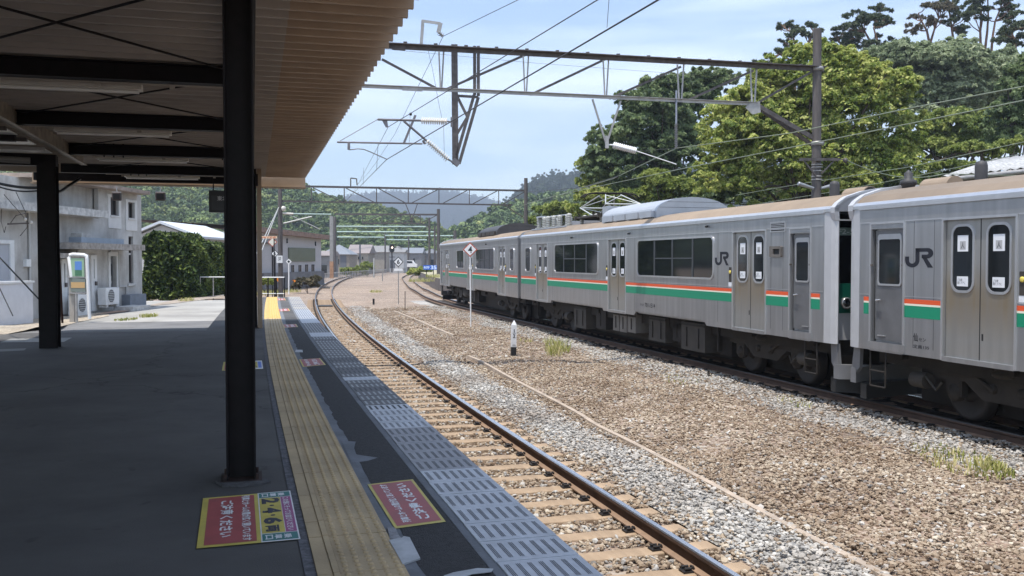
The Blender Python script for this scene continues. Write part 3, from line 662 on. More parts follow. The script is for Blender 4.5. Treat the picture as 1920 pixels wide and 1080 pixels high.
stones('grey_stones', PG, sz(PG), M_STG, 'loose pale grey ballast stones in bands beside the rails')
# two strips of old timber lying in the ballast
M_TRIM = mat('weathered_timber', (.38,.31,.245), .9, var=.2, vscale=3, bump=.5, bscale=20)
def kerb(px, w, h, label):
    pts = [gp(x, y, GZ+.03) for x, y in px]; P = spline(pts); mb = MB(); vs = []
    for i, p in enumerate(P):
        d = (P[min(i+1,len(P)-1)]-P[max(i-1,0)]).normalized(); n = Vector((d.y,-d.x,0)).normalized(); j = rng.uniform(-.008,.008)
        vs += [p-n*(w+j)-Vector((0,0,.06)), p+n*(w-j)-Vector((0,0,.06)), p+n*w*.9+Vector((0,0,h)), p-n*w*.9+Vector((0,0,h))]
    mb._add(vs, [(i*4+k, i*4+(k+1)%4, (i+1)*4+(k+1)%4, (i+1)*4+k) for i in range(len(P)-1) for k in range(4)]+[(3,2,1,0), tuple(len(P)*4-4+k for k in range(4))])
    tag(mb.build('timber_edging', M_TRIM), label, 'timber edging')
kerb([(878,669),(905,681),(960,712),(1070,770),(1118.7,800),(1186,834),(1264.6,875.5),(1342.7,917),(1395,946),(1500,1003),(1620,1065),(1720,1120)], .04, .04, 'long pale timber edging snaking through the ballast between the tracks')
kerb([(738,583.5),(763,593),(797,607),(822,618),(850,629)], .05, .03, 'short pale timber edging farther off among brown ballast')
# ================================================================== canopy over the platform
CD = Vector((-.2643, .9644, 0)); CN = Vector((.9644, .2643, 0))
def cp(l, o, h): return CD*l + CN*o + Vector((0, 0, HC+h))       # h above the eye
CRZ = math.atan2(CD.y, CD.x) - math.pi/2
M_RF_OUT = mat('roof_brown', (.44,.335,.245), .55, var=.14, vscale=1.3, stretch=(1,1,1)); M_RF_IN = mat('roof_greybrown', (.42,.38,.345), .6, var=.16, vscale=1.1)
M_FASC = mat('fascia_brown', (.33,.25,.18), .6, var=.1)
canopy = thing('platform_canopy', 'long dark-framed platform canopy with ribbed brown sheet roof overhead', 'canopy', tuple(cp(20, 0, -HC)))
canopy_inv = Matrix.Translation(-canopy.location)
def cbuild(mb, name, m, par=canopy):
    mb.v = [tuple(Vector(v) - canopy.location) for v in mb.v]; return mb.build(name, m, par)
EAVE = 1.21; LEND = 23.0; HR = 1.945
def sheet_roof(o0, o1, h0, h1, l0, l1, pitch=.278, dep=.10):
    mb = MB(); n = int((l1-l0)/pitch); pts = []
    for i in range(n):
        a = l0+i*pitch; pts += [(a,0),(a+.035,0),(a+.06,dep),(a+pitch-.025,dep)]
    pts.append((l0+n*pitch, 0))
    vs = []; segs = 6
    for l, z in pts:
        for k in range(segs+1): t = k/segs; vs.append(cp(l, o0+(o1-o0)*t, h0+(h1-h0)*t+z))
    w = segs+1
    mb._add(vs, [(i*w+k, i*w+k+1, (i+1)*w+k+1, (i+1)*w+k) for i in range(len(pts)-1) for k in range(segs)]); return mb
mo = sheet_roof(.29, EAVE, HR, HR, -3, LEND); so_ = cbuild(mo, 'roof_sheet', M_RF_OUT); sd = so_.modifiers.new('thickness', 'SOLIDIFY'); sd.thickness = .004; so_['label'] = 'brown outer strip of ribbed roof sheet'
mo = sheet_roof(-2.95, .29, HR, HR, -3, 17.18); si_ = cbuild(mo, 'roof_sheet', M_RF_IN); sd = si_.modifiers.new('thickness', 'SOLIDIFY'); sd.thickness = .004; si_['label'] = 'grey inner strip of ribbed roof sheet'
mo = sheet_roof(-4.7, .29, HR+.006, HR+.006, 16.738, LEND); o = cbuild(mo, 'roof_sheet', M_RF_IN); o.modifiers.new('t','SOLIDIFY').thickness = .004; o['label'] = 'wider far end of the grey roof sheet'
mb = MB(); mb.bar(cp(LEND, -4.7, HR-.12), cp(LEND, EAVE, HR-.12), .03, .27); mb.bar(cp(LEND-.12, -4.7, HR-.24), cp(LEND-.12, EAVE, HR-.24), .22, .02); cbuild(mb, 'end_fascia', M_FASC)
mb = MB(); mb.bar(cp(LEND-.3, -4.6, HR-.1), cp(LEND-.3, .15, HR-.1), .16, .19); cbuild(mb, 'cross_beam', M_STEELDK)
BL = [-.76, 2.84, 6.44, 10.03, 13.6, 17.2, 20.79]
for l in BL:
    ol = -4.6 if l > 17 else -2.95
    mb = MB(); mb.bar(cp(l, ol, HR-.006), cp(l, .0, HR-.006), .16, .012); mb.bar(cp(l, ol, HR-.086), cp(l, .0, HR-.086), .012, .15); mb.bar(cp(l, ol, HR-.172), cp(l, 0, HR-.172), .16, .014)
    if l > 16:
        for o_ in (-2.4, -2.25, -2.1, -.5, -.35):
            for hh in (.16, -.165): mb.tube(cp(l-.05, o_, HR-.09+hh*.55), cp(l-.05, o_, HR-.09+hh*.75), .012, 6)
    cbuild(mb, 'cross_beam', M_STEELDK)
    mb = MB(); mb.tube(cp(l+.13, -2.9, HR-.175), cp(l+.13, -.1, HR-.175), .012, 6)
    for o_ in (-2.6,-1.5,-.8): mb.box(0,0,0,0,0,0) if False else mb.bar(cp(l+.13, o_, HR-.19), cp(l+.13, o_+.05, HR-.19), .03, .05)
    cbuild(mb, 'cable_conduit', mat('conduit_pale', (.42,.38,.33), .6))
# round tie rods crossing in each bay
for i, l in enumerate(BL[:-1]):
    l2 = BL[i+1]
    for a, b in ((-.03, -2.9), (-2.9, -.03)):
        mb = MB(); mb.tube(cp(l+.06, a, HR-.05), cp(l2-.06, b, HR-.05-(.03 if a < -1 else 0)), .011, 6); mb.bar(cp(l+.06, a, HR-.05), cp(l+.06, a, HR-.05)+(cp(l2,b,HR-.05)-cp(l,a,HR-.05))*.06, .03, .05); cbuild(mb, 'tie_rod', M_STEELDK)
# long purlin over the column row
mb = MB(); mb.bar(cp(-3, -.02, HR-.1), cp(LEND-.05, -.02, HR-.1), .012, .17); mb.bar(cp(-3, -.02, HR-.185), cp(LEND-.05, -.02, HR-.185), .1, .012); cbuild(mb, 'long_beam', M_STEELDK)
def hcolumn(l, o, w=.186, d=.2, top=HR-.0):
    mb = MB(); c = cp(l, o, -HC); T = Vector((0,0,HC+top-.01))
    for s_ in (-1, 1):
        p = c + CN*s_*(w/2-.006); mb.bar(p, p+T, .012, d, up=CD) if False else mb._add(*_slab(p, CN*.006, CD*d/2, T))
    mb._add(*_slab(c, CN*(w/2-.012), CD*.005, T)); return mb
def _slab(c, a, b, T):
    vs = [c-a-b, c+a-b, c+a+b, c-a+b]; vs += [v+T for v in vs]
    return vs, [(0,3,2,1),(4,5,6,7),(0,1,5,4),(1,2,6,5),(2,3,7,6),(3,0,4,7)]
for l in (-7.9, 6.44, 20.79):
    oc = -.085 if l == 6.44 else -.02
    cbuild(hcolumn(l, oc), 'column', M_STEELDK)
    mb = MB(); c = cp(l, oc, -HC)
    mb._add(*_slab(c+Vector((0,0,.001)), CN*.13, CD*.14, Vector((0,0,.014))))
    for sx in (-.1,.1):
        for sy in (-.1,.1): q = c+CN*sx+CD*sy; mb.tube(q, q+Vector((0,0,.05)), .011, 6)
    cbuild(mb, 'base_plate', mat('rusty_plate', (.035,.02,.016), .8, var=.5, vscale=20))
# channel-shaped downpipe beside the second column
mb = MB(); c = cp(20.7, .13, -HC); mb._add(*_slab(c, CN*.05, CD*.04, Vector((0,0,HC+HR-.02)))); cbuild(mb, 'downpipe', mat('downpipe_brown', (.3,.22,.15), .5, var=.15))
mb = MB(); c = cp(20.64, .08, -HC); mb._add(*_slab(c+Vector((0,0,3.0)), CN*.03, CD*.03, Vector((0,0,.25)))); cbuild(mb, 'downpipe_bracket', M_STEELDK)
mb = MB(); P_ = [gp(x, y, .003) for x, y in ((404,905),(418,913),(448,914),(485,910),(507,904),(497,899),(480,897),(425,898))]
mb.prism([(p.x, p.y) for p in P_], (0,0,.001), (1,0,0), (0,1,0), (0,0,.012)); o = mb.build('mortar_pad', mat('mortar_dark', (.075,.075,.078), .95, var=.3, vscale=25, bump=.8)); tag(o, 'low dark mortar pad round the foot of the near column', 'mortar pad')
# ---- the second, lower canopy on the left with its own column
lc = thing('connecting_canopy', 'lower pale canopy joining at the far left of the platform roof, on one dark column', 'canopy', tuple(cp(17, -3.24, -HC)))
def lbuild(mb, name, m): mb.v = [tuple(Vector(v)-lc.location) for v in mb.v]; return mb.build(name, m, lc)
mb = sheet_roof(-9.5, -2.98, 1.80, 1.71, 2, 18.4, .30, .06); o = lbuild(mb, 'roof_sheet', mat('roof_pale', (.34,.30,.25), .55, var=.12)); sd = o.modifiers.new('t','SOLIDIFY'); sd.thickness = .004
mb = MB(); mb._add(*_slab(cp(10.2, -2.97, 1.72), CN*.02, CD*8.4, Vector((0,0,.31)))); mb._add(*_slab(cp(10.2, -2.93, 1.72), CN*.04, CD*8.4, Vector((0,0,.012)))); lbuild(mb, 'valley_gutter', mat('gutter_steel', (.33,.29,.24), .5, .2, var=.4, vscale=6))
for l in (5., 8.6, 11.5, 14.2): 
    mb = MB(); mb.bar(cp(l, -9.3, 1.72), cp(l, -3.1, 1.66), .1, .1); lbuild(mb, 'cross_beam', M_STEELDK)
mb = MB(); mb.bar(cp(17., -9.3, 1.68), cp(17., -3.1, 1.64), .2, .2); lbuild(mb, 'cross_beam', M_STEELDK)
mb = MB(); mb.tube(cp(16.4, -9.3, 1.76), cp(16.5, -3.4, 1.58), .05, 10); lbuild(mb, 'drain_pipe', mat('pipe_grey', (.2,.19,.18), .5, .3))
mb = MB(); mb.bar(cp(18.4, -9.5, 1.72), cp(18.4, -3.3, 1.66), .03, .2); lbuild(mb, 'end_fascia', mat('fascia_pale', (.42,.35,.28), .6))
for i, l in enumerate(np.arange(7.5, 16.6, 1.15)):
    mb = MB(); mb.bar(cp(l, -6.2, 1.665), cp(l, -3.0, 1.665), .07, .05); lbuild(mb, 'purlin', MATS['drain'] if 'drain' in MATS else M_STEEL if i % 3 == 1 else M_BEAMRUST)
    mb = MB(); mb.bar(cp(l+.57, -6.1, 1.70), cp(l+.57, -3.06, 1.70), .62, .012); lbuild(mb, 'pale_panel', mat('panel_translucent', (.72,.74,.72), .35, var=.1))
c = cp(17.0, -3.24, -HC); mb = MB()
T = Vector((0,0,HC+1.6))
for s_ in (-1,1): mb._add(*_slab(c+CD*s_*.135, CN*.14, CD*.007, T))
mb._add(*_slab(c, CN*.006, CD*.128, T)); mb._add(*_slab(c+CD*-.13+CN*.13, CN*.008, CD*.012, T)); lbuild(mb, 'column', M_STEELDK)
# ---- strip lights hung from the beams
lamp = None
labs = {10.03:'nearest strip light under the canopy, cut by the left edge of the view', 13.6:'second strip light from the near end, hanging under its beam', 17.2:'third strip light from the near end, under the canopy', 20.79:'farthest strip light, hanging just before the canopy end'}
M_LAMP = mat('lamp_housing', (.80,.76,.70), .45, var=.05)
for l in BL[3:]:
    t = thing('strip_light', labs[l], 'light', tuple(cp(l+.32, -1.82, 1.70)), CRZ, 'strip lights under the canopy')
    mb = MB(); mb.prism([(-.09,0),(.09,0),(.05,.07),(.05,.12),(-.05,.12),(-.05,.07)], (-.74,0,.03), (0,1,0), (0,0,1), (1.48,0,0)); mb.build('lamp_housing', M_LAMP, t)
    mb = MB(); mb.tube((-.71,0,.012), (.71,0,.012), .018, 8); mb.build('lamp_tube', mat('lamp_tube', (.8,.8,.78), .3), t)
    mb = MB()
    for x in (-.45,.35): mb.box(x-.03,x+.03,-.03,.03,.15,.25)
    mb.build('hanger', M_STEELDK, t)
# ---- small things hung from the canopy end
for px, w, lab in ((219,15,'dark loudspeaker box with bracket hanging under the canopy end, nearer the building'), (301,17,'dark flat loudspeaker hanging under the canopy end beside the green hill')):
    p = at(px, 368, 22.6); t = thing('loudspeaker', lab, 'loudspeaker', tuple(p), CRZ)
    ww = w/2/F*22.6; mb = MB(); mb.box(-ww, ww, -.12, .12, -.10, .09); o = mb.build('cabinet', mat('speaker_brown', (.06,.045,.04), .7), t); bv = o.modifiers.new('b','BEVEL'); bv.width = .015
    mb = MB(); mb.box(-ww*.75, ww*.75, -.126, -.121, -.07, .05); mb.build('grille', M_BLACK, t)
    mb = MB(); mb.tube((0,0,.09), (0,0,.22), .015, 6); mb.box(-ww*1.05, ww*1.05, -.02,.02,.09,.11); mb.build('bracket', M_STEEL, t)
t = thing('hanging_sign', 'black hanging destination sign with pale letters, half hidden behind the near column', 'sign', tuple(at(428, 399, 20.2)), CRZ)
mb = MB(); mb.box(-.39,.39,-.06,.06,0,.47); mb.build('sign_box', mat('sign_box', (.028,.03,.036), .35), t)
mb = MB(); mb.box(-.34,.34,-.064,-.0605,.05,.36); mb.build('sign_face', mat('sign_face', (.05,.054,.062), .4), t)
text('東北本線', .40, .10, mat('sign_letters', (.55,.55,.56), .5), (-.22,-.065,.25), (1,0,0), (0,0,1), t, bold=.02)
mb = MB(); mb.tube((-.3,0,.47),(-.3,0,.95),.014,6); mb.tube((.3,0,.47),(.3,0,.95),.014,6); mb.build('hanger', M_STEELDK, t)
# black cables below the left canopy
def cable(pts, r, m, label, name='cable', cat='cable', group=None):
    o = MB().path(pts, r, 6).build(name, m); return tag(o, label, cat, group)
def sagpts(a, b, sag, n=14):
    return [Vector(a).lerp(Vector(b), i/n) - Vector((0,0,sag*4*(i/n)*(1-i/n))) for i in range(n+1)]
cable(sagpts(at(-30,335,17.4), at(72,352,17.2), .05), .028, M_BLACK, 'thick black cable bundle slung under the left canopy, upper one')
cable(sagpts(at(-30,338,17.8), at(75,357,17.6), .09), .016, M_BLACK, 'thin black cable slung under the left canopy, lower one')
cable(sagpts(at(104,362,17.3), at(126,350,18.6), .02)+[at(150,335,19)], .03, M_BLACK, 'black cable loop bending up behind the left column')
cable([at(-40,441,17.5), at(72,560,16.2)], .014, M_BLACK, 'black guy cable running down to the left column', 'guy_cable')
cable([at(-20,500,18.), at(24,592,17.)], .010, M_BLACK, 'thin dark guy cable crossing the low white wall', 'guy_cable')
cable([at(104,352,15.9), at(117,605,17.0)], .02, mat('rust_rod', (.10,.045,.03), .85, var=.3), 'rusty brown conduit leaning beside the left column', 'conduit')

# ================================================================== overhead line structures
def gplane(pole_px, Y, yaw=PHI):
    P = at(pole_px, 300, Y); X = Vector((math.cos(yaw), math.sin(yaw), 0)); n = Vector((-X.y, X.x, 0)); return P, n
UPV = Vector((0,0,1))
class Gantry:
    def __init__(s, label, pole_px, Y, yaw, loc=None):
        s.P, s.n = gplane(pole_px, Y, yaw); b = Vector((s.P.x, s.P.y, GZ)); s.t = thing('line_gantry', label, 'line gantry', tuple(b), 0, 'overhead line gantries'); s.b = b
    def p(s, x, y, d=0): return onplane(x, y, s.P + s.n*d, s.n)
    def build(s, mb, name, m): mb.v = [tuple(Vector(v)-s.b) for v in mb.v]; return mb.build(name, m, s.t)
def insulator(mb, a, b, r=.055, rc=.02, n=12):
    a = Vector(a); b = Vector(b); L = (b-a).length; prof = [(rc, 0)]
    for i in range(n): z0 = L*(i+.15)/n; prof += [(rc, z0), (r, z0+L/n*.18), (r*.93, z0+L/n*.34), (rc, z0+L/n*.6)]
    prof.append((rc, L)); mb.lathe(prof, a, 10, axis=(b-a)); return mb
G = Gantry('near steel truss gantry spanning from the canopy to the tall pole behind the train', 1532, 24.0, PHI+.0)
g = G.p
def angle_bar(mb, a, b, w): mb.bar(a, b, w, w*.16, up=G.n); mb.bar(Vector(a)+G.n*(w*.4), Vector(b)+G.n*(w*.4), w*.16, w*.9)
mb = MB(); mb.bar(g(430,70), g(1545,130), .03, .125); mb.bar(g(430,66.5), g(1545,126.5), .28, .02)
for i in range(14): q = g(760+i*57, 81+i*3.2); mb.box(q.x-.04,q.x+.04,q.y-.04,q.y+.04,q.z,q.z+.03)
for (xa, ya_, xb, yb) in ((735,88,760,90),(1195,110,1240,112)): mb.bar(g(xa,ya_,-.02)+Vector((0,0,0)), g(xb,yb,-.02), .02, .13)
G.build(mb, 'top_chord', M_BEAMRUST)
mb = MB(); mb.bar(g(430,150), g(1420,195.5), .012, .075); mb.bar(g(430,147), g(1420,192.5), .11, .012); mb.bar(g(754,165,-.02), g(792,167,-.02), .015, .11); G.build(mb, 'bottom_chord', M_STEEL)
def strut(pairs, w, m=M_STEEL, name='strut', GG=None, bld=None):
    for (x0, y0, x1, y1) in pairs:
        mb = MB(); angle_bar(mb, (GG or g)(x0,y0), (GG or g)(x1,y1), w); (bld or G).build(mb, name, m)
strut([(716,111,819,166),(835,168,985,103),(994,178,1137,110),(1143,185,1277,125),(1283,191,1413,132),(1420,193,1528,131),(600,140,690,90)], .055, M_BEAMRUST, 'diagonal')
for x0, x1 in ((824,828),(982,987),(1132,1137),(1271,1278),(1408,1415)):
    yt = 130-(1532-x0)*.0567+6; yb = 195-(1420-x0)*.0442
    mb = MB(); mb.bar(g(x0-1, yt), g(x0+2, yb), .035, .035); mb.bar(g(x1+4, yt, .10), g(x1, yb, .10), .035, .035); G.build(mb, 'post', M_STEEL)
for (a, b) in (((849,83),(851,308)),((855,83),(857,308)),((890,86),(890,178)),((897,86),(897,180)),((889,178),(852,306)),((897,182),(861,307))):
    mb = MB(); angle_bar(mb, g(*a), g(*b), .07); G.build(mb, 'hanger_post', M_BEAMRUST)
strut([(853,172,877,220),(877,218,854,256),(849,305,862,305),(849,179,897,182)], .06, M_BEAMRUST, 'hanger_brace')
mb = MB(); angle_bar(mb, g(1418,196), g(1545,270), .11); angle_bar(mb, g(1425,204,.15), g(1530,276,.15), .09); G.build(mb, 'knee_brace', M_BEAMRUST)
mb = MB(); mb.prism([(0,0),(.28,.05),(.3,-.22),(.08,-.28),(-.12,-.12)], g(1406,193,-.03), Vector((math.cos(PHI),math.sin(PHI),0)), UPV, G.n*.015); G.build(mb, 'gusset', M_STEEL)
mb = MB(); angle_bar(mb, g(1111,186), g(1137,270), .045); angle_bar(mb, g(1164,189), g(1140,262), .045); mb.bar(g(1138,255), g(1138,278), .08, .08); G.build(mb, 'v_hanger', M_STEEL)
mb = MB(); insulator(mb, g(1150,272), g(1193,283), .085); mb.tube(g(1138,271), g(1151,272), .018, 6); mb.tube(g(1193,283), g(1268,308), .012, 6); G.build(mb, 'line_insulator', mat('porcelain_white', (.78,.78,.78), .25))
mb = MB(); mb.bar(g(1268,170), g(1268,232), .08, .03); G.build(mb, 'hanger_plate', mat('plate_greyblue', (.25,.27,.32), .5)); mb = MB(); insulator(mb, g(1268,232), g(1268,278), .05, .018, 14); G.build(mb, 'hanging_insulator', mat('porcelain_grey', (.22,.22,.23), .3))
mb = MB(); angle_bar(mb, g(790,82), g(793,38), .07); angle_bar(mb, g(791,39), g(826,44), .06); mb.bar(g(826,43), g(822,61), .05, .09); insulator(mb, g(822,60), g(831,68), .06, .02, 3); G.build(mb, 'wire_bracket', M_STEEL)
# poles
M_POLE = mat('old_concrete', (.095,.084,.08), .85, var=.35, vscale=2.5, bump=.4, bscale=14, stretch=(3,3,.35))
pb = G.P; mb = MB(); top = g(1532.5,55); mb.tube((pb.x,pb.y,GZ-.2), (top.x,top.y,top.z), .135, 18, .105); mb.lathe([(.105,0),(.06,.02)], top, 12); G.build(mb, 'pole', M_POLE)
q = g(450, 60); mb = MB(); mb.tube((q.x,q.y,0), (q.x,q.y,q.z+.3), .12, 14, .10); G.build(mb, 'pole', M_POLE)
mb = MB(); mb.bar(g(1500,299,-.14), g(1573,299,-.14), .07, .07); mb.bar(g(1508,302,-.14), g(1530,330,-.14), .03, .03); mb.bar(g(1563,302,-.14), g(1540,326,-.14), .03, .03); mb.lathe([(.03,0),(.06,.03),(.06,.09),(.03,.12)], g(1585,301,-.14)-Vector((0,0,.06)), 10); mb.tube(g(1573,299,-.14), g(1585,299,-.14), .015, 6); G.build(mb, 'cross_arm', M_BEAMRUST)
mb = MB()
for y in (309,314,321,331,337): q = g(1531.5,y); mb.lathe([(.128,-.012),(.14,-.01),(.14,.01),(.128,.012)], (pb.x,pb.y,q.z), 14)
mb.lathe([(.12,-.05),(.15,-.045),(.15,.045),(.12,.05)], (pb.x,pb.y,g(1531,129).z), 14); mb.lathe([(.13,-.05),(.155,-.045),(.155,.045),(.13,.05)], (pb.x,pb.y,g(1531,269).z), 14); G.build(mb, 'pole_band', M_STEEL)
for x0, y0, x1, y1, lb in ((1525,353,1499,345,'left'),(1540,353,1557,349,'right')):
    mb = MB(); a = g(x0,y0,-.2); b = g(x1,y1,-.2); mb.tube(a, b, .035, 10, .05); mb.lathe([(.05,0),(.06,.02),(.035,.04)], b, 10, axis=(b-a)); G.build(mb, 'floodlight', mat('lamp_grey', (.28,.29,.3), .35, .4))
# registration arm over the near track, one thing of its own (it swings)
M_BRK = mat('bracket_tube', (.17,.16,.165), .5, .5, var=.2)
r_ = thing('cantilever_arm', 'bracket arm with two pale ribbed insulators holding the contact wire over the near track', 'cantilever', tuple(g(855,308))); rb = r_.location.copy()
def rbuild(mb, name, m): mb.v = [tuple(Vector(v)-rb) for v in mb.v]; return mb.build(name, m, r_)
mb = MB(); insulator(mb, g(838,227.5), g(789,226), .085, .024, 12); insulator(mb, g(840,299), g(800,264), .08, .024, 12); rbuild(mb, 'insulator', M_INS)
mb = MB(); mb.tube(g(848,229), g(838,227.5), .02, 8); mb.tube(g(789,226), g(708,224), .026, 8); mb.tube(g(800,264), g(757,227), .026, 8); mb.tube(g(850,304), g(840,299), .02, 8)
mb.bar(g(779,216), g(757,269), .03, .05); mb.tube(g(632,266.5), g(792,269.5), .02, 8); mb.prism([(0,0),(.12,0),(.14,-.16),(.09,-.16)], g(716,225), Vector((math.cos(PHI),math.sin(PHI),0)), UPV, G.n*.02)
mb.bar(g(847,220),g(847,238),.05,.05); mb.bar(g(849,300),g(860,309),.1,.12); mb.tube(g(793,263), g(797,270), .03, 8); rbuild(mb, 'arm_tube', M_BRK)
mb = MB(); mb.tube(g(708,224), g(638,264), .008, 5); mb.bar(g(654,267), g(654,281), .06, .05); mb.path([g(655,281), g(671,279), g(682,280), g(695,285), g(708,291), g(725,298.5)], .012, 6); rbuild(mb, 'steady_arm', M_BRK)

def simple_truss(label, pole_px, Y, yaw, top, bot, zig, pole, extra=None, w=.06, mtop=M_BEAMRUST, brace=None, base=None):
    GG = Gantry(label, pole_px, Y, yaw); q = GG.p
    mb = MB(); mb.bar(q(*top[:2]), q(*top[2:]), .10, w*2.2); GG.build(mb, 'top_chord', mtop)
    if bot: mb = MB(); mb.bar(q(*bot[:2]), q(*bot[2:]), .08, w*1.7); GG.build(mb, 'bottom_chord', mtop)
    for z in zig: mb = MB(); mb.bar(q(*z[:2]), q(*z[2:]), w, w); GG.build(mb, 'strut', mtop)
    for (x, yt, rr_, zb) in pole:
        a = q(x, yt); mb = MB(); mb.tube((a.x,a.y,zb), a, rr_, 12, rr_*.8); GG.build(mb, 'pole', M_POLE)
    return GG
zz = [(584,352,584,378),(645.5,353,645.5,379),(706,354,706,380),(765.5,355,765.5,381),(823,356,823,382),(880,357,880,383),(935,357.5,935,384),
      (587,352,642,379),(649,353,703,380),(709,353,761,381),(771,381,820,356),(829,382,876,357),(885,383,932,358),(941,384,983,360),(945,384,985,410)]
G2 = simple_truss('second truss gantry, seen whole between the canopy end and a pole beside the train roof', 986, 66.5, PHI-.0, (523,348.5,986,357.5), (523,377,960,384.5), zz, [(986,334,.16,GZ-.2),(525,345,.17,GZ-.3)], w=.06)
q2 = G2.p
mb = MB(); mb.bar(q2(760,381), q2(772,411), .07,.05); mb.bar(q2(783,381), q2(773,411), .07,.05); mb.bar(q2(772,408), q2(772,417), .12,.12); G2.build(mb, 'v_hanger', M_BEAMRUST)
mb = MB(); mb.bar(q2(657.5,351), q2(657.5,334), .07,.07); mb.bar(q2(657.5,334), q2(668.5,335), .07,.07); mb.bar(q2(668.5,335), q2(669.5,347), .07,.07); G2.build(mb, 'wire_bracket', M_BEAMRUST)
# equipment on the left pole of the second gantry
M_PALE = mat('pale_tube', (.42,.42,.40), .45, .2); M_CYAN = mat('pale_green_tube', (.36,.47,.43), .45)
mb = MB(); mb.tube(q2(530,400), q2(550,401), .07, 8); G2.build(mb, 'arm_insulator', M_INS); mb = MB(); mb.tube(q2(550,401), q2(621,402), .04, 8); G2.build(mb, 'arm_tube', M_CYAN)
mb = MB(); mb.tube(q2(531,419), q2(585,406), .045, 8); mb.tube(q2(541,402), q2(600,430), .03, 6); G2.build(mb, 'arm_brace', M_PALE)
mb = MB(); mb.lathe([(.08,-.16),(.16,-.12),(.18,.08),(.08,.16)], q2(531,391), 12); G2.build(mb, 'pole_lamp', M_INS)
mb = MB(); mb.box(-.2,.2,-.2,-.17,0,.48); o = G2; mb.v = [tuple(Vector(v)+Vector((q2(525.5,493).x,q2(525.5,493).y,q2(525.5,493).z))) for v in mb.v]; G2.build(mb, 'number_plate', M_WHITE)
pp = q2(525.5,493); text('ヌ', .2, .22, M_BLACK, (pp.x-.1-G2.b.x,pp.y-.21-G2.b.y,pp.z+.16-G2.b.z), (1,0,0), (0,0,1), G2.t)
for xo in (0, 6): cable([q2(523,388), at(480+xo*.9,478+xo,54)], .03, M_PALE, ('left' if xo == 0 else 'right')+' of two white stay wires leaning from the pole past the canopy end', 'stay_wire')
zz = [(x, 403, x, 419) for x in (680,716,752,788)] + [(680,419,716,403),(718,419,752,403),(754,419,788,403),(791,418,820,403),(791,419,822,438)]
G3 = simple_truss('third truss gantry, small against the green hill', 822, 100, PHI-.12, (628,401.5,822,402.5), (680,418.5,792,419), zz, [(822,392,.20,GZ-.5)], w=.085)
q3 = G3.p; mb = MB(); mb.bar(q3(767,400), q3(771,415), .06,.06); mb.bar(q3(775,400), q3(772,415), .06,.06); G3.build(mb, 'v_hanger', M_BEAMRUST)
# plain tube gantries farther off
def pipe_gantry(px0, px1, y, pa, pb, m, label, yaw=.0):
    Y = F*4.55/(488-y); t = thing('line_gantry', label, 'line gantry', tuple(Vector((at(pb[0],488,Y).x, Y, GZ-.4))), 0, 'overhead line gantries'); b = t.location.copy()
    def bd(mb, n, m): mb.v = [tuple(Vector(v)-b) for v in mb.v]; mb.build(n, m, t)
    mb = MB(); mb.tube(at(px0,y,Y), at(px1,y+.6,Y*1.02), .0007*Y, 8); bd(mb, 'cross_tube', m)
    for x, yt in (pa, pb):
        if x: a = at(x, yt, Y*1.01); mb = MB(); mb.tube((a.x,a.y,GZ-.6), a, .18, 10, .14); bd(mb, 'pole', M_POLE)
    return t, Y
pipe_gantry(631,801,424.5,(0,0),(805,408),M_CYAN,'nearest pale green tube gantry behind the trusses')
pipe_gantry(632,815,434.5,(0,0),(815,424),M_CYAN,'second pale green tube gantry')
pipe_gantry(632,722,444.5,(0,0),(722,437),M_CYAN,'short pale tube gantry ending at a dark mid pole')
pipe_gantry(722,852,441.7,(0,0),(852,434),M_CYAN,'pale tube gantry reaching right over the last car')
pipe_gantry(725,800,449.5,(0,0),(766,443),M_CYAN,'thin pale tube gantry on a slender pole near the signal')
pipe_gantry(681,786,459.8,(681,455),(786,455),mat('yellow_tube',(.5,.45,.2),.5),'faint yellowish tube gantry, the farthest')
for (x, yt, yb, r_, m, lab) in ((622,405,517,.2,mat('mast_grey',(.27,.265,.255),.8,var=.15),'pale grey concrete mast with rusty foot beside the trackside fence'),):
    p = gp(x, yb, GZ+.0) if yb > 510 else at(x, yb, 140); Y = 112.; p = at(x, yb, Y); a = at(x, yt, Y); t = thing('mast', lab, 'mast', (p.x,p.y,p.z-.3)); H_ = a.z-p.z+.3
    mb = MB(); mb.box(-.19,.19,-.19,.19,2.0,H_); mb.build('upper_shaft', m, t); mb = MB(); mb.box(-.2,.2,-.2,.2,0,2.0); mb.build('foot', mat('rusty_foot', (.35,.2,.12), .9, var=.3), t)
def post_thing(name, cat, x, yt, yb, Y, r, m, label, n=8):
    a = at(x, yt, Y); b = at(x, yb, Y); o = MB().tube((0,0,-.2), (a.x-b.x,0,a.z-b.z), r, n).build(name, m); o.location = b; return tag(o, label, cat)
post_thing('utility_pole','pole',627.5,407,507,140,.24,M_POLE,'dark pole standing right beside the pale grey mast')
post_thing('utility_pole','pole',798,480,503,190,.12,M_POLE,'short dark pole among the far houses, left of the tall pair')
post_thing('utility_pole','pole',853,432,446,120,.2,M_POLE,'dark pole rising behind the roof of the last car')
post_thing('utility_pole','pole',675,458,500,170,.14,mat('slate_pole',(.09,.1,.12),.8),'leaning thin pole before the far beige houses')
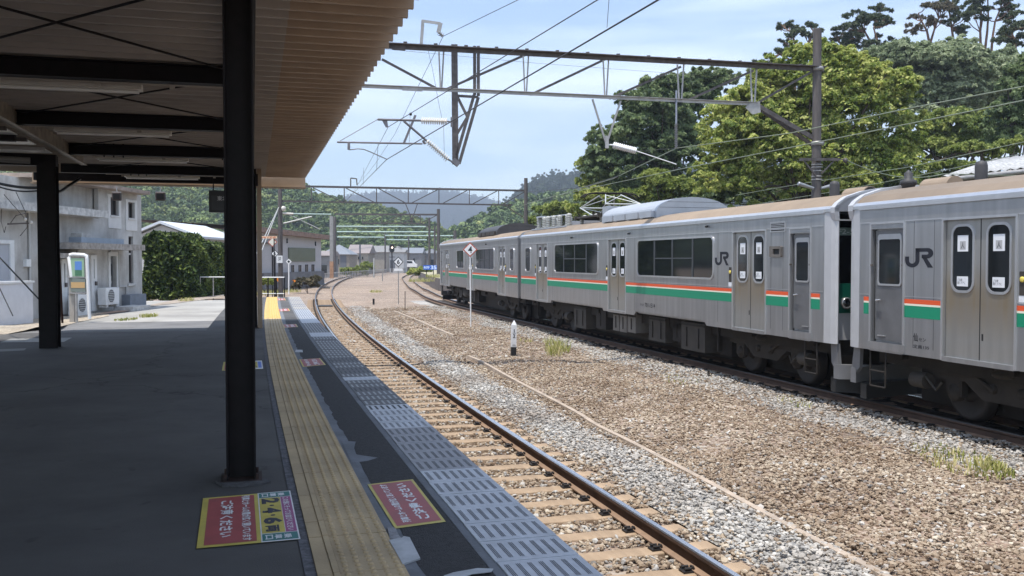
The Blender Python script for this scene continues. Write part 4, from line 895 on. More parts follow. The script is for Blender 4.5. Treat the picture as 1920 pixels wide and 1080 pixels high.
# ------------------------------------------------------------------ wires
def ytrack(y): return T_(y, -.545)
HWC = g(725,299).z; HWM = g(728,238).z
def wire(pts, r, m, label, group='overhead wires'): return cable(pts, r, m, label, 'overhead_wire', 'wire', group)
gc = g(725,299); nearc = at(1237,-2,8.3); nearc.z = gc.z+.02; nearc = EYE + ray(1237,-2)*((gc.z-HC)/ray(1237,-2).z)
c2p = q2(655,372); c3p = at(640,404,100)
far1 = at(680,351,48)
wire([nearc+(nearc-gc)*.6, nearc, gc], .0085, M_WIRE, 'thick contact wire from the top edge of the view to the cantilever steady arm')
wire([gc, at(640,385,62)], .008, M_WIRE, 'contact wire running on from the steady arm to the second gantry')
gm = g(728,238); nearm = EYE + ray(1120,0)*((gm.z-HC-.05)/ray(1120,0).z)
wire(sagpts(nearm+(nearm-gm)*.5, gm, .0), .007, M_WIRE, 'messenger wire from the top edge to the tip of the cantilever arm')
wire([gm, at(690,310,36), at(668,352,52), at(655,371,62)], .0065, M_WIRE, 'messenger wire sloping away beyond the cantilever arm')
gf = g(831,68); nearf = EYE + ray(975,-2)*((gf.z-HC)/ray(975,-2).z)
wire([nearf+(nearf-gf)*.4, nearf, gf], .0065, M_WIRE, 'upper feeder wire from the top edge to the raised bracket')
wire([gf, g(822,66)], .0065, M_WIRE, 'short jumper at the raised bracket')
e2 = q2(669.5,346); wire([gf, at(790,150,24.5), at(740,252,32), at(705,305,43), at(690,325,52), e2], .0065, M_WIRE, 'feeder wire sagging from the raised bracket to the second gantry bracket')
wire([g(803,95), g(811,130), g(822,190), g(832,240), g(833,290)], .004, M_WIRE, 'thin drop wire hanging beside the hanger posts')
for i, (x0, y0, x1, y1) in enumerate(((1142,-2,1138,52),(769,215,767,276),(709,270,706,320),(682,314,681,346))):
    dd = 12. if i == 0 else (22.5, 27, 40)[i-1]
    wire([at(x0,y0,dd), at(x1,y1,dd)], .004 if i < 2 else .006, M_WIRE, ('dropper clip wire at the very top of the view','dropper just right of the arm strut','dropper below the steady arm','far dropper before the second gantry')[i])
mb = MB(); mb.lathe([(.0,-.03),(.03,-.03),(.03,.03),(0,.03)], at(770,214,22.5), 8); o = mb.build('wire_clamp', M_BLACK); tag(o, 'small black clamp where the messenger wire meets the dropper', 'wire clamp')
wire([at(700,90,20.4)+Vector((0,0,0)), g(1000,118), g(1560,160,1.)], .003, M_WIRE, 'hair-thin wire strung just under the top chord')
# wires over the train: two long pale ones to the far right and their lower companions
wt1 = at(1268,278,23); 
wire([at(1940,158,15), at(1700,204,18.2), at(1480,250,21.3), wt1, at(1150,335,34), at(1040,368,50), at(990,382,66)], .011, M_WIREG, 'upper pale wire crossing the trees above the train')
wire([at(1940,184,14.5), at(1700,233,18.0), at(1480,277,21.0), at(1300,312,26), at(1110,352,36), at(1020,372,52), at(960,392,70)], .011, M_WIREG, 'second pale wire crossing the trees, running down to the pantograph')
wire([at(1940,262,24), at(1700,314,30), at(1500,345,36), at(1380,366,42)], .012, M_WIREG, 'third pale wire low over the train roof')
wire([at(1940,283,24), at(1720,330,30), at(1560,360,36), at(1360,392,46)], .012, M_WIREG, 'lowest pale wire just above the brown roof')
a = g(1585,299,-.14); wire(sagpts(a, at(1770,326,26), .25)+[at(1940,330,27)], .012, M_WIREG, 'slack wire from the pole cross arm toward the shed')
wire([at(1195,283,24.6), at(1268,278,23.3)], .007, M_WIRE, 'thin tie from the white insulator to the hanging insulator')
for i, (pts, lab) in enumerate((([at(986,360,66), at(1090,352,40), at(1160,330,31)], 'thin wire from the second pole toward the pantograph'),
    ([at(622,425,112), at(560,432,80), at(487,428,60)], 'thin wire along the hill from the pale mast toward the canopy'),
    ([at(600,446,90), at(700,430,110), at(822,420,100)], 'faint wire sagging across the far green hill'),
    ([at(660,440,120), at(740,452,150), at(805,455,129)], 'faint low wire above the far houses'))):
    wire(pts, .014, M_WIRE, lab)
# ------------------------------------------------------------------ lineside posts and signs
def diamond(mb, half, y, t=.004):
    mb.prism([(0,-half),(half,0),(0,half),(-half,0)], (0,y,0), (1,0,0), (0,0,1), (0,t,0))
def diamond_sign(x, yc, half_px, yb, z, label, rim, face, body=None, bodym=M_BLACK, r=.022, postm=M_WHITE, plate=False, inner=None):
    p = gp(x, yb, z); Y = p.y; t = thing('diamond_sign', label, 'sign', tuple(p), 0); hc = at(x, yc, Y).z-p.z; h = half_px/F*Y
    xt = at(x+(-1.5 if body == '4' else 0), yc, Y).x-p.x
    mb = MB(); mb.tube((0,0,-.3), (xt,0,hc-h*.7), r, 8); mb.build('post', postm, t)
    mb = MB(); diamond(mb, h, 0); a = mb.build('sign_rim', rim, t); a.location = (xt,-.03,hc)
    mb = MB(); diamond(mb, h*.8, 0, .003); a2 = mb.build('sign_face', face, t); a2.location = (xt,-.0335,hc)
    if inner: mb = MB(); diamond(mb, h*.5, 0, .003); a3 = mb.build('sign_mark', inner, t); a3.location = (xt,-.0375,hc)
    if body: text(body, h*.55, h*.9, bodym, (xt-h*.27,-.0345,hc-h*.45), (1,0,0), (0,0,1), t, name='numeral', bold=.03)
    if plate: mb = MB(); mb.box(xt-h*.8,xt+h*.8,-.05,-.01,hc-h*1.7,hc-h*1.25); mb.build('small_plate', M_WHITE, t)
    return t
diamond_sign(883,468,14,612,GZ,'white diamond sign with red rim and figure 4 on a tall white post',mat('rim_redbrown',(.42,.1,.06),.5),M_WHITE,'4',r=.026)
diamond_sign(747,491,10,570,GZ,'white diamond sign with black rim and figure 6 on a slim grey post',M_BLACK,M_WHITE,'6',r=.028,postm=M_STEEL,plate=True)
diamond_sign(511,454,9,556,GZ+.2,'red-rimmed blank diamond sign beside the canopy end',mat('rim_redbrown',(.5,.08,.05),.5),mat('cream',(.7,.66,.56),.5),postm=M_STEELDK,r=.03)
diamond_sign(515.5,475.5,7.5,557,GZ+.2,'black-rimmed diamond sign, lower of two at canopy end',M_BLACK,M_WHITE,'6',postm=M_STEELDK,r=.045)
diamond_sign(541.5,490.5,5.5,549,GZ+.1,'small white diamond sign with black diamond mark on a white post before the grey building',M_WHITE,M_WHITE,inner=M_BLACK,r=.05)
def tri(x, yc, half, yb, z, label):
    p = gp(x, yb, z); t = thing('marker', label, 'marker', tuple(p)); Y = p.y; h = half/F*Y; hc = at(x,yc,Y).z-p.z
    mb = MB(); mb.prism([(-h,h*.75),(0,-h*.75),(h,h*.75)], (0,-.02,hc), (1,0,0), (0,0,1), (0,.02,0)); mb.build('triangle', M_ORANGE, t)
    mb = MB(); mb.tube((-h*.5,0,-.2), (-h*.5,0,hc+h*.6), .035, 6); mb.tube((h*.5,0,-.2), (h*.5,0,hc-.1), .025, 6); mb.build('post', M_STEELDK, t)
    mb = MB(); mb.box(-h*1.1,h*1.1,-.005,.005,hc+h*.78,hc+h*.95); mb.build('cap', M_BLACK, t)
tri(521.5,524.5,5.5,552,GZ+.2,'larger orange triangle marker by the dark pole'); tri(552.5,528,4,546,GZ,'smaller orange triangle marker right of the white diamond post')
p = at(503,445,50); t = thing('board_sign', 'narrow orange and white board with black characters at the canopy end', 'sign', tuple(p)); mb = MB(); mb.box(-.48,.46,-.02,.02,-.06,.06); mb.build('board', mat('board_cream',(.75,.55,.36),.6), t)
text('→出発反応', .84,.09,mat('board_ink',(.45,.07,.03),.6),(-.42,-.021,-.045),(1,0,0),(0,0,1),t,bold=.03); mb = MB(); mb.tube((.3,.03,-.06),(.3,.03,-3.4),.03,6); mb.build('post', M_STEELDK, t)
# distance post
p = gp(962.5,665,GZ); t = thing('distance_post', 'white square distance post with pointed top, figures 1/2, black foot', 'distance post', tuple(p), R(8)); t.rotation_euler = (0, R(1.3), R(8))
hw = .068; mb = MB(); mb._add([(-hw,-hw,.21),(hw,-hw,.21),(hw,hw,.21),(-hw,hw,.21),(-hw*.95,-hw*.95,.80),(hw*.95,-hw*.95,.80),(hw*.95,hw*.95,.80),(-hw*.95,hw*.95,.80),(0,0,.93)],[(0,3,2,1),(0,1,5,4),(1,2,6,5),(2,3,7,6),(3,0,4,7),(4,5,8),(5,6,8),(6,7,8),(7,4,8)]); mb.build('post_shaft', mat('post_white',(.66,.66,.66),.7,var=.12,vscale=9), t)
mb = MB(); mb.box(-hw*1.02,hw*1.02,-hw*1.02,hw*1.02,-.2,.21); mb.build('black_foot', M_BLACK, t)
fy = -hw-.002
text('1',.02,.09,M_BLACK,(-.01,fy,.60),(1,0,0),(0,0,1),t,'numeral',.02); text('2',.062,.10,M_BLACK,(-.031,fy,.455),(1,0,0),(0,0,1),t,'numeral',.02); text('375',.085,.05,M_BLACK,(-.042,fy,.225),(1,0,0),(0,0,1),t,'numeral',.01)
mb = MB(); mb.box(-.05,.05,fy-.001,fy,.578,.588); mb.build('bar_mark', M_BLACK, t)
post_thing('marker_post','post',759.5,546,580,47.9,.018,M_STEELDK,'thin dark rod standing in ballast right of the figure 6 sign')
post_thing('marker_post','post',700.5,560,566,54,.06,M_BLACK,'tiny black stub post in the ballast between the tracks')
post_thing('marker_post','post',701,484,517,110,.09,M_PALE,'pale post with round top inside the far bend')
post_thing('marker_post','post',717,507,523,95,.05,M_STEEL,'short grey post in the ballast near the far bend')
# railings
def railing(px, z, h, label, n=None, r=.025, m=M_WHITE, mids=(.5,), posts=None, name='railing', pm=None):
    pts = [at(x, 488, Y) for x, Y in px]; t = thing(name, label, 'railing', (pts[0].x, pts[0].y, z)); b = t.location.copy(); P = [Vector((p.x-b.x, p.y-b.y, 0)) for p in pts]
    mb = MB(); mb.path([q+Vector((0,0,h)) for q in P], r, 6); mb.build('top_rail', m, t)
    if mids: 
        for k in mids: mb = MB(); mb.path([q+Vector((0,0,h*k)) for q in P], r*.8, 6); mb.build('mid_rail', m, t)
    L = [(P[i+1]-P[i]).length for i in range(len(P)-1)]; tot = sum(L); n = n or int(tot/1.2)
    for i in range(n+1):
        d = tot*i/n; k = 0
        while k < len(L)-1 and d > L[k]: d -= L[k]; k += 1
        q = P[k].lerp(P[k+1], min(1, d/L[k])); mb = MB(); mb.tube(q-Vector((0,0,.4)), q+Vector((0,0,h)), r, 6); mb.build('post', pm or m, t)
    return t
railing([(487,45.5),(533,45.5)], GZ+.35, 1.35, 'white two-rail railing with dark posts across the platform end', 3, .03, M_WHITE, (.42,), pm=M_STEELDK)
railing([(375,50),(424,50)], -.75, 1.3, 'white pipe railing in front of the dark hedges', 2, .03, M_WHITE, (.1,), pm=M_STEEL)
railing([(602.5,110),(626,118),(680,140),(723,165),(760,190)], GZ-.4, 1.35, 'long grey trackside fence following the outside of the bend', 60, .045, M_STEEL, ())
# ================================================================== the three cars
def steel_mat(name, col, rough, streak, metal=.75, stain=0):
    m = bpy.data.materials.new(name); m.use_nodes = True; t = m.node_tree; n = t.nodes; l = t.links; b = n['Principled BSDF']
    b.inputs['Metallic'].default_value = metal; b.inputs['Roughness'].default_value = rough
    c = n.new('ShaderNodeTexCoord'); mp = n.new('ShaderNodeMapping'); mp.inputs['Scale'].default_value = (3.5, 3.5, .3); l.new(c.outputs['Object'], mp.inputs[0])
    nt = n.new('ShaderNodeTexNoise'); nt.inputs['Scale'].default_value = 2.2; nt.inputs['Detail'].default_value = 6; l.new(mp.outputs[0], nt.inputs[0])
    r = n.new('ShaderNodeValToRGB'); r.color_ramp.elements[0].position = .3; r.color_ramp.elements[1].position = .7
    r.color_ramp.elements[0].color = (*[x*(1-streak) for x in col], 1); r.color_ramp.elements[1].color = (*[x*(1+streak*.5) for x in col], 1); l.new(nt.outputs[0], r.inputs[0])
    out = r.outputs[0]
    if stain:
        sx = n.new('ShaderNodeSeparateXYZ'); l.new(c.outputs['Object'], sx.inputs[0])
        mr = n.new('ShaderNodeMapRange'); mr.inputs[1].default_value = 1.25; mr.inputs[2].default_value = 1.75; l.new(sx.outputs[2], mr.inputs[0])
        mr2 = n.new('ShaderNodeMapRange'); mr2.inputs[1].default_value = 2.3; mr2.inputs[2].default_value = 1.9; l.new(sx.outputs[2], mr2.inputs[0])
        mu = n.new('ShaderNodeMath'); mu.operation = 'MULTIPLY'; l.new(mr.outputs[0], mu.inputs[0]); l.new(mr2.outputs[0], mu.inputs[1])
        m3 = n.new('ShaderNodeMath'); m3.operation = 'MULTIPLY'; l.new(mu.outputs[0], m3.inputs[0]); l.new(nt.outputs[0], m3.inputs[1])
        m4 = n.new('ShaderNodeMath'); m4.operation = 'MULTIPLY'; m4.inputs[1].default_value = stain; m4.use_clamp = True; l.new(m3.outputs[0], m4.inputs[0])
        mx = n.new('ShaderNodeMix'); mx.data_type = 'RGBA'; mx.inputs[7].default_value = (.33, .235, .12, 1); l.new(m4.outputs[0], mx.inputs[0]); l.new(out, mx.inputs[6]); out = mx.outputs[2]
    l.new(out, b.inputs['Base Color'])
    nb = n.new('ShaderNodeTexNoise'); nb.inputs['Scale'].default_value = 1.3; l.new(c.outputs['Object'], nb.inputs[0]); bp = n.new('ShaderNodeBump'); bp.inputs['Strength'].default_value = .25; bp.inputs['Distance'].default_value = .03
    l.new(nb.outputs[0], bp.inputs['Height']); l.new(bp.outputs[0], b.inputs['Normal'])
    return m
M_BODY = steel_mat('stainless_side', (.46,.462,.47), .29, .14, .75); M_DOOR = steel_mat('stainless_door', (.42,.41,.39), .33, .14, .65, stain=1.15)
M_TRIMM = steel_mat('stainless_trim', (.62,.62,.63), .3, .06); M_CABD = mat('cab_door_grey', (.19,.19,.195), .4, .5, var=.12, vscale=3)
M_ROOFB = mat('roof_dust_brown', (.26,.20,.145), .8, var=.12, vscale=1.5); M_FRONT = mat('front_grey', (.52,.52,.53), .4, .3, var=.05)
M_SRED = mat('stripe_red', (.72,.10,.03), .4); M_SWH = mat('stripe_cream', (.80,.76,.62), .4); M_SGR = mat('stripe_green', (.01,.24,.13), .4)
M_UND = mat('under_grime', (.022,.018,.015), .85, var=.4, vscale=4); M_UND2 = mat('under_box', (.048,.041,.034), .75, var=.3, vscale=3); M_UNDL = mat('under_light', (.15,.135,.12), .7, var=.2)
M_WHEEL = mat('wheel_steel', (.035,.03,.028), .6, .3, var=.3); M_GASK = mat('gasket', (.02,.02,.02), .6)
M_WGL = mat('window_glass', (.012,.015,.017), .05, spec=.5); M_FRAME = mat('window_bar', (.05,.055,.06), .4); M_PAPER = mat('sticker_white', (.75,.76,.78), .5); M_INK = mat('marking_ink', (.012,.013,.02), .5)
M_LAMPY = mat('button_yellow', (.75,.6,.12), .4)
M_ACG = mat('ac_grey', (.42,.44,.47), .45, .3, var=.08, vscale=2); M_ACD = mat('ac_dark', (.05,.048,.05), .6, var=.2); M_INSG = mat('insulator_grey', (.36,.36,.33), .35)
WH = .8 + .5335; LEN = 19.5; ZB = .945; ZG = 3.15
def build_car(label, spec, loc, rz, nearside):
    car = thing('train_car', label, 'train car', loc, rz, 'cars of the silver train')
    P = lambda mb, n, m, par=car, **k: mb.build(n, m, par)
    drs = spec['doors']; cab = spec.get('cab'); wins = spec['windows']
    # --- body: shell with door recesses
    mb = MB(); mb.box(.29 if spec['front'] else .06, LEN-.06, -WH+.07, WH-.07, 1.0, ZG)
    opens = sorted([(a, b) for a, b in drs] + ([cab] if cab else []))
    for sd in (-1, 1):
        y0, y1 = sd*(WH-.07), sd*WH; u = .30 if spec['front'] else .03
        for a, b in opens + [(LEN-.03, LEN)]:
            low = [(x, y) for x, y in spec['low'] if x < a and y > u]
            mb.box(u, a, y0, y1, 1.04, ZG)
            for x, y in low: 
                x_, y_ = max(x, u), min(y, a); mb.prism([(x_, 1.04),(y_,1.04),(y_-(.12 if y < a else 0),ZB),(x_+(.12 if x > u else 0),ZB)], (0, min(y0,y1), 0), (1,0,0), (0,0,1), (0, .07, 0))
            u = b
        for a, b in opens:
            mb.box(a, b, y0, y1, 2.90 if (a, b) != cab else 2.82, ZG); mb.box(a, b, y0, y1+sd*.012, ZB-.01, ZB+.055)
    body = P(mb, 'body', M_BODY)
    # mouldings
    mb = MB()
    for sd in (-1, 1):
        y1 = sd*WH; mb.box(.3, LEN-.05, y1, y1+sd*.03, ZG-.02, ZG+.03); u = .32
        for a, b in opens + [(LEN-.03, LEN)]:
            mb.box(u, a-.04, y1, y1+sd*.008, 2.915, 2.935); mb.box(u, a-.04, y1, y1+sd*.006, 1.80, 1.812); u = b+.04
        for a, b in opens:
            for x in (a-.035, b): mb.box(x, x+.035, y1, y1+sd*.014, ZB, 2.93)
            mb.box(a, b, y1, y1+sd*.014, 2.895, 2.93)
    mb.box(0,0,0,0,0,0) if False else None
    P(mb, 'moulding', M_TRIMM, body)
    # panel seams
    mb = MB()
    for sd in (-1, 1):
        for a, b in opens:
            for x in (a-.62, b+.66):
                if .5 < x < LEN-.3 and not any(w[0]-.05 < x < w[1]+.05 for w in wins) and not any(p-.05 < x < q+.05 for p, q in opens): mb.box(x-.003, x+.003, sd*WH, sd*(WH+.0012), 1.06, 2.91)
        mb.box(.34, LEN-.06, sd*WH, sd*(WH+.0012), 1.118, 1.123) if not opens else None
    if mb.v: P(mb, 'panel_seam', M_GASK, body)
    # stripes
    for nm, m, z0, z1 in (('red_stripe',M_SRED,1.703,1.77),('cream_stripe',M_SWH,1.675,1.703),('green_stripe',M_SGR,1.50,1.675)):
        for sd in (-1, 1):
            u = .42 if spec['front'] else .06
            for a, b in opens + [(LEN-.06, LEN)]: mb = MB(); mb.box(u, a-.036, sd*WH, sd*(WH+.002), z0, z1); P(mb, nm, m, body); u = b+.036
    # --- roof
    W = WH; prof = [(-W-.01,ZG),(-W-.01,3.20),(-W+.03,3.245),(-W+.07,3.255),(-W*.86,3.36),(-W*.62,3.455),(-W*.32,3.515),(0,3.53)]
    prof += [(-a, b) for a, b in prof[::-1][1:]]
    mb = MB(); n = len(prof); us = [.0 if spec['front'] else .02, LEN-.02]
    vs = [(u, a, b) for u in us for a, b in prof]
    for k in range(n-1):
        mb.v = mb.v or [tuple(v) for v in vs]; mb.f.append((k, k+1, n+k+1, n+k)[::-1]); mb.sm.append(3 <= k <= n-5); mb.mi.append(0 if 3 <= k <= n-5 else 1)
    for base, rev in ((0, False), (n, True)):
        f = tuple(base+i for i in range(n)); mb.f.append(f[::-1] if rev else f); mb.sm.append(False); mb.mi.append(1)
    roof = P(mb, 'roof', [M_ROOFB, M_TRIMM])
    if spec['front']:
        mb = MB(); arch = [(-W-.012,3.13),(-W-.012,3.22),(-W+.06,3.30),(-W*.84,3.40),(-W*.6,3.50),(-W*.3,3.565),(0,3.58)]; arch += [(-a,b) for a, b in arch[::-1][1:]]
        inner = [(a*.95, b-.05) for a, b in arch]
        mb.ring(arch+[(W*.985,3.0),(-W*.985,3.0)], inner+[(W*.93,3.02),(-W*.93,3.02)], (-.0,0,0), (0,1,0), (0,0,1), (.12,0,0)); P(mb, 'front_hood', M_FRONT)
        # rounded corner posts of the front and the recessed black face
        mb = MB()
        for sd in (-1, 1):
            pl = [(.30, sd*W),(.12, sd*(W-.01)),(.03, sd*(W-.035)),(.0, sd*(W-.07)),(.02, sd*(W-.10)),(.14, sd*(W-.11)),(.30, sd*(W-.11))]
            mb.prism(pl, (0,0,ZB-.0), (1,0,0), (0,1,0), (0,0,3.2-ZB))
        mb.box(.16, .3, -W+.11, W-.11, ZB+.05, 1.45); P(mb, 'front_frame', M_FRONT)
        mb = MB(); mb.box(.20,.28,-W+.112,W-.112,1.95,3.12); face = P(mb, 'front_window', mat('front_glass', (.004,.004,.005), .7, spec=.05))
        mb = MB(); mb.box(.14,.29,-W+.112,W-.112,1.45,1.949); P(mb, 'front_green_panel', mat('panel_green', (.004,.085,.055), .35))
        for sd in (-1, 1):
            mb = MB(); mb.lathe([(.10,0),(.10,.06),(.085,.075),(.07,.06),(0,.03)], (.14,sd*(W-.30),1.62), 16, axis=(-1,0,0)); P(mb, 'headlight', mat('headlight_rim', (.5,.5,.5), .2, .8))
            mb = MB(); mb.lathe([(.066,0),(.066,.01),(0,.012)], (.09,sd*(W-.30),1.62), 16, axis=(-1,0,0)); P(mb, 'headlight_lens', M_GLASS)
        mb = MB(); mb.box(.100,.108,-.3,.3,2.74,2.86) if False else mb.box(.188,.199,spec['nside']*(W-.72),spec['nside']*(W-.14),2.76,2.89); P(mb, 'number_board', mat('number_board', (.22,.3,.26), .4), face)
        ya = spec['nside']*(W-.36) if spec['nside'] > 0 else spec['nside']*(W-.36)
        yy0 = max(spec['nside']*(W-.18), spec['nside']*(W-.68)); text(spec['number'], .5, .09, mat('pale_ink', (.65,.7,.66), .4), (.1875, yy0, 2.78), (0,-1,0), (0,0,1), face, 'numerals', .01)
        # coupler, snow plough, steps
        mb = MB(); mb.box(-.28,.3,-.16,.16,.72,.98); mb.tube((-.25,0,.85),(.6,0,.85),.09,10); P(mb, 'coupler', M_UND)
        mb = MB()
        for sd in (-1, 1):
            mb.prism([(.05,ZB),(.22,ZB),(.20,.62),(.08,.50),(-.02,.50)], (0, sd*(W-.12)-.03, 0), (1,0,0), (0,0,1), (0,.06,0))
        pl = [(.12,-W+.08),(-.02,-W+.08),(-.22,-W+.55),(-.28,0),(-.22,W-.55),(-.02,W-.08),(.12,W-.08),(-.12,W-.55),(-.18,0),(-.12,-W+.55)]
        mb.prism(pl, (0,0,.36), (1,0,0), (0,1,0), (0,0,.24)); P(mb, 'snow_plough', mat('plough_grey', (.17,.17,.175), .5, .2, var=.1))
        mb = MB(); mb.prism([(.15,-W+.15),(-.15,-W+.6),(-.2,0),(-.15,W-.6),(.15,W-.15),(.3,W-.15),(0,0),(.3,-W+.15)], (0,0,.12), (1,0,0), (0,1,0), (0,0,.24)); P(mb, 'plough_rubber', M_GASK)
        for sd in (-1,1):
            mb = MB()
            for x in (.55,.92): mb.tube((x,sd*(W-.04),ZB),(x,sd*(W-.04),.38),.016,6)
            for z in (.38,.62): mb.tube((.55,sd*(W-.04),z),(.92,sd*(W-.04),z),.014,6)
            P(mb, 'cab_step', M_UND)
    # --- passenger doors
    for (a, b) in drs:
        c = (a+b)/2
        for sd in (-1, 1):
            yo = sd*(WH-.045)
            for (x0, x1) in ((a+.005, c-.006), (c+.006, b-.005)):
                mb = MB(); mb.box(x0, x1, yo-sd*.03, yo, ZB+.055, 2.895); d = P(mb, 'door', M_DOOR)
                wx0, wx1 = (x0+x1)/2-.185, (x0+x1)/2+.185; wz0, wz1 = 1.93, 2.80
                O = (0, yo, 0); X = (1,0,0); Z = (0,0,1)
                mb = MB(); mb.prism(rrect(wx0,wx1,wz0,wz1,.12), O, X, Z, (0,sd*.006,0)); w = P(mb, 'door_window', M_WGL, d)
                mb = MB(); mb.ring(rrect(wx0-.035,wx1+.035,wz0-.035,wz1+.035,.15), rrect(wx0,wx1,wz0,wz1,.12), O, X, Z, (0,sd*.014,0)); P(mb, 'window_trim', M_TRIMM, d)
                mb = MB(); xm = (wx0+wx1)/2; mb.box(xm-.10,xm+.10,yo+sd*.006,yo+sd*.008,2.46,2.68); P(mb, 'paper_notice', M_PAPER, d)
                mb = MB(); ys_ = yo+sd*.0085
                mb.box(xm-.055,xm+.055,ys_,ys_+sd*.0005,2.485,2.60); P(mb, 'notice_picture', mat('sticker_grey', (.42,.42,.42), .6), d)
                text('人', .07,.09, M_INK, (xm-.035*(1 if sd < 0 else -1), ys_+sd*.001, 2.497), (1 if sd < 0 else -1,0,0), (0,0,1), d, 'notice_print', .01, lift=0)
                mb = MB(); mb.box(xm-.105,xm+.105,yo+sd*.006,yo+sd*.008,1.985,2.12); P(mb, 'paper_notice', M_PAPER, d)
                text('ご注意\n開くドアに', .15,.075, M_INK, (xm-.09*(1 if sd < 0 else -1), ys_+sd*.001, 2.015), (1 if sd < 0 else -1,0,0), (0,0,1), d, 'notice_print', 0, lift=0)
            mb = MB(); mb.box(c-.007, c+.007, yo-sd*.02, yo+sd*.003, ZB+.06, 2.89); xx = c+.05 if sd*nearside > 0 else c-.05
            mb.box(xx-.014, xx+.014, yo, yo+sd*.003, 1.27, 1.36); P(mb, 'door_seal', M_GASK)
            mb = MB(); mb.prism(rrect(b+.07,b+.17,1.90,2.20,.01), (0,sd*WH,0), (1,0,0), (0,0,1), (0,sd*.006,0)); bp_ = P(mb, 'button_panel', M_UND2)
            mb = MB(); mb.lathe([(.036,0),(.036,.012),(.02,.016),(.0,.016)], (b+.12, sd*(WH+.005), 2.1), 14, axis=(0,sd,0)); P(mb, 'door_button', M_LAMPY, bp_)
            mb = MB(); mb.box(b+.06,b+.19,sd*WH,sd*(WH+.003),1.79,1.895); P(mb, 'paper_notice', M_PAPER, bp_)
    # --- cab doors
    if cab:
        a, b = cab
        for sd in (-1, 1):
            yo = sd*(WH-.05); mb = MB(); mb.box(a+.04, b-.04, yo-sd*.02, yo, 1.12, 2.80); d = P(mb, 'cab_door', M_CABD)
            mb = MB(); mb.box(a, a+.04, yo-sd*.02, yo-sd*.012, 1.08, 2.82); mb.box(b-.04, b, yo-sd*.02, yo-sd*.012, 1.08, 2.82); P(mb, 'door_gap', M_GASK, d)
            mb = MB(); mb.prism(rrect(a+.13,b-.13,1.98,2.66,.04), (0,yo,0), (1,0,0), (0,0,1), (0,sd*.004,0)); P(mb, 'door_window', M_WGL, d)
            mb = MB(); mb.ring(rrect(a+.10,b-.10,1.95,2.74,.05), rrect(a+.13,b-.13,1.98,2.66,.04), (0,yo,0), (1,0,0), (0,0,1), (0,sd*.012,0)); P(mb, 'window_trim', M_TRIMM, d)
            mb = MB(); hx = a+.12 if sd*nearside > 0 and spec.get('hflip') else b-.12
            mb.tube((hx,yo,1.72),(hx,yo+sd*.05,1.72),.014,8); mb.tube((hx,yo+sd*.05,1.72),(hx+(.11 if hx < (a+b)/2 else -.11),yo+sd*.05,1.735),.013,8); mb.box(a+.12,a+.3,yo,yo+sd*.02,1.17,1.185); P(mb, 'handle', M_TRIMM, d)
            mb = MB(); mb.box(a-.06,b+.06,sd*WH,sd*(WH+.02),.96,1.08); P(mb, 'door_sill', M_BODY, d)
            mb = MB(); mb.box(a-.0,a+.02,sd*(WH-.02),sd*(WH+.02),2.25,2.28); mb.box(b-.02,b+.0,sd*(WH-.02),sd*(WH+.02),2.25,2.28); P(mb, 'hinge_clip', M_UNDL, d)
    # --- windows
    for (a, b, mull, trans) in wins:
        for sd in (-1, 1):
            z0, z1 = (1.94, 2.85); O = (0, sd*WH, 0); X = (1,0,0); Z = (0,0,1); rr_ = .12
            if b-a < .9: z0, z1 = 1.93, 2.80
            mb = MB(); mb.prism(rrect(a+.03,b-.03,z0+.03,z1-.03,rr_), O, X, Z, (0,sd*.004,0)); w = P(mb, 'window', M_WGL)
            mb = MB(); mb.ring(rrect(a-.01,b+.01,z0-.01,z1+.01,rr_+.03), rrect(a+.03,b-.03,z0+.03,z1-.03,rr_), O, X, Z, (0,sd*.02,0)); P(mb, 'window_frame', M_TRIMM, w)
            if mull:
                mb = MB()
                for x in mull: mb.box(x-.035,x+.035,sd*WH,sd*(WH+.014),z0+.035,z1-.035)
                for x0, x1 in trans: mb.box(x0+.035,x1-.035,sd*WH,sd*(WH+.012),z0+.43,z0+.46)
                P(mb, 'window_bar', M_FRAME, w)
    # --- roof gear
    for (u0, u1, m, dark) in spec.get('ac', ()):
        hw_ = 1.0; pts = [(-hw_,3.40),(-hw_,3.56)] + [(-hw_*math.cos(R(a)), 3.56+.37*math.sin(R(a))) for a in range(12,169,12)] + [(hw_,3.56),(hw_,3.40)]
        pts = pts[::-1]
        mb = MB(); mb.prism(pts, (u0,0,0), (0,1,0), (0,0,1), (u1-u0,0,0)); ac = P(mb, 'air_conditioner', m)
        mb = MB()
        for sd in (-1,1):
            for k in range(4): x = u0+.1+(u1-u0-.2)*k/4; mb.box(x, x+(u1-u0-.2)/4-.12, sd*hw_, sd*(hw_+.09), 3.42, 3.58)
        P(mb, 'side_louvre', M_UND2 if dark else M_ACG, ac)
        mb = MB(); mb.box(u0-.004,u1+.004,-.92,.92,3.66,3.667); mb.box(u0-.004,u1+.004,-.7,.7,3.80,3.806); P(mb, 'seam', M_UND, ac)
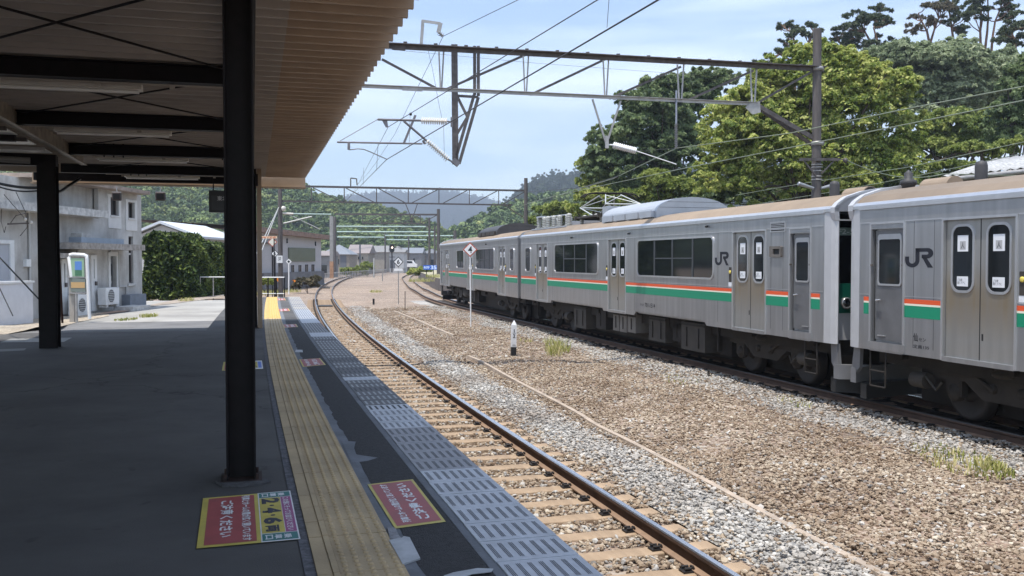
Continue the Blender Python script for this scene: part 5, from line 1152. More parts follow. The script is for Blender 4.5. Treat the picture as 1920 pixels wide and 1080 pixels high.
    for (u0, typ) in spec.get('vents', ()):
        yn = nearside*.55; mb = MB()
        if typ == 'cyl': mb.lathe([(.09,0),(.09,.28),(.075,.34),(0,.36)], (u0,nearside*.28,3.45), 12); P(mb, 'roof_vent', M_ACD)
        elif typ == 'half':
            pts = [(.17*math.cos(R(a)), .17*math.sin(R(a))) for a in range(0,181,15)]; mb.prism(pts, (u0,nearside*.28,3.46), (0,1,0), (0,0,1), (.62,0,0)); P(mb, 'roof_vent', M_ROOFB); mb = MB(); mb.prism(pts, (u0-.012,nearside*.28,3.46), (0,.92,0), (0,0,.92), (.01,0,0)); P(mb, 'vent_mouth', M_GASK)
        elif typ == 'dome': mb.lathe([(.1,0),(.1,.1),(.13,.12),(.13,.18),(.06,.22),(.07,.3),(0,.36)], (u0,nearside*.43,3.44), 12); P(mb, 'aerial', M_ACD)
    if spec.get('panto'):
        u = spec['panto']; top = 4.42
        mb = MB(); mb.box(u-1.0,u+1.0,-.75,.75,3.66,3.72); mb.box(u-1.1,u-1.0,-.8,.8,3.62,3.74); mb.box(u+1.0,u+1.1,-.8,.8,3.62,3.74); pf = P(mb, 'pantograph_base', M_UND2)
        mb = MB()
        for x in (-.9,.9):
            for y in (-.6,.6): insulator(mb, (u+x,y,3.45), (u+x,y,3.66), .085, .05, 4)
        P(mb, 'base_insulator', M_INSG, pf)
        mb = MB()
        for sg in (-1, 1):
            for y in (-.55, .55):
                k = Vector((u+sg*1.15, y*1.05, 4.02)); mb.tube((u+sg*.35, y*.8, 3.74), k, .022, 8); mb.tube(k, (u+sg*.28, y*.45, top-.06), .018, 8)
            mb.tube((u+sg*1.15,-.58,4.02),(u+sg*1.15,.58,4.02),.02,8); mb.tube((u+sg*1.15,-.58,4.02),(u+sg*.3,.25,top-.08),.012,6); mb.tube((u+sg*1.15,.58,4.02),(u+sg*.3,-.25,top-.08),.012,6)
            mb.tube((u+sg*.35,-.45,3.74),(u+sg*1.15,.58,4.02),.012,6)
        P(mb, 'pantograph_frame', mat('panto_pale', (.55,.56,.54), .4, .4), pf)
        mb = MB()
        for x in (-.16,.16): mb.path([(u+x,-.92,top-.14),(u+x,-.75,top-.03),(u+x,-.5,top),(u+x,.5,top),(u+x,.75,top-.03),(u+x,.92,top-.14)], .025, 6)
        P(mb, 'contact_shoe', M_UND, pf)
        for dx, dy in ((1.75,.75),(1.75,-.2),(2.35,.6),(2.9,.7),(2.9,-.2),(3.4,.75),(3.9,.8),(3.9,0),(4.5,.75),(5.0,.8),(5.0,.1)):
            mb = MB(); yy = nearside*dy
            mb.box(u+dx-.12,u+dx+.12,yy-.12,yy+.12,3.40,3.50); insulator(mb, (u+dx,yy,3.50), (u+dx,yy,3.80), .10, .075, 5); mb.lathe([(.09,0),(.09,.05),(.03,.08)], (u+dx,yy,3.80), 12); P(mb, 'roof_insulator', M_INSG)
        mb = MB(); mb.box(u+1.5,u+2.0,-.3,.3,3.5,3.72); mb.box(u-1.75,u-1.35,nearside*.35,nearside*.75,3.42,3.92); mb.box(u+2.5,u+2.8,-.5,.5,3.5,3.66); mb.tube((u+2.0,nearside*.6,3.86),(u+5.1,nearside*.7,3.88),.02,6); mb.box(u+1.4,u+5.3,nearside*.95,nearside*1.0,3.42,3.46); mb.box(u+4.5,u+5.1,nearside*.72,nearside*.88,3.86,3.91); P(mb, 'switch_gear', M_ACG)
    # --- underframe
    mb = MB(); mb.box(.35, LEN-.3, -WH+.35, WH-.35, .72, 1.0); mb.box(.6, LEN-.6, -.38, .38, .12, .72); mb.box(4.6, LEN-4.6, -.75, .75, .26, .72)
    for k in range(9): u = 1+k*2.2; mb.tube((u, -WH+.25,.86),(u, WH-.25,.86),.05,8)
    P(mb, 'underframe', M_UND)
    for bc in (2.95, LEN-2.95):
        for wx in (bc-1.05, bc+1.05):
            mb = MB()
            for sd in (-1, 1):
                prof_ = [(.10,0),(.30,.02),(.36,.04),(.395,.035),(.43,0),(.43,-.09),(.445,-.10),(.445,-.125),(0,-.125)]
                mb.lathe(prof_[::-1] if False else prof_, (wx, sd*(WH-.74), .43), 28, axis=(0,sd,0)); mb.lathe([(.16,0),(.10,.06),(0,.06)], (wx, sd*(WH-.74), .43), 16, axis=(0,sd,0))
            mb.tube((wx,-WH+.8,.43),(wx,WH-.8,.43),.08,10); P(mb, 'wheel_set', M_WHEEL)
        mb = MB()
        for sd in (-1, 1):
            pl = [(bc-1.45,.62),(bc-1.42,.82),(bc-.75,.85),(bc-.35,.74),(bc+.35,.74),(bc+.75,.85),(bc+1.42,.82),(bc+1.45,.62),(bc+1.2,.60),(bc+.8,.62),(bc+.45,.40),(bc-.45,.40),(bc-.8,.62),(bc-1.2,.60)]
            mb.prism(pl[::-1] if sd > 0 else pl, (0,sd*(WH-.56),0), (1,0,0), (0,0,1), (0,sd*.13,0))
            for wx in (bc-1.05, bc+1.05):
                mb.lathe([(.13,0),(.13,.10),(.09,.12),(.05,.16),(0,.16)], (wx,sd*(WH-.56),.43), 14, axis=(0,sd,0)); mb.box(wx-.16,wx+.16,sd*(WH-.56),sd*(WH-.46),.38,.62)
            mb.lathe([(.22,0),(.25,.02),(.25,.07),(.21,.1),(.25,.13),(.22,.2)], (bc,sd*(WH-.5),.76), 16); mb.lathe([(.07,0),(.07,.03),(0,.04)], (bc-.25,sd*(WH-.43),.58), 12, axis=(0,sd,0)); mb.lathe([(.07,0),(.07,.03),(0,.04)], (bc+.25,sd*(WH-.43),.58), 12, axis=(0,sd,0))
            mb.tube((bc-.9,sd*(WH-.4),.9),(bc-.2,sd*(WH-.4),.55),.03,8)
        P(mb, 'bogie_frame', mat('bogie_brown', (.03,.024,.019), .85, var=.35, vscale=5))
        for sd in (-1,1):
            P(MB().tube((bc-1.75,sd*(WH-.35),.55),(bc-1.45,sd*(WH-.35),.55),.12,14), 'brake_cylinder', M_UND2); P(MB().path([(bc-1.45,sd*(WH-.3),.62),(bc-1.2,sd*(WH-.28),.45),(bc-1.1,sd*(WH-.3),.58)],.02,6), 'brake_pipe', M_UND2); P(MB().bar((bc+1.75,sd*(WH-.35),.9),(bc+1.75,sd*(WH-.35),.38),.1,.05), 'sand_pipe', M_UND)
    for (u0, u1, z0, dy, m) in spec['boxes']:
        for sd in (-1, 1):
            mb = MB(); mb.box(u0, u1, sd*(WH-dy-.55), sd*(WH-dy), z0, .93); bx = P(mb, 'equipment_box', m); 
            mb = MB(); nn2 = max(1, int((u1-u0)/.45))
            for k in range(nn2): x = u0+(u1-u0)*(k+.5)/nn2; mb.box(x-.012, x+.012, sd*(WH-dy), sd*(WH-dy+.02), z0+.08, .82)
            mb.box(u0,u1,sd*(WH-dy),sd*(WH-dy+.012),.86,.9); P(mb, 'box_latch', M_UND, bx)
    for (u0, u1) in spec.get('tanks', ()):
        for sd in (-1, 1): mb = MB(); mb.lathe([(0,0),(.14,.03),(.19,.09),(.19,u1-u0-.09),(.14,u1-u0-.03),(0,u1-u0)], (u0,sd*(WH-.45),.66), 16, axis=(1,0,0)); P(mb, 'air_tank', M_UND2)
    # --- markings
    def stx(sd, u, z, w, h, body_, m=M_INK, nm='lettering', bold=.01):
        X = (1,0,0) if sd < 0 else (-1,0,0); uu = u if sd < 0 else u+w; return text(body_, w, h, m, (uu, sd*WH, z), X, (0,0,1), car, nm, bold, lift=.0025)
    if spec.get('logo') is not None:
        for sd in (-1, 1):
            u = spec['logo']; w = .60; h = .42; zc = 2.235; X = Vector((1,0,0)) if sd < 0 else Vector((-1,0,0)); O = Vector((u if sd < 0 else u+w, sd*(WH+.001), zc)); mb = MB(); D = Vector((0, sd*.002, 0)); t_ = .10
            def arc(cx, cz, r, a0, a1, n=8): return [(cx+r*math.cos(R(a0+(a1-a0)*i/n)), cz+r*math.sin(R(a0+(a1-a0)*i/n))) for i in range(n+1)]
            J = [(0,.24),(0,.16)]+arc(.16,.16,.16,180,270)[1:]+arc(.16,.16,.16,270,360)[1:]
            # J: hook outer and inner edges
            outer = [(0,.24)]+arc(.155,.155,.155,180,360,14)+[(.31,.42)]
            inner = [(.085,.24)]+arc(.155,.155,.07,180,360,14)+[(.225,.42)]
            def band(o_, i_):
                for k in range(len(o_)-1):
                    mb.prism([o_[k], o_[k+1], i_[k+1], i_[k]], O, X, (0,0,.667), D)
            band(outer, inner)
            oR = [(.225,.42),(.49,.42)]+arc(.49,.31,.11,90,-90,8)+[(.36,.20)]
            iR = [(.225,.34),(.47,.34)]+arc(.47,.31,.03,90,-90,8)+[(.36,.28)]
            band(oR, iR); mb.prism([(.36,.24),(.455,.22),(.60,0),(.49,0)], O, X, (0,0,.667), D); P(mb, 'emblem', M_INK)
    for (u, z, w, h, tx) in spec.get('texts', ()):
        for sd in (-1, 1): stx(sd, u, z, w, h, tx)
    for (u0,u1,z0,z1) in spec.get('louvres', ()):
        for sd in (-1,1):
            mb = MB(); mb.ring(rrect(u0,u1,z0,z1,.01,1), rrect(u0+.02,u1-.02,z0+.02,z1-.02,.01,1), (0,sd*WH,0), (1,0,0), (0,0,1), (0,sd*.015,0))
            for k in range(5): z = z0+.03+(z1-z0-.05)*k/5; mb.box(u0+.02,u1-.02,sd*WH,sd*(WH+.012),z+.012,z+.024)
            lv = P(mb, 'louvre', M_TRIMM); mb = MB(); mb.box(u0+.02,u1-.02,sd*WH,sd*(WH+.003),z0+.02,z1-.02); P(mb, 'louvre_back', M_GASK, lv)
    for (u0,u1,z0,z1) in spec.get('display', ()):
        for sd in (-1,1):
            mb = MB(); mb.ring(rrect(u0,u1,z0,z1,.02,2), rrect(u0+.05,u1-.12,z0+.05,z1-.05,.01,2), (0,sd*WH,0), (1,0,0), (0,0,1), (0,sd*.04,0)); dv = P(mb, 'side_indicator', M_UNDL); mb = MB(); mb.box(u0+.04,u1-.11,sd*WH,sd*(WH+.01),z0+.04,z1-.04); P(mb, 'indicator_screen', M_GASK, dv)
    for (u, z) in spec.get('knobs', ()):
        for sd in (-1,1): mb = MB(); mb.lathe([(.022,0),(.03,.05),(0,.07)], (u,sd*WH,z), 8, axis=(0,sd,0)); P(mb, 'side_lamp', M_GASK)
    mb = MB(); mb.box(LEN-.02, LEN+.22, -.5,.5,1.1,3.1)
    for k in range(6): mb.box(LEN+.01+k*.035, LEN+.025+k*.035, -.55,.55,1.08,3.14)
    P(mb, 'gangway', M_GASK)
    return car
UB, UA = 16.22, 15.85
lowB = [(0,4.75),(8.55,11.0),(15.7,LEN)]
boxes = [(5.1,6.3,.30,.2,M_UND2),(6.6,7.1,.42,.35,M_UND),(7.3,8.3,.34,.25,M_UND2),(9.0,9.55,.45,.18,M_UNDL),(9.62,10.1,.42,.18,M_UNDL),(10.17,10.6,.42,.18,M_UNDL),(11.5,12.3,.36,.3,M_UND),(12.9,14.0,.28,.2,M_UND2)]
specB = dict(front=True, doors=[(2.22,3.47),(9.26,10.50),(16.18,17.43)], cab=(.72,1.36), low=lowB, nside=1, number='F2-514', hflip=False,
    windows=[(4.31,8.46,(5.3,6.36,7.38),((5.3,6.36),(6.36,7.38))),(11.31,15.38,(12.3,13.35,14.4),((12.3,13.35),(13.35,14.4))),(18.15,18.85,(),())],
    ac=[(8.05,11.9,M_ACG,False)], panto=13.9, vents=[(.53,'half'),(1.6,'cyl')], boxes=boxes, logo=3.66, texts=[(7.62,1.18,.62,.11,'701-1514'),(8.27,1.21,.26,.06,'クモハ'),(.55,1.38,.07,.07,'ヱ')] if False else [(7.35,1.18,.62,.11,'701-1514'),(8.02,1.20,.26,.06,'クモハ')],
    louvres=[(1.5,2.02,2.95,3.09)] if False else [(1.52,2.04,2.86,3.05)], display=[(1.62,2.02,2.40,2.60)], knobs=[(9.0,3.03),(13.6,3.03),(4.6,3.06)])
oB = side(UB, WH, RZ); carB = build_car('middle silver train car with pantograph on its roof and long dark windows', specB, tuple(oB), math.atan2(TT.y, TT.x), 1)
boxesA = [(5.2,6.4,.30,.2,M_UND2),(6.9,8.1,.36,.3,M_UND),(8.6,10.2,.4,.2,M_UND2),(11.0,12.4,.34,.25,M_UND2),(12.9,13.8,.42,.3,M_UND)]
specA = dict(front=True, doors=[(2.21,3.51),(9.26,10.50),(16.18,17.43)], cab=(.60,1.36), low=[(0,.62),(1.25,4.9),(8.55,11.0),(15.7,LEN)], nside=-1, number='F2-513', hflip=True,
    windows=[(4.5,8.5,(5.5,6.5,7.5),((5.5,6.5),(6.5,7.5))),(11.31,15.38,(12.3,13.35,14.4),((12.3,13.35),(13.35,14.4))),(18.15,18.85,(),())], ac=[(8.3,12.1,M_ACG,False)],
    vents=[(.28,'dome'),(.55,'half'),(1.7,'cyl')], boxes=boxesA, tanks=[(14,14.9)], logo=1.40, texts=[(1.60,1.16,.1,.12,'仙'),(1.72,1.17,.15,.05,'セン'),(1.60,1.06,.34,.055,'定員135')])
oA = side(UA, WH, RZ); carA = build_car('near silver train car cut off by the right edge, with brown-streaked doors', specA, tuple(oA), math.atan2(-TT.y, -TT.x), -1)
# far car stands on the curve
sC = UB+LEN+.28; yawC = R(2.1); TC = Matrix.Rotation(-yawC, 3, 'Z') @ TT
oC = side(sC, WH, RZ)+TC*.02; uo = oC + TC*LEN
specC = dict(front=True, doors=[(2.07,3.32),(9.0,10.24),(16.03,17.28)], cab=(.6,1.2), low=[(0,3.8),(8.55,11.0),(15.7,LEN)], nside=1, number='F2-514',
    windows=[(.65,1.35,(),())] if False else [(5.9,8.0,(6.95,),()),(11.1,15.2,(12.1,13.1,14.15),((12.1,13.1),(13.1,14.15))),(18.15,18.85,(),())],
    ac=[(8.9,15.0,M_ACD,True)] if False else [(10.2,14.2,M_ACD,True)], boxes=[(4.9,5.6,.42,.3,M_UND2),(9.0,9.6,.38,.25,M_UND2),(10.0,10.5,.4,.25,M_UND)], tanks=[(6.0,7.4),(7.8,8.7)], logo=None, texts=[], knobs=[(9.0,3.03),(13.6,3.03)])
carC = build_car('farthest silver train car on the bend, dark domed unit on its roof', specC, tuple(uo), math.atan2(-TC.y, -TC.x), -1)
# ================================================================== station building on the left
GW = -.5
wa = gp(0, 605, GW); wb = gp(267, 575, GW); WD = (wb-wa).normalized(); WN = Vector((WD.y, -WD.x, 0))      # wall runs along WD, faces WN
M_PLAS = bpy.data.materials.new('stained_plaster'); M_PLAS.use_nodes = True
def _plaster(m, c_hi, c_lo, c_stain):
    t = m.node_tree; n = t.nodes; l = t.links; b = n['Principled BSDF']; b.inputs['Roughness'].default_value = .9; b.inputs['Specular IOR Level'].default_value = .2
    g = n.new('ShaderNodeNewGeometry'); n1 = n.new('ShaderNodeTexNoise'); n1.inputs['Scale'].default_value = .8; n1.inputs['Detail'].default_value = 8; n1.inputs['Roughness'].default_value = .65; l.new(g.outputs['Position'], n1.inputs[0])
    r = n.new('ShaderNodeValToRGB'); r.color_ramp.elements[0].position = .35; r.color_ramp.elements[1].position = .62; r.color_ramp.elements[0].color = (*c_lo,1); r.color_ramp.elements[1].color = (*c_hi,1); l.new(n1.outputs[0], r.inputs[0])
    mp = n.new('ShaderNodeMapping'); mp.inputs['Scale'].default_value = (1.3,1.3,.4); l.new(g.outputs['Position'], mp.inputs[0]); n2 = n.new('ShaderNodeTexNoise'); n2.inputs['Scale'].default_value = 1.6; n2.inputs['Detail'].default_value = 7; l.new(mp.outputs[0], n2.inputs[0])
    r2 = n.new('ShaderNodeValToRGB'); r2.color_ramp.elements[0].position = .5; r2.color_ramp.elements[1].position = .82; l.new(n2.outputs[0], r2.inputs[0])
    ml = n.new('ShaderNodeMath'); ml.operation = 'MULTIPLY'; ml.inputs[1].default_value = .62; l.new(r2.outputs[0], ml.inputs[0])
    mx = n.new('ShaderNodeMix'); mx.data_type = 'RGBA'; mx.inputs[7].default_value = (*c_stain,1); l.new(ml.outputs[0], mx.inputs[0]); l.new(r.outputs[0], mx.inputs[6]); l.new(mx.outputs[2], b.inputs['Base Color'])
    bp = n.new('ShaderNodeBump'); bp.inputs['Strength'].default_value = .3; bp.inputs['Distance'].default_value = .02; l.new(n1.outputs[0], bp.inputs['Height']); l.new(bp.outputs[0], b.inputs['Normal'])
_plaster(M_PLAS, (.56,.55,.525), (.38,.36,.335), (.19,.16,.135))
M_WFR = mat('window_surround', (.66,.65,.63), .7, var=.06); M_ALU = mat('aluminium_dark', (.10,.085,.08), .5); M_ROOFM = mat('metal_roof_blue', (.36,.42,.5), .4, .4, var=.1)
M_SLABW = mat('slab_edge', (.5,.49,.47), .85, var=.3, vscale=5)
bt = thing('station_building', 'weathered pale plaster station building, one and two storeys, beyond the platform at left', 'building', tuple(wb)); bo = bt.location.copy()
def W_(px, py, out=0.): return onplane(px, py, wa+WN*out, WN)
def wl_(p): d = p-wb; return d.dot(WD), p.z       # along wall (0 at the corner), height
def WL(s, out, z): return WD*s + WN*out + Vector((0,0,z-GW))      # local (building empty) coordinates
def lbox(mb, s0, s1, o0, o1, z0, z1):
    z0, z1 = sorted((z0, z1)); s0, s1 = sorted((s0, s1)); o0, o1 = sorted((o0, o1))
    c = WL((s0+s1)/2, (o0+o1)/2, z0); mb._add(*_slab(c, WD*((s1-s0)/2), WN*((o1-o0)/2)*-1, Vector((0,0,z1-z0)))); return mb
def pxr(x0, y0, x1, y1, out=0.):     # pixel box -> s range, z range on the wall plane
    a = wl_(W_(x0, y0, out)); b = wl_(W_(x1, y1, out)); return min(a[0],b[0]), max(a[0],b[0]), min(a[1],b[1]), max(a[1],b[1])
sJ = wl_(W_(186, 500))[0]; zL = W_(186, 410).z; zU = W_(262, 366).z; sL = wl_(W_(0,500))[0]-7
mb = lbox(MB(), sL, sJ, -6, 0, GW-.6, zL); mb.build('wall', M_PLAS, bt)['label'] = 'low front wall'
def punched(s0, s1, z0, z1, holes, o0=-.18, o1=0.):
    """wall slab with rectangular openings, built of butting boxes"""
    mb = MB(); ss = sorted({s0, s1, *[h[0] for h in holes], *[h[1] for h in holes]})
    for a, b in zip(ss[:-1], ss[1:]):
        hs = sorted([h for h in holes if h[0] <= a+1e-6 and h[1] >= b-1e-6], key=lambda h: h[2]); z = z0
        for h in hs:
            if h[2] > z: lbox(mb, a, b, o0, o1, z, h[2])
            z = h[3]
        if z < z1: lbox(mb, a, b, o0, o1, z, z1)
    return mb
winU1 = pxr(206, 369, 222, 405); winU2 = pxr(239, 378.5, 252, 410); winL = pxr(241, 443, 250.5, 531); doorD = pxr(205, 480, 218, 574)
mb = punched(sJ, 0, GW-.6, zU, [winU1, winU2, winL, doorD]); lbox(mb, sJ, 0, -6, -.5, GW-.6, zU-.01); mb.build('wall', M_PLAS, bt)['label'] = 'two-storey wall with windows'
mb = lbox(MB(), sJ-9, sJ-.002, -6, -.22, zL+.05, zU-.002); mb.build('wall', M_PLAS, bt)['label'] = 'set-back upper wall'
def winset(rg, nm, frame=.1, depth=-.12, bars=1, surround=True, low=0.):
    s0, s1, z0, z1 = rg; mb = lbox(MB(), s0+.02, s1-.02, depth-.03, depth, z0+.02, z1-.02); w = mb.build('window', M_WGL, bt)
    mb = MB()
    for a, b in ((s0,s0+.05),(s1-.05,s1)): lbox(mb, a, b, depth, depth+.04, z0, z1)
    lbox(mb, s0+.05, s1-.05, depth, depth+.04, z0, z0+.05); lbox(mb, s0+.05, s1-.05, depth, depth+.04, z1-.05, z1)
    for k in range(bars): c = s0+(s1-s0)*(k+1)/(bars+1); lbox(mb, c-.025, c+.025, depth, depth+.03, z0+.05, z1-.05)
    mb.build('window_frame', M_ALU, w)
    if surround:
        mb = MB(); f = frame
        lbox(mb, s0-f*2, s0, -.002, .03, z0-.5-low, z1+f); lbox(mb, s1, s1+f*2, -.002, .03, z0-.5-low, z1+f); lbox(mb, s0, s1, -.002, .03, z1, z1+f); lbox(mb, s0, s1, -.002, .03, z0-.5-low, z0-.06); lbox(mb, s0-.05, s1+.05, -.0, .07, z0-.06, z0-.001)
        mb.build('window_surround', M_WFR, w)
    return w
winset(winU1, 'w', bars=1); winset(winU2, 'w', bars=1); w = winset(winL, 'w', bars=0, surround=False); s0,s1,z0,z1 = winL
mb = MB(); lbox(mb, s0-.15, s1+.15, 0, .06, z0-.1, z0-.002); lbox(mb, s0+.05,s1-.05,-.12,-.08,(z0+z1)/2+.2,(z0+z1)/2+.28); mb.build('window_sill', M_SLABW, w)
s0,s1,z0,z1 = doorD; mb = lbox(MB(), s0+.04, s1-.04, -.15, -.1, z0, z1-.04); d = mb.build('door', mat('door_grey', (.13,.135,.135), .5), bt)
mb = lbox(MB(), s0+.4, s1-.3, -.10, -.09, z0+1.0, z1-.3); mb.build('door_window', M_WGL, d); mb = MB(); lbox(mb, s0-.15, s0, 0, .05, z0, z1+.15); lbox(mb, s1, s1+.15, 0, .05, z0, z1+.15); lbox(mb, s0, s1, 0, .05, z1, z1+.15); mb.build('door_frame', M_WFR, d)
mb = MB(); lbox(mb, s0+.12, s0+.2, -.09, -.03, z0+.9, z0+1.2); mb.build('door_handle', M_TRIMM, d)
# white doors of the low part
for x0, x1, yt, yb in ((113,124,486,597),(168,180,478,586)):
    s0,s1,z0,z1 = pxr(x0, yt, x1, yb); mb = lbox(MB(), s0, s1, 0, .06, GW+.05, z1); d = mb.build('door', M_WHITE, bt); mb = lbox(MB(), s0+.2, s1-.2, .06, .07, (z0+z1)/2+.2, z1-.15); mb.build('door_window', mat('frosted', (.25,.26,.25), .3), d); mb = MB(); lbox(mb, s1-.2, s1-.1, .07, .13, GW+1.0, GW+1.15); mb.build('door_handle', M_ALU, d)
# window with white rounded frame at the far left
s0,s1,z0,z1 = pxr(-60, 455, 16, 533); mb = lbox(MB(), s0, s1, 0, .03, z0, z1); w = mb.build('window', mat('shutter_grey', (.42,.43,.46), .6), bt); mb = MB(); lbox(mb, s1, s1+.22, 0, .08, z0, z1+.12); lbox(mb, s0, s1, 0, .08, z1, z1+.12); mb.build('window_frame', M_WHITE, w)
# roofs and slabs
zt0 = W_(0,381.5,.6).z; mb = lbox(MB(), sL, wl_(W_(204,408,.6))[0], -6, .6, zL, zL+.26); mb.build('roof', M_SLABW, bt)['label'] = 'flat concrete roof slab over the low part'
mb = MB(); s_e = wl_(W_(272,363,.5))[0]; lbox(mb, sJ-5, s_e+.4, -6.5, .55, zU, zU+.14); mb.build('roof', mat('roof_brown_edge', (.3,.24,.2), .85, var=.3), bt)['label'] = 'two-storey roof with brown eave'
mb = lbox(MB(), wl_(W_(150,460,.9))[0], wl_(W_(272,460,.9))[0], 0, .9, W_(200,468,.9).z, W_(200,456.5,.9).z); mb.build('door_canopy', mat('slab_dark', (.33,.30,.27), .9, var=.35, vscale=6), bt)
mb = lbox(MB(), wl_(W_(150,450,.4))[0], wl_(W_(230,450,.4))[0], .0, .45, W_(200,456,.9).z+.01, W_(200,447,.4).z); mb.build('blue_flashing', M_ROOFM, bt)
mb = MB(); a = W_(148,437,.25); s_, z_ = wl_(a); pts = [(-.0,0),(-.5,0),(-.5,.55),(.0,.55)]+[(.5*math.sin(R(k)), .05+.5*math.cos(R(k))) for k in (20,45,70,90)]; mb.prism(pts[::-1], WL(s_+.4,.0,z_-.55), WD, (0,0,1), WN*.4); mb.build('duct_hood', M_SLABW, bt)
mb = lbox(MB(), wl_(W_(105,478,.6))[0], wl_(W_(168,478,.6))[0], 0, .6, W_(140,484,.6).z, W_(140,475,.6).z); mb.build('door_canopy', MATS['slab_dark'], bt)
mb = MB()
for x in (56, 147): a = W_(x, 500, .05); s_, z_ = wl_(a); mb.tube(WL(s_,.05,GW), WL(s_,.05,zL-.0 if x == 56 else zL-.6), .04, 8)
a = W_(151,440,.07); mb.build('downpipe', mat('pipe_pale', (.5,.49,.47), .6), bt)
s0,s1,z0,z1 = pxr(43,486,52,500); mb = lbox(MB(), s0,s1,0,.12,z0,z1); mb.build('switch_box', M_WHITE, bt)
mb = MB(); s_ = wl_(W_(240,540))[0]; mb.path([WL(s_-1.6,.06,GW+2.3), WL(s_-.9,.06,GW+2.3), WL(s_-.9,.06,GW+.9), WL(s_-.3,.06,GW+.9), WL(s_-.3,.06,GW+.35)], .035, 6); mb.build('wall_pipe', MATS['pipe_pale'], bt)
s0,s1,z0,z1 = pxr(228,553,259,578); mb = lbox(MB(), s0,s1,0.002,.35,GW-.3,z1); mb.build('plinth', mat('plinth_blue_grey', (.2,.22,.25), .8, var=.15), bt)
mb = lbox(MB(), *pxr(196,570,232,580)[:2], .35,1.1,GW-.2,GW+.16); mb.build('door_step', M_SLABW, bt)
# insulators and looped wires on the wall
mb = MB(); a = W_(15,420,.3); b = W_(60,418,.3); mb.bar(a-bo, b-bo, .05, .05); mb.path([W_(3,390,.2)-bo, W_(2,415,.4)-bo, W_(8,436,.5)-bo, W_(11,425,.4)-bo], .012, 5); mb.path([W_(20,418,.3)-bo, W_(30,404,.6)-bo, W_(48,400,.5)-bo, W_(52,425,.3)-bo, W_(38,442,.2)-bo], .014, 5); mb.build('wall_bracket', M_ALU, bt)
mb = MB()
for x, y in ((42,400),(47,411),(44,396),(52,396),(58,417)): a = W_(x,y,.45)-bo; mb.lathe([(.0,-.05),(.06,-.04),(.06,.03),(0,.06)], a, 8)
mb.build('wall_insulator', M_INS, bt)
cable([W_(30,360,2.), W_(48,398,.5)], .012, M_BLACK, 'thin service wire dropping onto the brackets of the plaster wall', 'service_cable')
cable([W_(8,365,2.), W_(45,408,.5)], .012, M_BLACK, 'second thin service wire left of the other, ending at the same wall brackets', 'service_cable')
# air conditioning units
def acunit(x0, y0, x1, y1, out, label, legs=.0):
    s0,s1,z0,z1 = pxr(x0,y0,x1,y1,out); c = WL((s0+s1)/2, out-.17, z0)+bo; t = thing('air_conditioner', label, 'air conditioner', tuple(c), math.atan2(WD.y, WD.x)); w = (s1-s0)/2; h = z1-z0
    w = max(w, .42)
    mb = MB(); mb.box(-w,w,-.17,.17,0,h); o = mb.build('casing', M_WHITE, t); o.modifiers.new('b','BEVEL').width = .02
    mb = MB(); mb.lathe([(0,0),(.24,.0),(.24,.015),(.2,.02)], (-w*.25,-.172,h*.52), 20, axis=(0,-1,0)); mb.build('fan_grille', mat('grille_grey', (.12,.12,.12), .6), t)
    mb = MB()
    for k in range(7): z = h*(.15+.1*k); mb.box(-w*.85,w*.3,-.196,-.19,z,z+.012)
    mb.build('grille_bars', M_WHITE, t); mb = MB(); mb.box(-w*.9,-w*.6,-.15,.15,-.09,-.0); mb.box(w*.6,w*.9,-.15,.15,-.09,0); mb.build('foot', M_SLABW, t)
acunit(199,540,224,570,.5,'white air conditioner unit standing at the grey door of the plaster building'); acunit(145,553,168,592,.6,'white air conditioner unit half hidden behind the map stand'); acunit(25,552,50,586,.6,'pale air conditioner unit beside the low white wall at the far left')
# low white parapet wall at the left edge
a = gp(-60, 612, GW+.0); a = at(-80,600,27.5); b_ = at(24,600,28.0); b_.z = GW; t = thing('white_wall', 'low white wall with capping at the far left edge', 'wall', (b_.x, b_.y, GW))
mb = MB(); mb._add(*_slab(Vector((-1.3,0,-.4)), Vector((1.3,.0,0)), Vector((0,1.2,0)), Vector((0,0,1.65)))); mb.build('wall', mat('white_plaster', (.62,.63,.66), .8, var=.06), t)
mb = MB(); mb._add(*_slab(Vector((-1.3,0,1.251)), Vector((1.34,.0,0)), Vector((0,1.24,0)), Vector((0,0,.06)))); mb.build('capping', M_WHITE, t)
# stand with map in front of the building
p = gp(146, 603, GW+.02); Y = p.y; k = Y/F; t = thing('map_stand', 'white tubular stand with green and blue picture panel before the plaster building', 'information stand', tuple(p))
def L_(x, y): q = at(x, y, Y); return Vector((q.x-p.x, 0, q.z-p.z))
mb = MB(); mb.path([L_(134,520), L_(129,482), L_(131,478), L_(136,477), L_(157,478), L_(162,480), L_(163,486), L_(168,598)], .055, 8); mb.build('white_frame', M_WHITE, t)
mb = MB(); a = L_(133,484); b_ = L_(158,520); mb.box(a.x,b_.x,-.02,.02,b_.z,a.z); pn = mb.build('picture_panel', mat('panel_green', (.35,.5,.36), .5), t) if False else MB().box(a.x,b_.x,-.02,.02,b_.z,a.z).build('picture_panel', mat('board_green', (.30,.45,.30), .5), t)
a = L_(141,490); b_ = L_(154,517); MB().box(a.x,b_.x,-.026,-.021,b_.z+.18,a.z).build('picture_sky', mat('poster_blue', (.12,.26,.6), .4), pn); MB().box(a.x,b_.x,-.026,-.021,b_.z,b_.z+.178).build('picture_hills', mat('poster_green', (.08,.2,.12), .4), pn)
a = L_(133,521); b_ = L_(161,547); lp = MB().box(a.x,b_.x,-.03,.03,b_.z,a.z).build('lower_panel', mat('board_greygreen', (.19,.22,.2), .6), t); a = L_(134,529); b_ = L_(160,540); MB().box(a.x,b_.x,-.036,-.031,b_.z,a.z).build('orange_band', mat('board_orange', (.55,.36,.17), .6), lp)
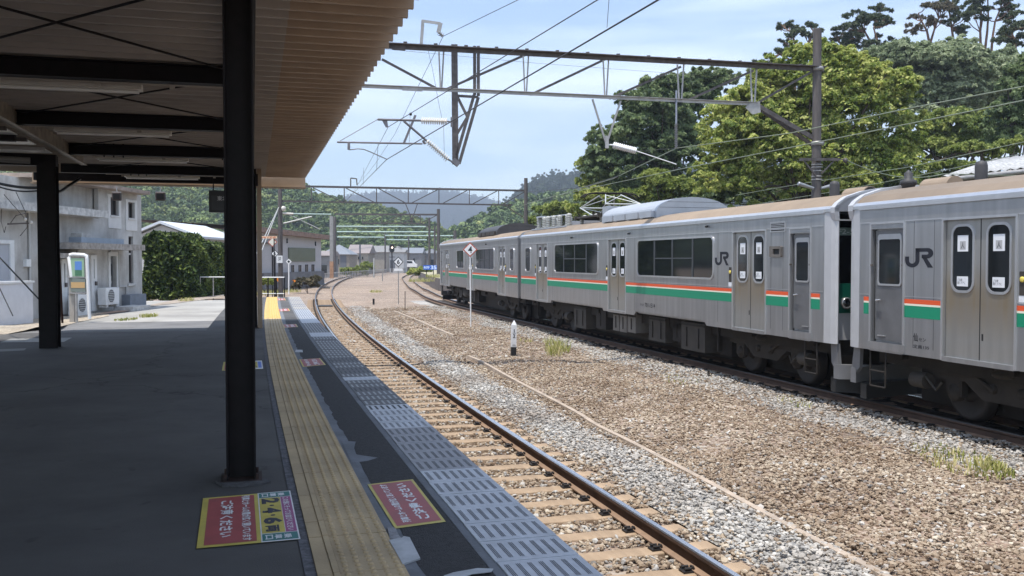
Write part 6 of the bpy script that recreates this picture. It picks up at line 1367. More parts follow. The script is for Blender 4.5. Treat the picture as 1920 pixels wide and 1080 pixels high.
mb = MB(); a = L_(128,520); b_ = L_(138,601); mb.box(a.x,b_.x,.04,.16,-.1,a.z); mb.build('grey_post', mat('post_greyw', (.36,.34,.31), .8, var=.15), t); mb = MB(); a = L_(143,549); mb.tube((a.x,0,-.1),(a.x,0,a.z),.045,8); mb.build('steel_post', M_STEEL, t)
mb = MB(); a = L_(130,549); b_ = L_(160,551); mb.bar(a, b_, .08, .05); a = L_(126,519); b_ = L_(163,521); mb.bar(a, b_, .06, .05); mb.build('cross_rail', M_STEEL, t)

# ================================================================== grey industrial building and far houses
def gable(name, label, cat, c, w, d, h, rh, wallm, roofm, rz=0., wins=(), grp=None, hip=False, over=.35):
    t = thing(name, label, cat, c, rz, grp); mb = MB(); mb.box(-w/2,w/2,-d/2,d/2,-1,h); mb.build('wall', wallm, t)
    o = over; mb = MB()
    if hip: mb._add([(-w/2-o,-d/2-o,h),(w/2+o,-d/2-o,h),(w/2+o,d/2+o,h),(-w/2-o,d/2+o,h),(-w/2+d*.3,0,h+rh),(w/2-d*.3,0,h+rh)], [(0,1,5,4),(1,2,5),(2,3,4,5),(3,0,4),(3,2,1,0)])
    else: mb._add([(-w/2-o,-d/2-o,h-.1),(w/2+o,-d/2-o,h-.1),(w/2+o,d/2+o,h-.1),(-w/2-o,d/2+o,h-.1),(-w/2-o,0,h+rh),(w/2+o,0,h+rh)], [(0,1,5,4),(2,3,4,5),(3,0,4),(1,2,5),(3,2,1,0)])
    mb.build('roof', roofm, t)
    for (x0,x1,z0,z1,s_) in wins:
        mb = MB()
        if s_ == 0: mb.box(x0,x1,-d/2-.05,-d/2+.02,z0,z1)
        else: mb.box(w/2-.02,w/2+.05,x0,x1,z0,z1)
        wi = mb.build('window', M_WGL, t)
        if x1-x0 < 6: mb = MB(); (mb.box(x0-.08,x1+.08,-d/2-.09,-d/2-.0,z0-.1,z0-.002) if s_ == 0 else mb.box(w/2,w/2+.09,x0-.08,x1+.08,z0-.1,z0-.002)); mb.build('sill', M_ALU, wi)
    return t
YA, YB = 76., 92.
a = at(478, 500, YA); b_ = at(604, 500, YB); a.z = b_.z = GZ-.6; ID = (b_-a).normalized(); IN_ = Vector((ID.y,-ID.x,0)); IL = (b_-a).length
if IN_.y > 0: IN_ = -IN_
t = thing('industrial_building', 'long grey industrial building with brown roof edge and one wide olive window', 'building', tuple(a)); io = a.copy()
def I_(x, y, o=0): return onplane(x, y, a+IN_*o, IN_)
def ibox(x0,y0,x1,y1,o0,o1):
    p0 = I_(x0,y0); p1 = I_(x1,y1); s0 = (p0-io).dot(ID); s1 = (p1-io).dot(ID); z0, z1 = sorted((p0.z-io.z, p1.z-io.z)); c = ID*((s0+s1)/2)+IN_*((o0+o1)/2)+Vector((0,0,z0)); mb = MB(); mb._add(*_slab(c, ID*((s1-s0)/2), -IN_*((o1-o0)/2)*(1 if ID.cross(-IN_).z > 0 else -1), Vector((0,0,z1-z0)))); return mb
zA = I_(478,434).z-io.z; zB = I_(601,447).z-io.z
mb = MB(); c0 = Vector((0,0,-1)); mb._add([c0, ID*IL*.985+c0, ID*IL*.985-IN_*14+c0, -IN_*14+c0, Vector((0,0,zA)), ID*IL*.985+Vector((0,0,zB)), ID*IL*.985-IN_*14+Vector((0,0,zB)), -IN_*14+Vector((0,0,zA))], [(0,3,2,1)[::-1],(4,5,6,7)[::-1],(0,1,5,4)[::-1],(1,2,6,5)[::-1],(2,3,7,6)[::-1],(3,0,4,7)[::-1]]); mb.build('wall', mat('panel_wall', (.43,.42,.43), .7, var=.06, vscale=.8), t)
mb = MB(); mb.bar(Vector((0,0,zA+.15))-ID*1+IN_*.3, ID*IL*1.02+IN_*.3+Vector((0,0,zB+.12)), .7, .42); mb.build('roof_edge', mat('roof_edge_brown', (.24,.16,.125), .8, var=.3), t)
mb = MB(); mb._add([Vector((0,0,zA+.37)), ID*IL+Vector((0,0,zB+.34)), ID*IL-IN_*14+Vector((0,0,zB+1.2)), -IN_*14+Vector((0,0,zA+1.3))], [(0,1,2,3)]); mb.build('roof', MATS['roof_edge_brown'], t)
w = ibox(540,464,589.5,490,0,.1).build('window', mat('olive_glass', (.12,.135,.09), .2), t)
for x, y0, y1 in ((546,497,513),(559.5,497,513),(572,496,512),(584,496,511)): ibox(x,y0,x+1.6,y1,0,.06).build('narrow_window', M_WGL, t); ibox(x+3,y0,x+4.6,y1,0,.06).build('narrow_window', M_WGL, t)
for x, y0, y1 in ((537,447,456),(590.3,453,461)): ibox(x,y0,x+1.6,y1,0,.06).build('narrow_window', M_WGL, t)
ibox(487,512,602,534,0.0,.35).build('base_wall', mat('base_wall', (.17,.17,.175), .9, var=.3, vscale=.9), t)
ibox(509.5,460,511,515,0.,.1).build('downpipe', M_ALU, t); ibox(487,454,508,457,.0,.25).build('porch_edge', M_ALU, t)
# houses: label, centre px, Y, width px, eave y, ridge y, roof colour, wall colour
H_W = [mat('wall_beige', (.25,.22,.185), .85, var=.12), mat('wall_cream', (.30,.275,.235), .85, var=.12), mat('wall_grey', (.2,.2,.2), .85, var=.12), mat('wall_white', (.44,.44,.435), .85), mat('wall_dark', (.12,.13,.15), .8)]
H_R = [mat('roof_silver', (.21,.225,.245), .5, .2), mat('roof_pinkish', (.24,.205,.195), .6), mat('roof_slate', (.14,.145,.155), .7), mat('roof_greyb', (.2,.195,.19), .7)]
def house(label, x0, x1, Y, ye, yr, yb, wm, rm, wn, hip=False, rz=0., dp=7., dark=None):
    A = at(x0,yb,Y); B = at(x1,yb,Y); w = B.x-A.x; h = at(x0,ye,Y).z-A.z; rh = at(x0,yr,Y).z-A.z-h
    wl2 = [(-w/2+w*u0, -w/2+w*u1, h*v0, h*v1, 0) for u0,u1,v0,v1 in wn]
    t = gable('house', label, 'house', ((A.x+B.x)/2, Y+dp/2, A.z), w, dp, h, rh, wm, rm, rz, wl2, 'houses beyond the bend', hip)
    if dark: mb = MB(); mb.box(-w/2+w*dark[0], -w/2+w*dark[1], -dp/2-.03, -dp/2+.01, 0, h*dark[2]); mb.build('dark_cladding', H_W[4], t)
    return t
house('house with silver hipped roof and dark cladding, partly behind the pale mast', 602,655,165,477,458,513,H_W[0],H_R[0],[(.6,.64,.5,.75),(.5,.56,.1,.3)],True,0,8,(.68,.9,.95))
house('small lean-to house with brownish roof just left of the silver-roofed one', 592,622,140,478,470,516,H_W[2],H_R[1],[(.3,.7,.1,.5)],False,0,5)
house('beige house with pinkish gable roof behind the trackside fence', 653,690,185,474,458,503,H_W[1],H_R[1],[(.1,.16,.55,.75),(.5,.56,.6,.75),(.7,.76,.6,.75)],False,0,9)
house('cream house with grey roof right of the leaning pole', 690,724,200,472,460,503,H_W[1],H_R[3],[(.0,.06,.5,.7),(.1,.15,.5,.75),(.1,.16,.05,.2)],False,0,9)
house('grey-roofed house with curved balcony behind the dark mid pole', 722,760,210,474,461,504,H_W[0],H_R[3],[(.5,.72,.05,.3)],True,0,9,(.85,.92,.95))
house('white-walled building with dark sloping shed front under the signal', 730,757,188,472,467,503,H_W[3],H_R[3],[],False,0,6,(.05,.4,.5))
house('house with pale blue roof near the white car', 752,790,225,474,464,504,H_W[2],H_R[0],[(.3,.42,.45,.7),(.6,.68,.4,.65),(.3,.4,.05,.3)],False,0,9)
house('rightmost pale house, cut by the dark gantry poles', 788,826,235,475,466,504,H_W[2],H_R[2],[(.1,.3,.2,.6),(.5,.7,.2,.6)],True,0,9)
A = at(303,500,66); t = thing('metal_shed', 'pale metal shed with low gable and white roof behind the clipped hedges', 'shed', tuple(A)); so3 = A.copy()
gl = [at(x,y,66)-so3 for x, y in ((252,444),(303,422),(371,447))]; pl = [(gl[0].x,-1.),(gl[2].x,-1.),(gl[2].x,gl[2].z),(gl[1].x,gl[1].z),(gl[0].x,gl[0].z)]
mb = MB(); mb.prism(pl, (0,0,0), (1,0,0), (0,0,1), (0,9,0)); mb.build('wall', H_W[3], t)
mb = MB(); ro = [(gl[0].x-.3,gl[0].z+.0),(gl[1].x,gl[1].z+.1),(gl[2].x+.4,gl[2].z-.02),(gl[2].x+.4,gl[2].z+.14),(gl[1].x,gl[1].z+.28),(gl[0].x-.3,gl[0].z+.18)]; mb.prism(ro, (0,-.4,0), (1,0,0), (0,0,1), (0,9.8,0)); mb.build('roof', mat('roof_white', (.55,.58,.62), .5), t)
t = thing('blue_shed', 'low blue-walled shed with pale roof right of the hedges', 'shed', tuple(at(410,500,80))); mb = MB(); mb.box(-1.2,1.6,0,3,-.5,1.2); mb.build('wall', mat('wall_blue', (.08,.15,.35), .7), t); mb = MB(); mb.box(-1.4,1.8,-.2,3.2,1.201,1.5); mb.build('roof', H_R[0], t)
# signal, white car, speed board
p = at(735,505,150); t = thing('railway_signal', 'dark colour-light signal head with one lit white lamp on a slim mast', 'signal', tuple(p)); hz = at(735,466,150).z-p.z
mb = MB(); mb.tube((0,0,-.5),(0,0,hz-.6),.09,8); mb.box(-.5,.5,-.05,.05,hz-1.4,hz-1.3); mb.build('mast', M_STEELDK, t); mb = MB(); mb.prism(rrect(-.4,.4,hz-.6,hz+.7,.3), (0,-.1,0), (1,0,0), (0,0,1), (0,.2,0)); mb.build('signal_head', M_BLACK, t); mb = MB(); mb.lathe([(.13,0),(.13,.03),(0,.04)], (.05,-.1,hz+.15), 10, axis=(0,-1,0)); mb.build('signal_lamp', mat('signal_lamp', (1,.75,.6), .4, emit=2.5), t)
p = at(767,503,205); t = thing('parked_van', 'small white van parked before the houses beyond the bend', 'van', tuple(p))
mb = MB(); mb.prism([(-1.7,.3),(1.7,.3),(1.75,.9),(1.3,1.0),(.9,1.7),(-1.5,1.75),(-1.7,1.2)], (0,-.7,0), (1,0,0), (0,0,1), (0,1.4,0)); mb.build('body', M_WHITE, t); mb = MB(); mb.prism([(-1.4,1.1),(.85,1.1),(.7,1.55),(-1.3,1.58)], (0,-.72,0), (1,0,0), (0,0,1), (0,1.44,0)); mb.build('window', M_WGL, t)
for x in (-1.1,1.1): mb = MB(); mb.lathe([(0,0),(.3,0),(.3,1.3),(0,1.3)], (x,-.68,.3), 12, axis=(0,1,0)); mb.build('wheel', M_BLACK, t)
p = at(806.5,510,88); t = thing('speed_board', 'blue speed board reading 制限 35 on poles beside the far track', 'sign', tuple(p)); zz_ = at(806,501.5,88).z-p.z; hw = 12.8/F*88; hh = 4.3/F*88
mb = MB(); mb.box(-hw,hw,-.02,.02,zz_-hh,zz_+hh); mb.build('board', mat('board_blue', (.015,.11,.55), .5), t); text('制限', hw*.86, hh*1.2, mat('board_pale', (.6,.72,.9), .5), (-hw*.93,-.021,zz_-hh*.6), (1,0,0), (0,0,1), t, bold=.02); text('35', hw*.88, hh*1.7, MATS['board_pale'], (.05,-.021,zz_-hh*.82), (1,0,0), (0,0,1), t, 'numeral', .04)
mb = MB(); mb.tube((-.35,.05,-.5),(-.35,.05,zz_),.04,6); mb.tube((.3,.05,-.5),(.3,.05,zz_),.04,6); mb.build('post', M_STEELDK, t)
# far platform with rough stone wall right of the far track
def wallX(y): return cen2(y)+1.7
ys_ = np.arange(62, 150, 4.); strip(lambda y, o, z: Vector((wallX(y)+o, y, z)), ys_, [0,.4,3,6], RZ+.85, 'old_platform', mat('old_platform_top', (.25,.24,.12), .95, col2=(.42,.37,.28), vscale=.6))
mb = MB()
for a_, c_ in zip(ys_[:-1], ys_[1:]): mb.quad((wallX(a_),a_,RZ-.4),(wallX(a_),a_,RZ+.849),(wallX(c_),c_,RZ+.849),(wallX(c_),c_,RZ-.4))
mb.quad((wallX(ys_[-1]),ys_[-1],RZ-.4),(wallX(ys_[-1]),ys_[-1],RZ+.849),(wallX(ys_[-1])+6,ys_[-1],RZ+.849),(wallX(ys_[-1])+6,ys_[-1],RZ-.4))
struct(mb.build('old_platform_wall', mat('rough_stone', (.14,.12,.11), .95, var=.4, vscale=2.5, bump=.6, bscale=5))); struct(bpy.data.objects['old_platform'])
# corrugated shed roof at the right
t = thing('lineside_shed', 'low shed with pale corrugated roof behind the near train car at right', 'shed', tuple(at(1850,330,27)-Vector((0,0,3.2)))); so2 = t.location.copy()
e0 = at(1765,331,29); e1 = at(2060,300,25.0); r0 = at(1865,298,33); r1 = at(2160,262,30)
L = (e1-e0); nl = int(L.length/.075); mb = MB(); vs = []; 
for i in range(nl+1):
    f = i/nl; w_ = .03*math.sin(i*math.pi/2*1.0*1.0) if True else 0
    for k in range(2): q = (e0.lerp(e1,f) if k == 0 else r0.lerp(r1,f))+Vector((0,0,w_)); vs.append(q-so2)
mb._add(vs, [(i*2,i*2+2,i*2+3,i*2+1) for i in range(nl)], True); o = mb.build('corrugated_roof', mat('slate_roof_sheet', (.36,.36,.355), .85, var=.4, vscale=9, bump=.3), t); sm = o.modifiers.new('t','SOLIDIFY'); sm.thickness = .012
mb = MB(); mb.tube(e0-so2-Vector((-.1,.1,.1)), e1-so2-Vector((0,.1,.1)), .07, 8); mb.build('eave_gutter', M_STEEL, t)
mb = MB(); mb._add([e0-so2+Vector((.2,.2,-3.5)), e1-so2+Vector((0,.2,-3.5)), e1-so2+Vector((0,.2,-.1)), e0-so2+Vector((.2,.2,-.1)), r0-so2+Vector((.2,0,-5)), r0-so2+Vector((.2,0,-.1))], [(0,1,2,3),(0,3,5,4)]); mb.build('wall', H_W[0], t)
# ================================================================== trees and shrubs
def leaf_cloud(lobes, n, size, r, flat=.35, seed=0, asp=1.5):
    """lobes: (cx,cy,cz,rx,ry,rz). n small leaf faces spread mostly in the outer shell of the lobes; each face tilts mostly upward and outward"""
    g = np.random.default_rng(seed); Lb = np.array(lobes, float); wts = (Lb[:,3]*Lb[:,4]+Lb[:,3]*Lb[:,5]); wts /= wts.sum()
    # secondary clumps on each lobe give light and dark bunches with gaps
    nc = max(12, n//r); li = g.choice(len(Lb), nc, p=wts); d = g.normal(size=(nc,3)); d /= np.linalg.norm(d,axis=1)[:,None]; d[:,2] = np.where(d[:,2] < -.35, -d[:,2], d[:,2])
    rad = g.uniform(.58, 1.16, nc)[:,None]; cc = Lb[li,:3]+d*rad*Lb[li,3:6]; cr = g.uniform(.45, 1.35, nc)*np.cbrt(Lb[li,3]*Lb[li,4]*Lb[li,5])*.21
    ci = g.integers(0, nc, n); e = g.normal(size=(n,3)); e /= np.linalg.norm(e,axis=1)[:,None]; e[:,2] = np.where(e[:,2] < -.2, -e[:,2]*.6, e[:,2]); rr_ = np.cbrt(g.uniform(.25, 1, n))
    P = cc[ci]+e*(cr[ci]*rr_)[:,None]*np.array([1,1,.8])
    N = e*.7+g.normal(size=(n,3))*.6+np.array([-.15,-.35,flat]); N /= np.linalg.norm(N,axis=1)[:,None]
    A = np.cross(N, g.normal(size=(n,3))); A /= np.linalg.norm(A,axis=1)[:,None]+1e-9; B = np.cross(N, A); s_ = size*g.uniform(.6,1.4,n)[:,None]
    V = np.stack([P-A*s_*asp*.5, P-B*s_*.35+N*s_*.1, P+A*s_*asp*.5, P+B*s_*.35+N*s_*.1], 1).reshape(-1,3); Fq = np.arange(4*n).reshape(-1,4); return V, Fq, cc
def trunk_mesh(base, top, r, limbs, m, parent):
    mb = MB(); base = Vector(base); top = Vector(top); N = 5; pts = [base.lerp(top, i/N)+Vector((random.uniform(-1,1),random.uniform(-1,1),0))*r*.6*(0 < i < N) for i in range(N+1)]
    for i in range(N): mb.tube(pts[i], pts[i+1], r*(1-.13*i), 8, r*(1-.13*(i+1)), cap=False)
    for q in limbs:
        q = Vector(q); s_ = pts[random.randint(2, N)]; mid = s_.lerp(q, .5)+Vector((0,0,(q-s_).length*.08)); mb.tube(s_, mid, r*.38, 6, r*.25, cap=False); mb.tube(mid, q, r*.25, 6, r*.08, cap=False)
    return mb.build('trunk', m, parent)
M_BARK = mat('bark', (.075,.055,.042), .95, var=.35, vscale=4, bump=.5); M_BARKP = mat('pine_bark', (.16,.095,.065), .95, var=.35, vscale=3)
LM = dict(yellow=leaf_mat('leaf_yellowgreen', (.13,.19,.035), (.33,.39,.075), (.58,.58,.19), .45), dark=leaf_mat('leaf_dark', (.06,.095,.04), (.13,.185,.07), (.25,.31,.13), .38),
    grey=leaf_mat('leaf_greygreen', (.13,.17,.08), (.25,.30,.155), (.38,.42,.25), .38), mid=leaf_mat('leaf_mid', (.11,.16,.035), (.24,.29,.06), (.40,.44,.13), .42),
    pine=leaf_mat('pine_needles', (.04,.06,.028), (.075,.10,.045), (.13,.155,.075), .3), hedge=leaf_mat('hedge_leaf', (.014,.03,.008), (.045,.08,.018), (.18,.23,.05), .25), pinebr=leaf_mat('pine_brownish', (.06,.055,.03), (.11,.10,.055), (.20,.165,.10), .25))
for k_, m_ in LM.items(): pass
def tree(label, lobes_px, Y, n, size, m, name='tree', basepx=None, cat='tree', seed=0, per=60, grp='trees on the wooded bank', depth=.8, basez=None, flat=.35, limbs=12, tr=.22):
    """lobes in pixels (x, y, rx, ry, dy) at distance Y+dy"""
    lob = []
    for L in lobes_px:
        x, y, rx, ry = L[:4]; yy = Y+(L[4] if len(L) > 4 else 0); c = at(x, y, yy); k = yy/F; lob.append((c.x, c.y, c.z, rx*k, (rx+ry)/2*k*depth, ry*k))
    bx = basepx if basepx is not None else lobes_px[0][0]; b = at(bx, 400, Y); bz = groundz(b.x, Y) if basez is None else basez
    g2 = np.random.default_rng(seed+900); extra = []
    for l_ in lob:
        for _ in range(7):
            d = g2.normal(size=3); d /= np.linalg.norm(d); d[2] = abs(d[2])*.9 if g2.random() < .75 else d[2]; q = g2.uniform(.22, .42)
            extra.append((l_[0]+d[0]*l_[3]*.92, l_[1]+d[1]*l_[4]*.92, l_[2]+d[2]*l_[5]*.95, l_[3]*q, l_[4]*q, l_[5]*q))
    lob = [(a_,b_,c_,d_*.84,e_*.84,f_*.84) for a_,b_,c_,d_,e_,f_ in lob]+extra
    t = thing(name, label, cat, (b.x, Y, bz), 0, grp); V, Fq, cc = leaf_cloud(lob, n, size, per, flat, seed); V -= np.array(t.location)
    np_mesh('crown', V, Fq, LM[m], t)
    ztop = max(l[2] for l in lob); ii = np.random.default_rng(seed).choice(len(cc), min(limbs, len(cc)), replace=False)
    trunk_mesh((0,0,-.5), (lob[0][0]-b.x, lob[0][1]-Y, max(1., lob[0][2]-bz)), tr, [tuple(cc[i]-np.array(t.location)) for i in ii], M_BARK, t)
    return t
tree('big yellow-green broadleaf tree right behind the tall concrete pole', [(1520,190,120,85),(1400,250,90,90),(1600,230,110,100),(1480,300,150,90),(1630,320,95,75),(1370,345,80,60),(1440,160,50,45),(1660,190,45,55),(1540,360,120,50),(1350,300,45,50),(1560,115,40,30),(1500,112,40,30),(1620,135,40,35),(1330,335,35,40),(1710,260,30,50)], 44, 270000, .115, 'yellow', 'broadleaf_tree', 1500, seed=3, per=70, limbs=26, tr=.3)
tree('dark broad tree with grey-green top left of the big yellow-green one', [(1240,230,85,75),(1190,290,90,75),(1270,300,70,80),(1150,320,60,45),(1290,190,60,45),(1230,360,80,45),(1330,160,40,30),(1120,300,25,30),(1190,215,30,30)], 62, 120000, .19, 'dark', 'broadleaf_tree', 1240, seed=4, per=80, limbs=20)
tree('pale-topped tree crown rising behind the dark broad tree', [(1255,185,70,38),(1310,165,60,30),(1210,215,45,30),(1350,150,40,22)], 68, 26000, .24, 'grey', 'broadleaf_tree', 1270, seed=5)
tree('dark-green low tree at the left foot of the wooded bank', [(1125,318,42,38),(1160,360,45,30),(1110,345,28,22)], 66, 16000, .24, 'mid', 'broadleaf_tree', 1130, seed=6)
tree('round light shrub beside the second gantry pole', [(1045,398,40,22),(1075,412,30,16),(1010,418,25,12)], 74, 12000, .26, 'mid', 'shrub', 1045, 'shrub', seed=7)
tree('yellow-green shrub showing through the pantograph', [(1110,372,35,22),(1140,385,38,22),(1090,395,30,14)], 60, 14000, .2, 'yellow', 'shrub', 1115, 'shrub', seed=8)
tree('bushy yellow-green shrub above the grey roof unit', [(1240,350,45,28),(1275,362,50,26),(1200,372,40,20),(1320,372,40,20)], 50, 22000, .2, 'mid', 'shrub', 1250, 'shrub', seed=9)
tree('wide grey-green tree on the bank right of the big yellow-green tree', [(1760,140,100,60),(1700,115,60,40),(1830,170,90,60),(1760,200,90,60),(1690,180,60,50)], 72, 110000, .2, 'grey', 'broadleaf_tree', 1760, seed=10, per=45, limbs=26)
tree('grey-green tree farther right on the bank under the tall pines', [(1880,150,60,50),(1850,210,60,50),(1900,120,40,30)], 76, 30000, .27, 'grey', 'broadleaf_tree', 1870, seed=11, per=45)
tree('light green spreading tree low on the bank above the shed', [(1790,245,75,38),(1740,285,70,38),(1820,285,70,38),(1720,240,45,28),(1850,240,40,30)], 56, 60000, .19, 'mid', 'broadleaf_tree', 1780, seed=12, per=55, limbs=20)
tree('dark evergreen tree at the right edge of the view', [(1905,180,32,60),(1890,230,45,45),(1925,150,25,40),(1900,262,50,24),(1950,220,40,80)], 50, 34000, .17, 'dark', 'broadleaf_tree', 1905, seed=13)
tree('dark understorey bush behind the tall pole foot', [(1600,345,110,28),(1700,350,80,25),(1500,372,80,22),(1390,372,70,30),(1340,382,50,25)], 49, 34000, .18, 'dark', 'shrub', 1610, 'shrub', seed=14)
tree('low bright scrub right above the shed roof', [(1840,285,60,20),(1910,272,40,16),(1780,320,60,18)], 46, 18000, .15, 'mid', 'shrub', 1840, 'shrub', seed=15)
tree('grey-green crown between the big tree and the pines', [(1660,120,50,34),(1560,120,60,22),(1440,140,40,18)], 74, 26000, .27, 'grey', 'broadleaf_tree', 1640, seed=16)
def pine(label, trunks, pads, Y, m='pine', seed=0, size=.24, n=420):
    """trunks: list of pixel polylines; pads: (x,y,rx,ry) flat needle pads"""
    b = at(trunks[0][0][0], trunks[0][0][1], Y); bz = b.z-3; t = thing('pine_tree', label, 'tree', (b.x, Y, bz), 0, 'pines on the ridge'); bo_ = Vector(t.location)
    lob = []; k = Y/F
    for (x, y, rx, ry) in pads: c = at(x, y, Y+random.uniform(-1.2,1.2)); lob.append((c.x, c.y, c.z, rx*k, rx*k*.8, max(ry*k, .18)))
    g3 = np.random.default_rng(seed+70); lob0 = lob; lob = []
    for l_ in lob0:
        for _ in range(5): lob.append((l_[0]+g3.uniform(-1,1)*l_[3]*.95, l_[1]+g3.uniform(-1,1)*l_[4]*.8, l_[2]+g3.normal()*l_[5]*.75, l_[3]*g3.uniform(.3,.6), l_[3]*g3.uniform(.25,.5), l_[5]*g3.uniform(.5,1.0)))
    V = []
    V, Fq, cc = leaf_cloud(lob, int(n*len(pads)*1.5), size*.8, 24, .5, seed, 2.4); V -= np.array(bo_); np_mesh('needles', V, Fq, LM[m], t)
    mb = MB(); ends = []
    for pl in trunks:
        pts = [at(x, y, Y)-bo_ for x, y in pl]; pts = [Vector((pts[0].x, 0, -1))]+pts; N = len(pts)
        for i in range(N-1): mb.tube(pts[i], pts[i+1], .15*(1-.75*i/N), 7, .15*(1-.75*(i+1)/N), cap=False)
        ends += pts[2:]
    for l in lob[::2]:
        q = Vector(l[:3])-bo_; s_ = min(ends, key=lambda e: (e-q).length+(2 if e.z > q.z else 0)); mid = s_.lerp(q,.5)-Vector((0,0,.12)); mb.tube(s_, mid, .06, 5, .045, cap=False); mb.tube(mid, q, .045, 5, .02, cap=False)
        for _ in range(2): mb.tube(mid, q+Vector((random.uniform(-1,1)*l[3]*.8, 0, random.uniform(0,1)*l[5])), .03, 4, .012, cap=False)
    mb.build('trunk', M_BARKP, t); return t
pine('small thin pine just left of the tall pole top', [[(1491,106),(1492,85),(1487,70),(1480,58)]], [(1470,47,14,5),(1492,52,18,6),(1476,66,14,5),(1500,64,12,4),(1470,80,10,4),(1488,94,16,4)], 92, seed=21)
pine('slim leaning pine behind the tall pole top', [[(1507,106),(1516,80),(1525,58)]], [(1522,47,12,5),(1530,60,12,5),(1512,68,10,4),(1545,82,14,5),(1538,92,12,5)], 93, seed=22)
pine('low sparse pine sprays left of the pole, over the yellow-green tree', [[(1480,112),(1462,102)]], [(1450,100,14,3),(1470,97,14,3),(1495,100,16,3),(1425,118,10,5)], 90, seed=23)
pine('small bare-limbed pine between the pole and the spreading pine', [[(1577,100),(1578,86),(1570,72)]], [(1570,62,12,4),(1585,66,12,4),(1562,76,10,3),(1590,76,12,4)], 92, seed=24, n=260)
pine('broad spreading pine left of the grey-green bank tree', [[(1634,105),(1632,78),(1622,60),(1615,45)],[(1646,105),(1643,70),(1638,52)]], [(1610,32,24,7),(1645,28,22,6),(1668,36,16,5),(1655,20,16,5),(1600,44,20,7),(1636,42,24,7),(1592,60,22,8),(1612,62,16,6),(1595,76,14,6),(1660,46,16,5),(1632,88,24,6),(1658,76,14,5),(1600,84,14,5)], 92, seed=25, n=620)
pine('brownish open-crowned pine with forked trunk', [[(1742,78),(1738,58),(1728,40),(1722,25)],[(1745,78),(1752,55),(1760,35)]], [(1725,30,18,7),(1745,15,18,6),(1765,22,18,6),(1735,44,16,5),(1755,38,16,6),(1720,50,14,5),(1710,62,14,3),(1770,10,14,5)], 94, 'pinebr', seed=26, n=420)
pine('narrow pine right behind the brownish one', [[(1788,78),(1784,50),(1780,20),(1776,5)]], [(1778,8,14,5),(1790,22,16,6),(1800,36,14,5),(1780,42,14,5),(1795,56,16,5),(1780,0,14,5),(1805,60,12,4)], 96, seed=27, n=460)
pine('tall three-stemmed pine reaching above the view', [[(1839,100),(1838,60),(1840,28),(1838,5)],[(1846,100),(1851,60),(1853,30),(1852,0)],[(1858,108),(1861,70),(1866,40),(1876,15)]], [(1830,22,22,7),(1850,8,24,7),(1880,5,22,7),(1870,22,18,6),(1895,12,18,6),(1820,30,16,5),(1860,-8,30,8),(1890,30,16,5),(1838,-4,20,6),(1845,38,12,4)], 88, seed=28, n=560)
pine('low dark pine at the right edge beneath the tall one', [[(1905,95),(1900,70),(1895,55)]], [(1890,58,22,7),(1915,50,20,7),(1900,70,24,7),(1880,80,18,6),(1915,78,18,7),(1930,40,20,8),(1895,42,16,5)], 84, seed=29, n=560)
# hedges
def hedge(label, x0, x1, yt, yb, Y, dp, seed):
    A = at(x0, yb, Y); B = at(x1, yb, Y); C_ = at(x0, yt, Y); t = thing('hedge', label, 'hedge', ((A.x+B.x)/2, Y, A.z)); w = (B.x-A.x)/2; h = C_.z-A.z; r_ = .55
    n = 34000; g = np.random.default_rng(seed); u = g.uniform(-1,1,(n,3)); ax = g.choice(3, n, p=[.2,.4,.4]); s_ = np.where(u[np.arange(n),ax] > 0, 1, -1); u[np.arange(n),ax] = s_*g.normal(.95,.06,n)
    P = np.c_[u[:,0]*w, u[:,1]*dp/2+dp/2, (u[:,2]*.5+.5)*h*(1-.16*np.clip((u[:,0]-.1)/.9,0,1)**2)+.14*np.sin(u[:,0]*7)+.08*np.sin(u[:,0]*19+1)*(u[:,2]>0)]; P[:,0] += .12*np.sin(P[:,2]*3+P[:,1]*2)*np.sign(u[:,0]); P[:,1] += .13*np.sin(P[:,0]*2.7+P[:,2]*2); m_ = np.hypot(np.maximum(0,np.abs(u[:,0])-.8)/.2, np.maximum(0,u[:,2]-.8)/.2) < 1.05; P = P[m_]; n = len(P)
    N = g.normal(size=(n,3))+np.array([0,-.2,.6]); N /= np.linalg.norm(N,axis=1)[:,None]; a = np.cross(N, g.normal(size=(n,3))); a /= np.linalg.norm(a,axis=1)[:,None]; b = np.cross(N,a); sz_ = (.11*g.uniform(.7,1.4,n))[:,None]
    V = np.stack([P-a*sz_, P-b*sz_*.5, P+a*sz_, P+b*sz_*.5],1).reshape(-1,3); np_mesh('foliage', V, np.arange(4*n).reshape(-1,4), LM['hedge'], t)
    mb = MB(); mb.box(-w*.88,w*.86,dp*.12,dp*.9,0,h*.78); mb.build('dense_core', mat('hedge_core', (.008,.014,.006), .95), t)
hedge('large clipped dark hedge right of the plaster building', 268, 371, 441, 557, 49.5, 3.2, 31); hedge('smaller hedge half hidden behind the larger one, reaching the near column', 371, 421, 459, 548, 58, 3.2, 32)
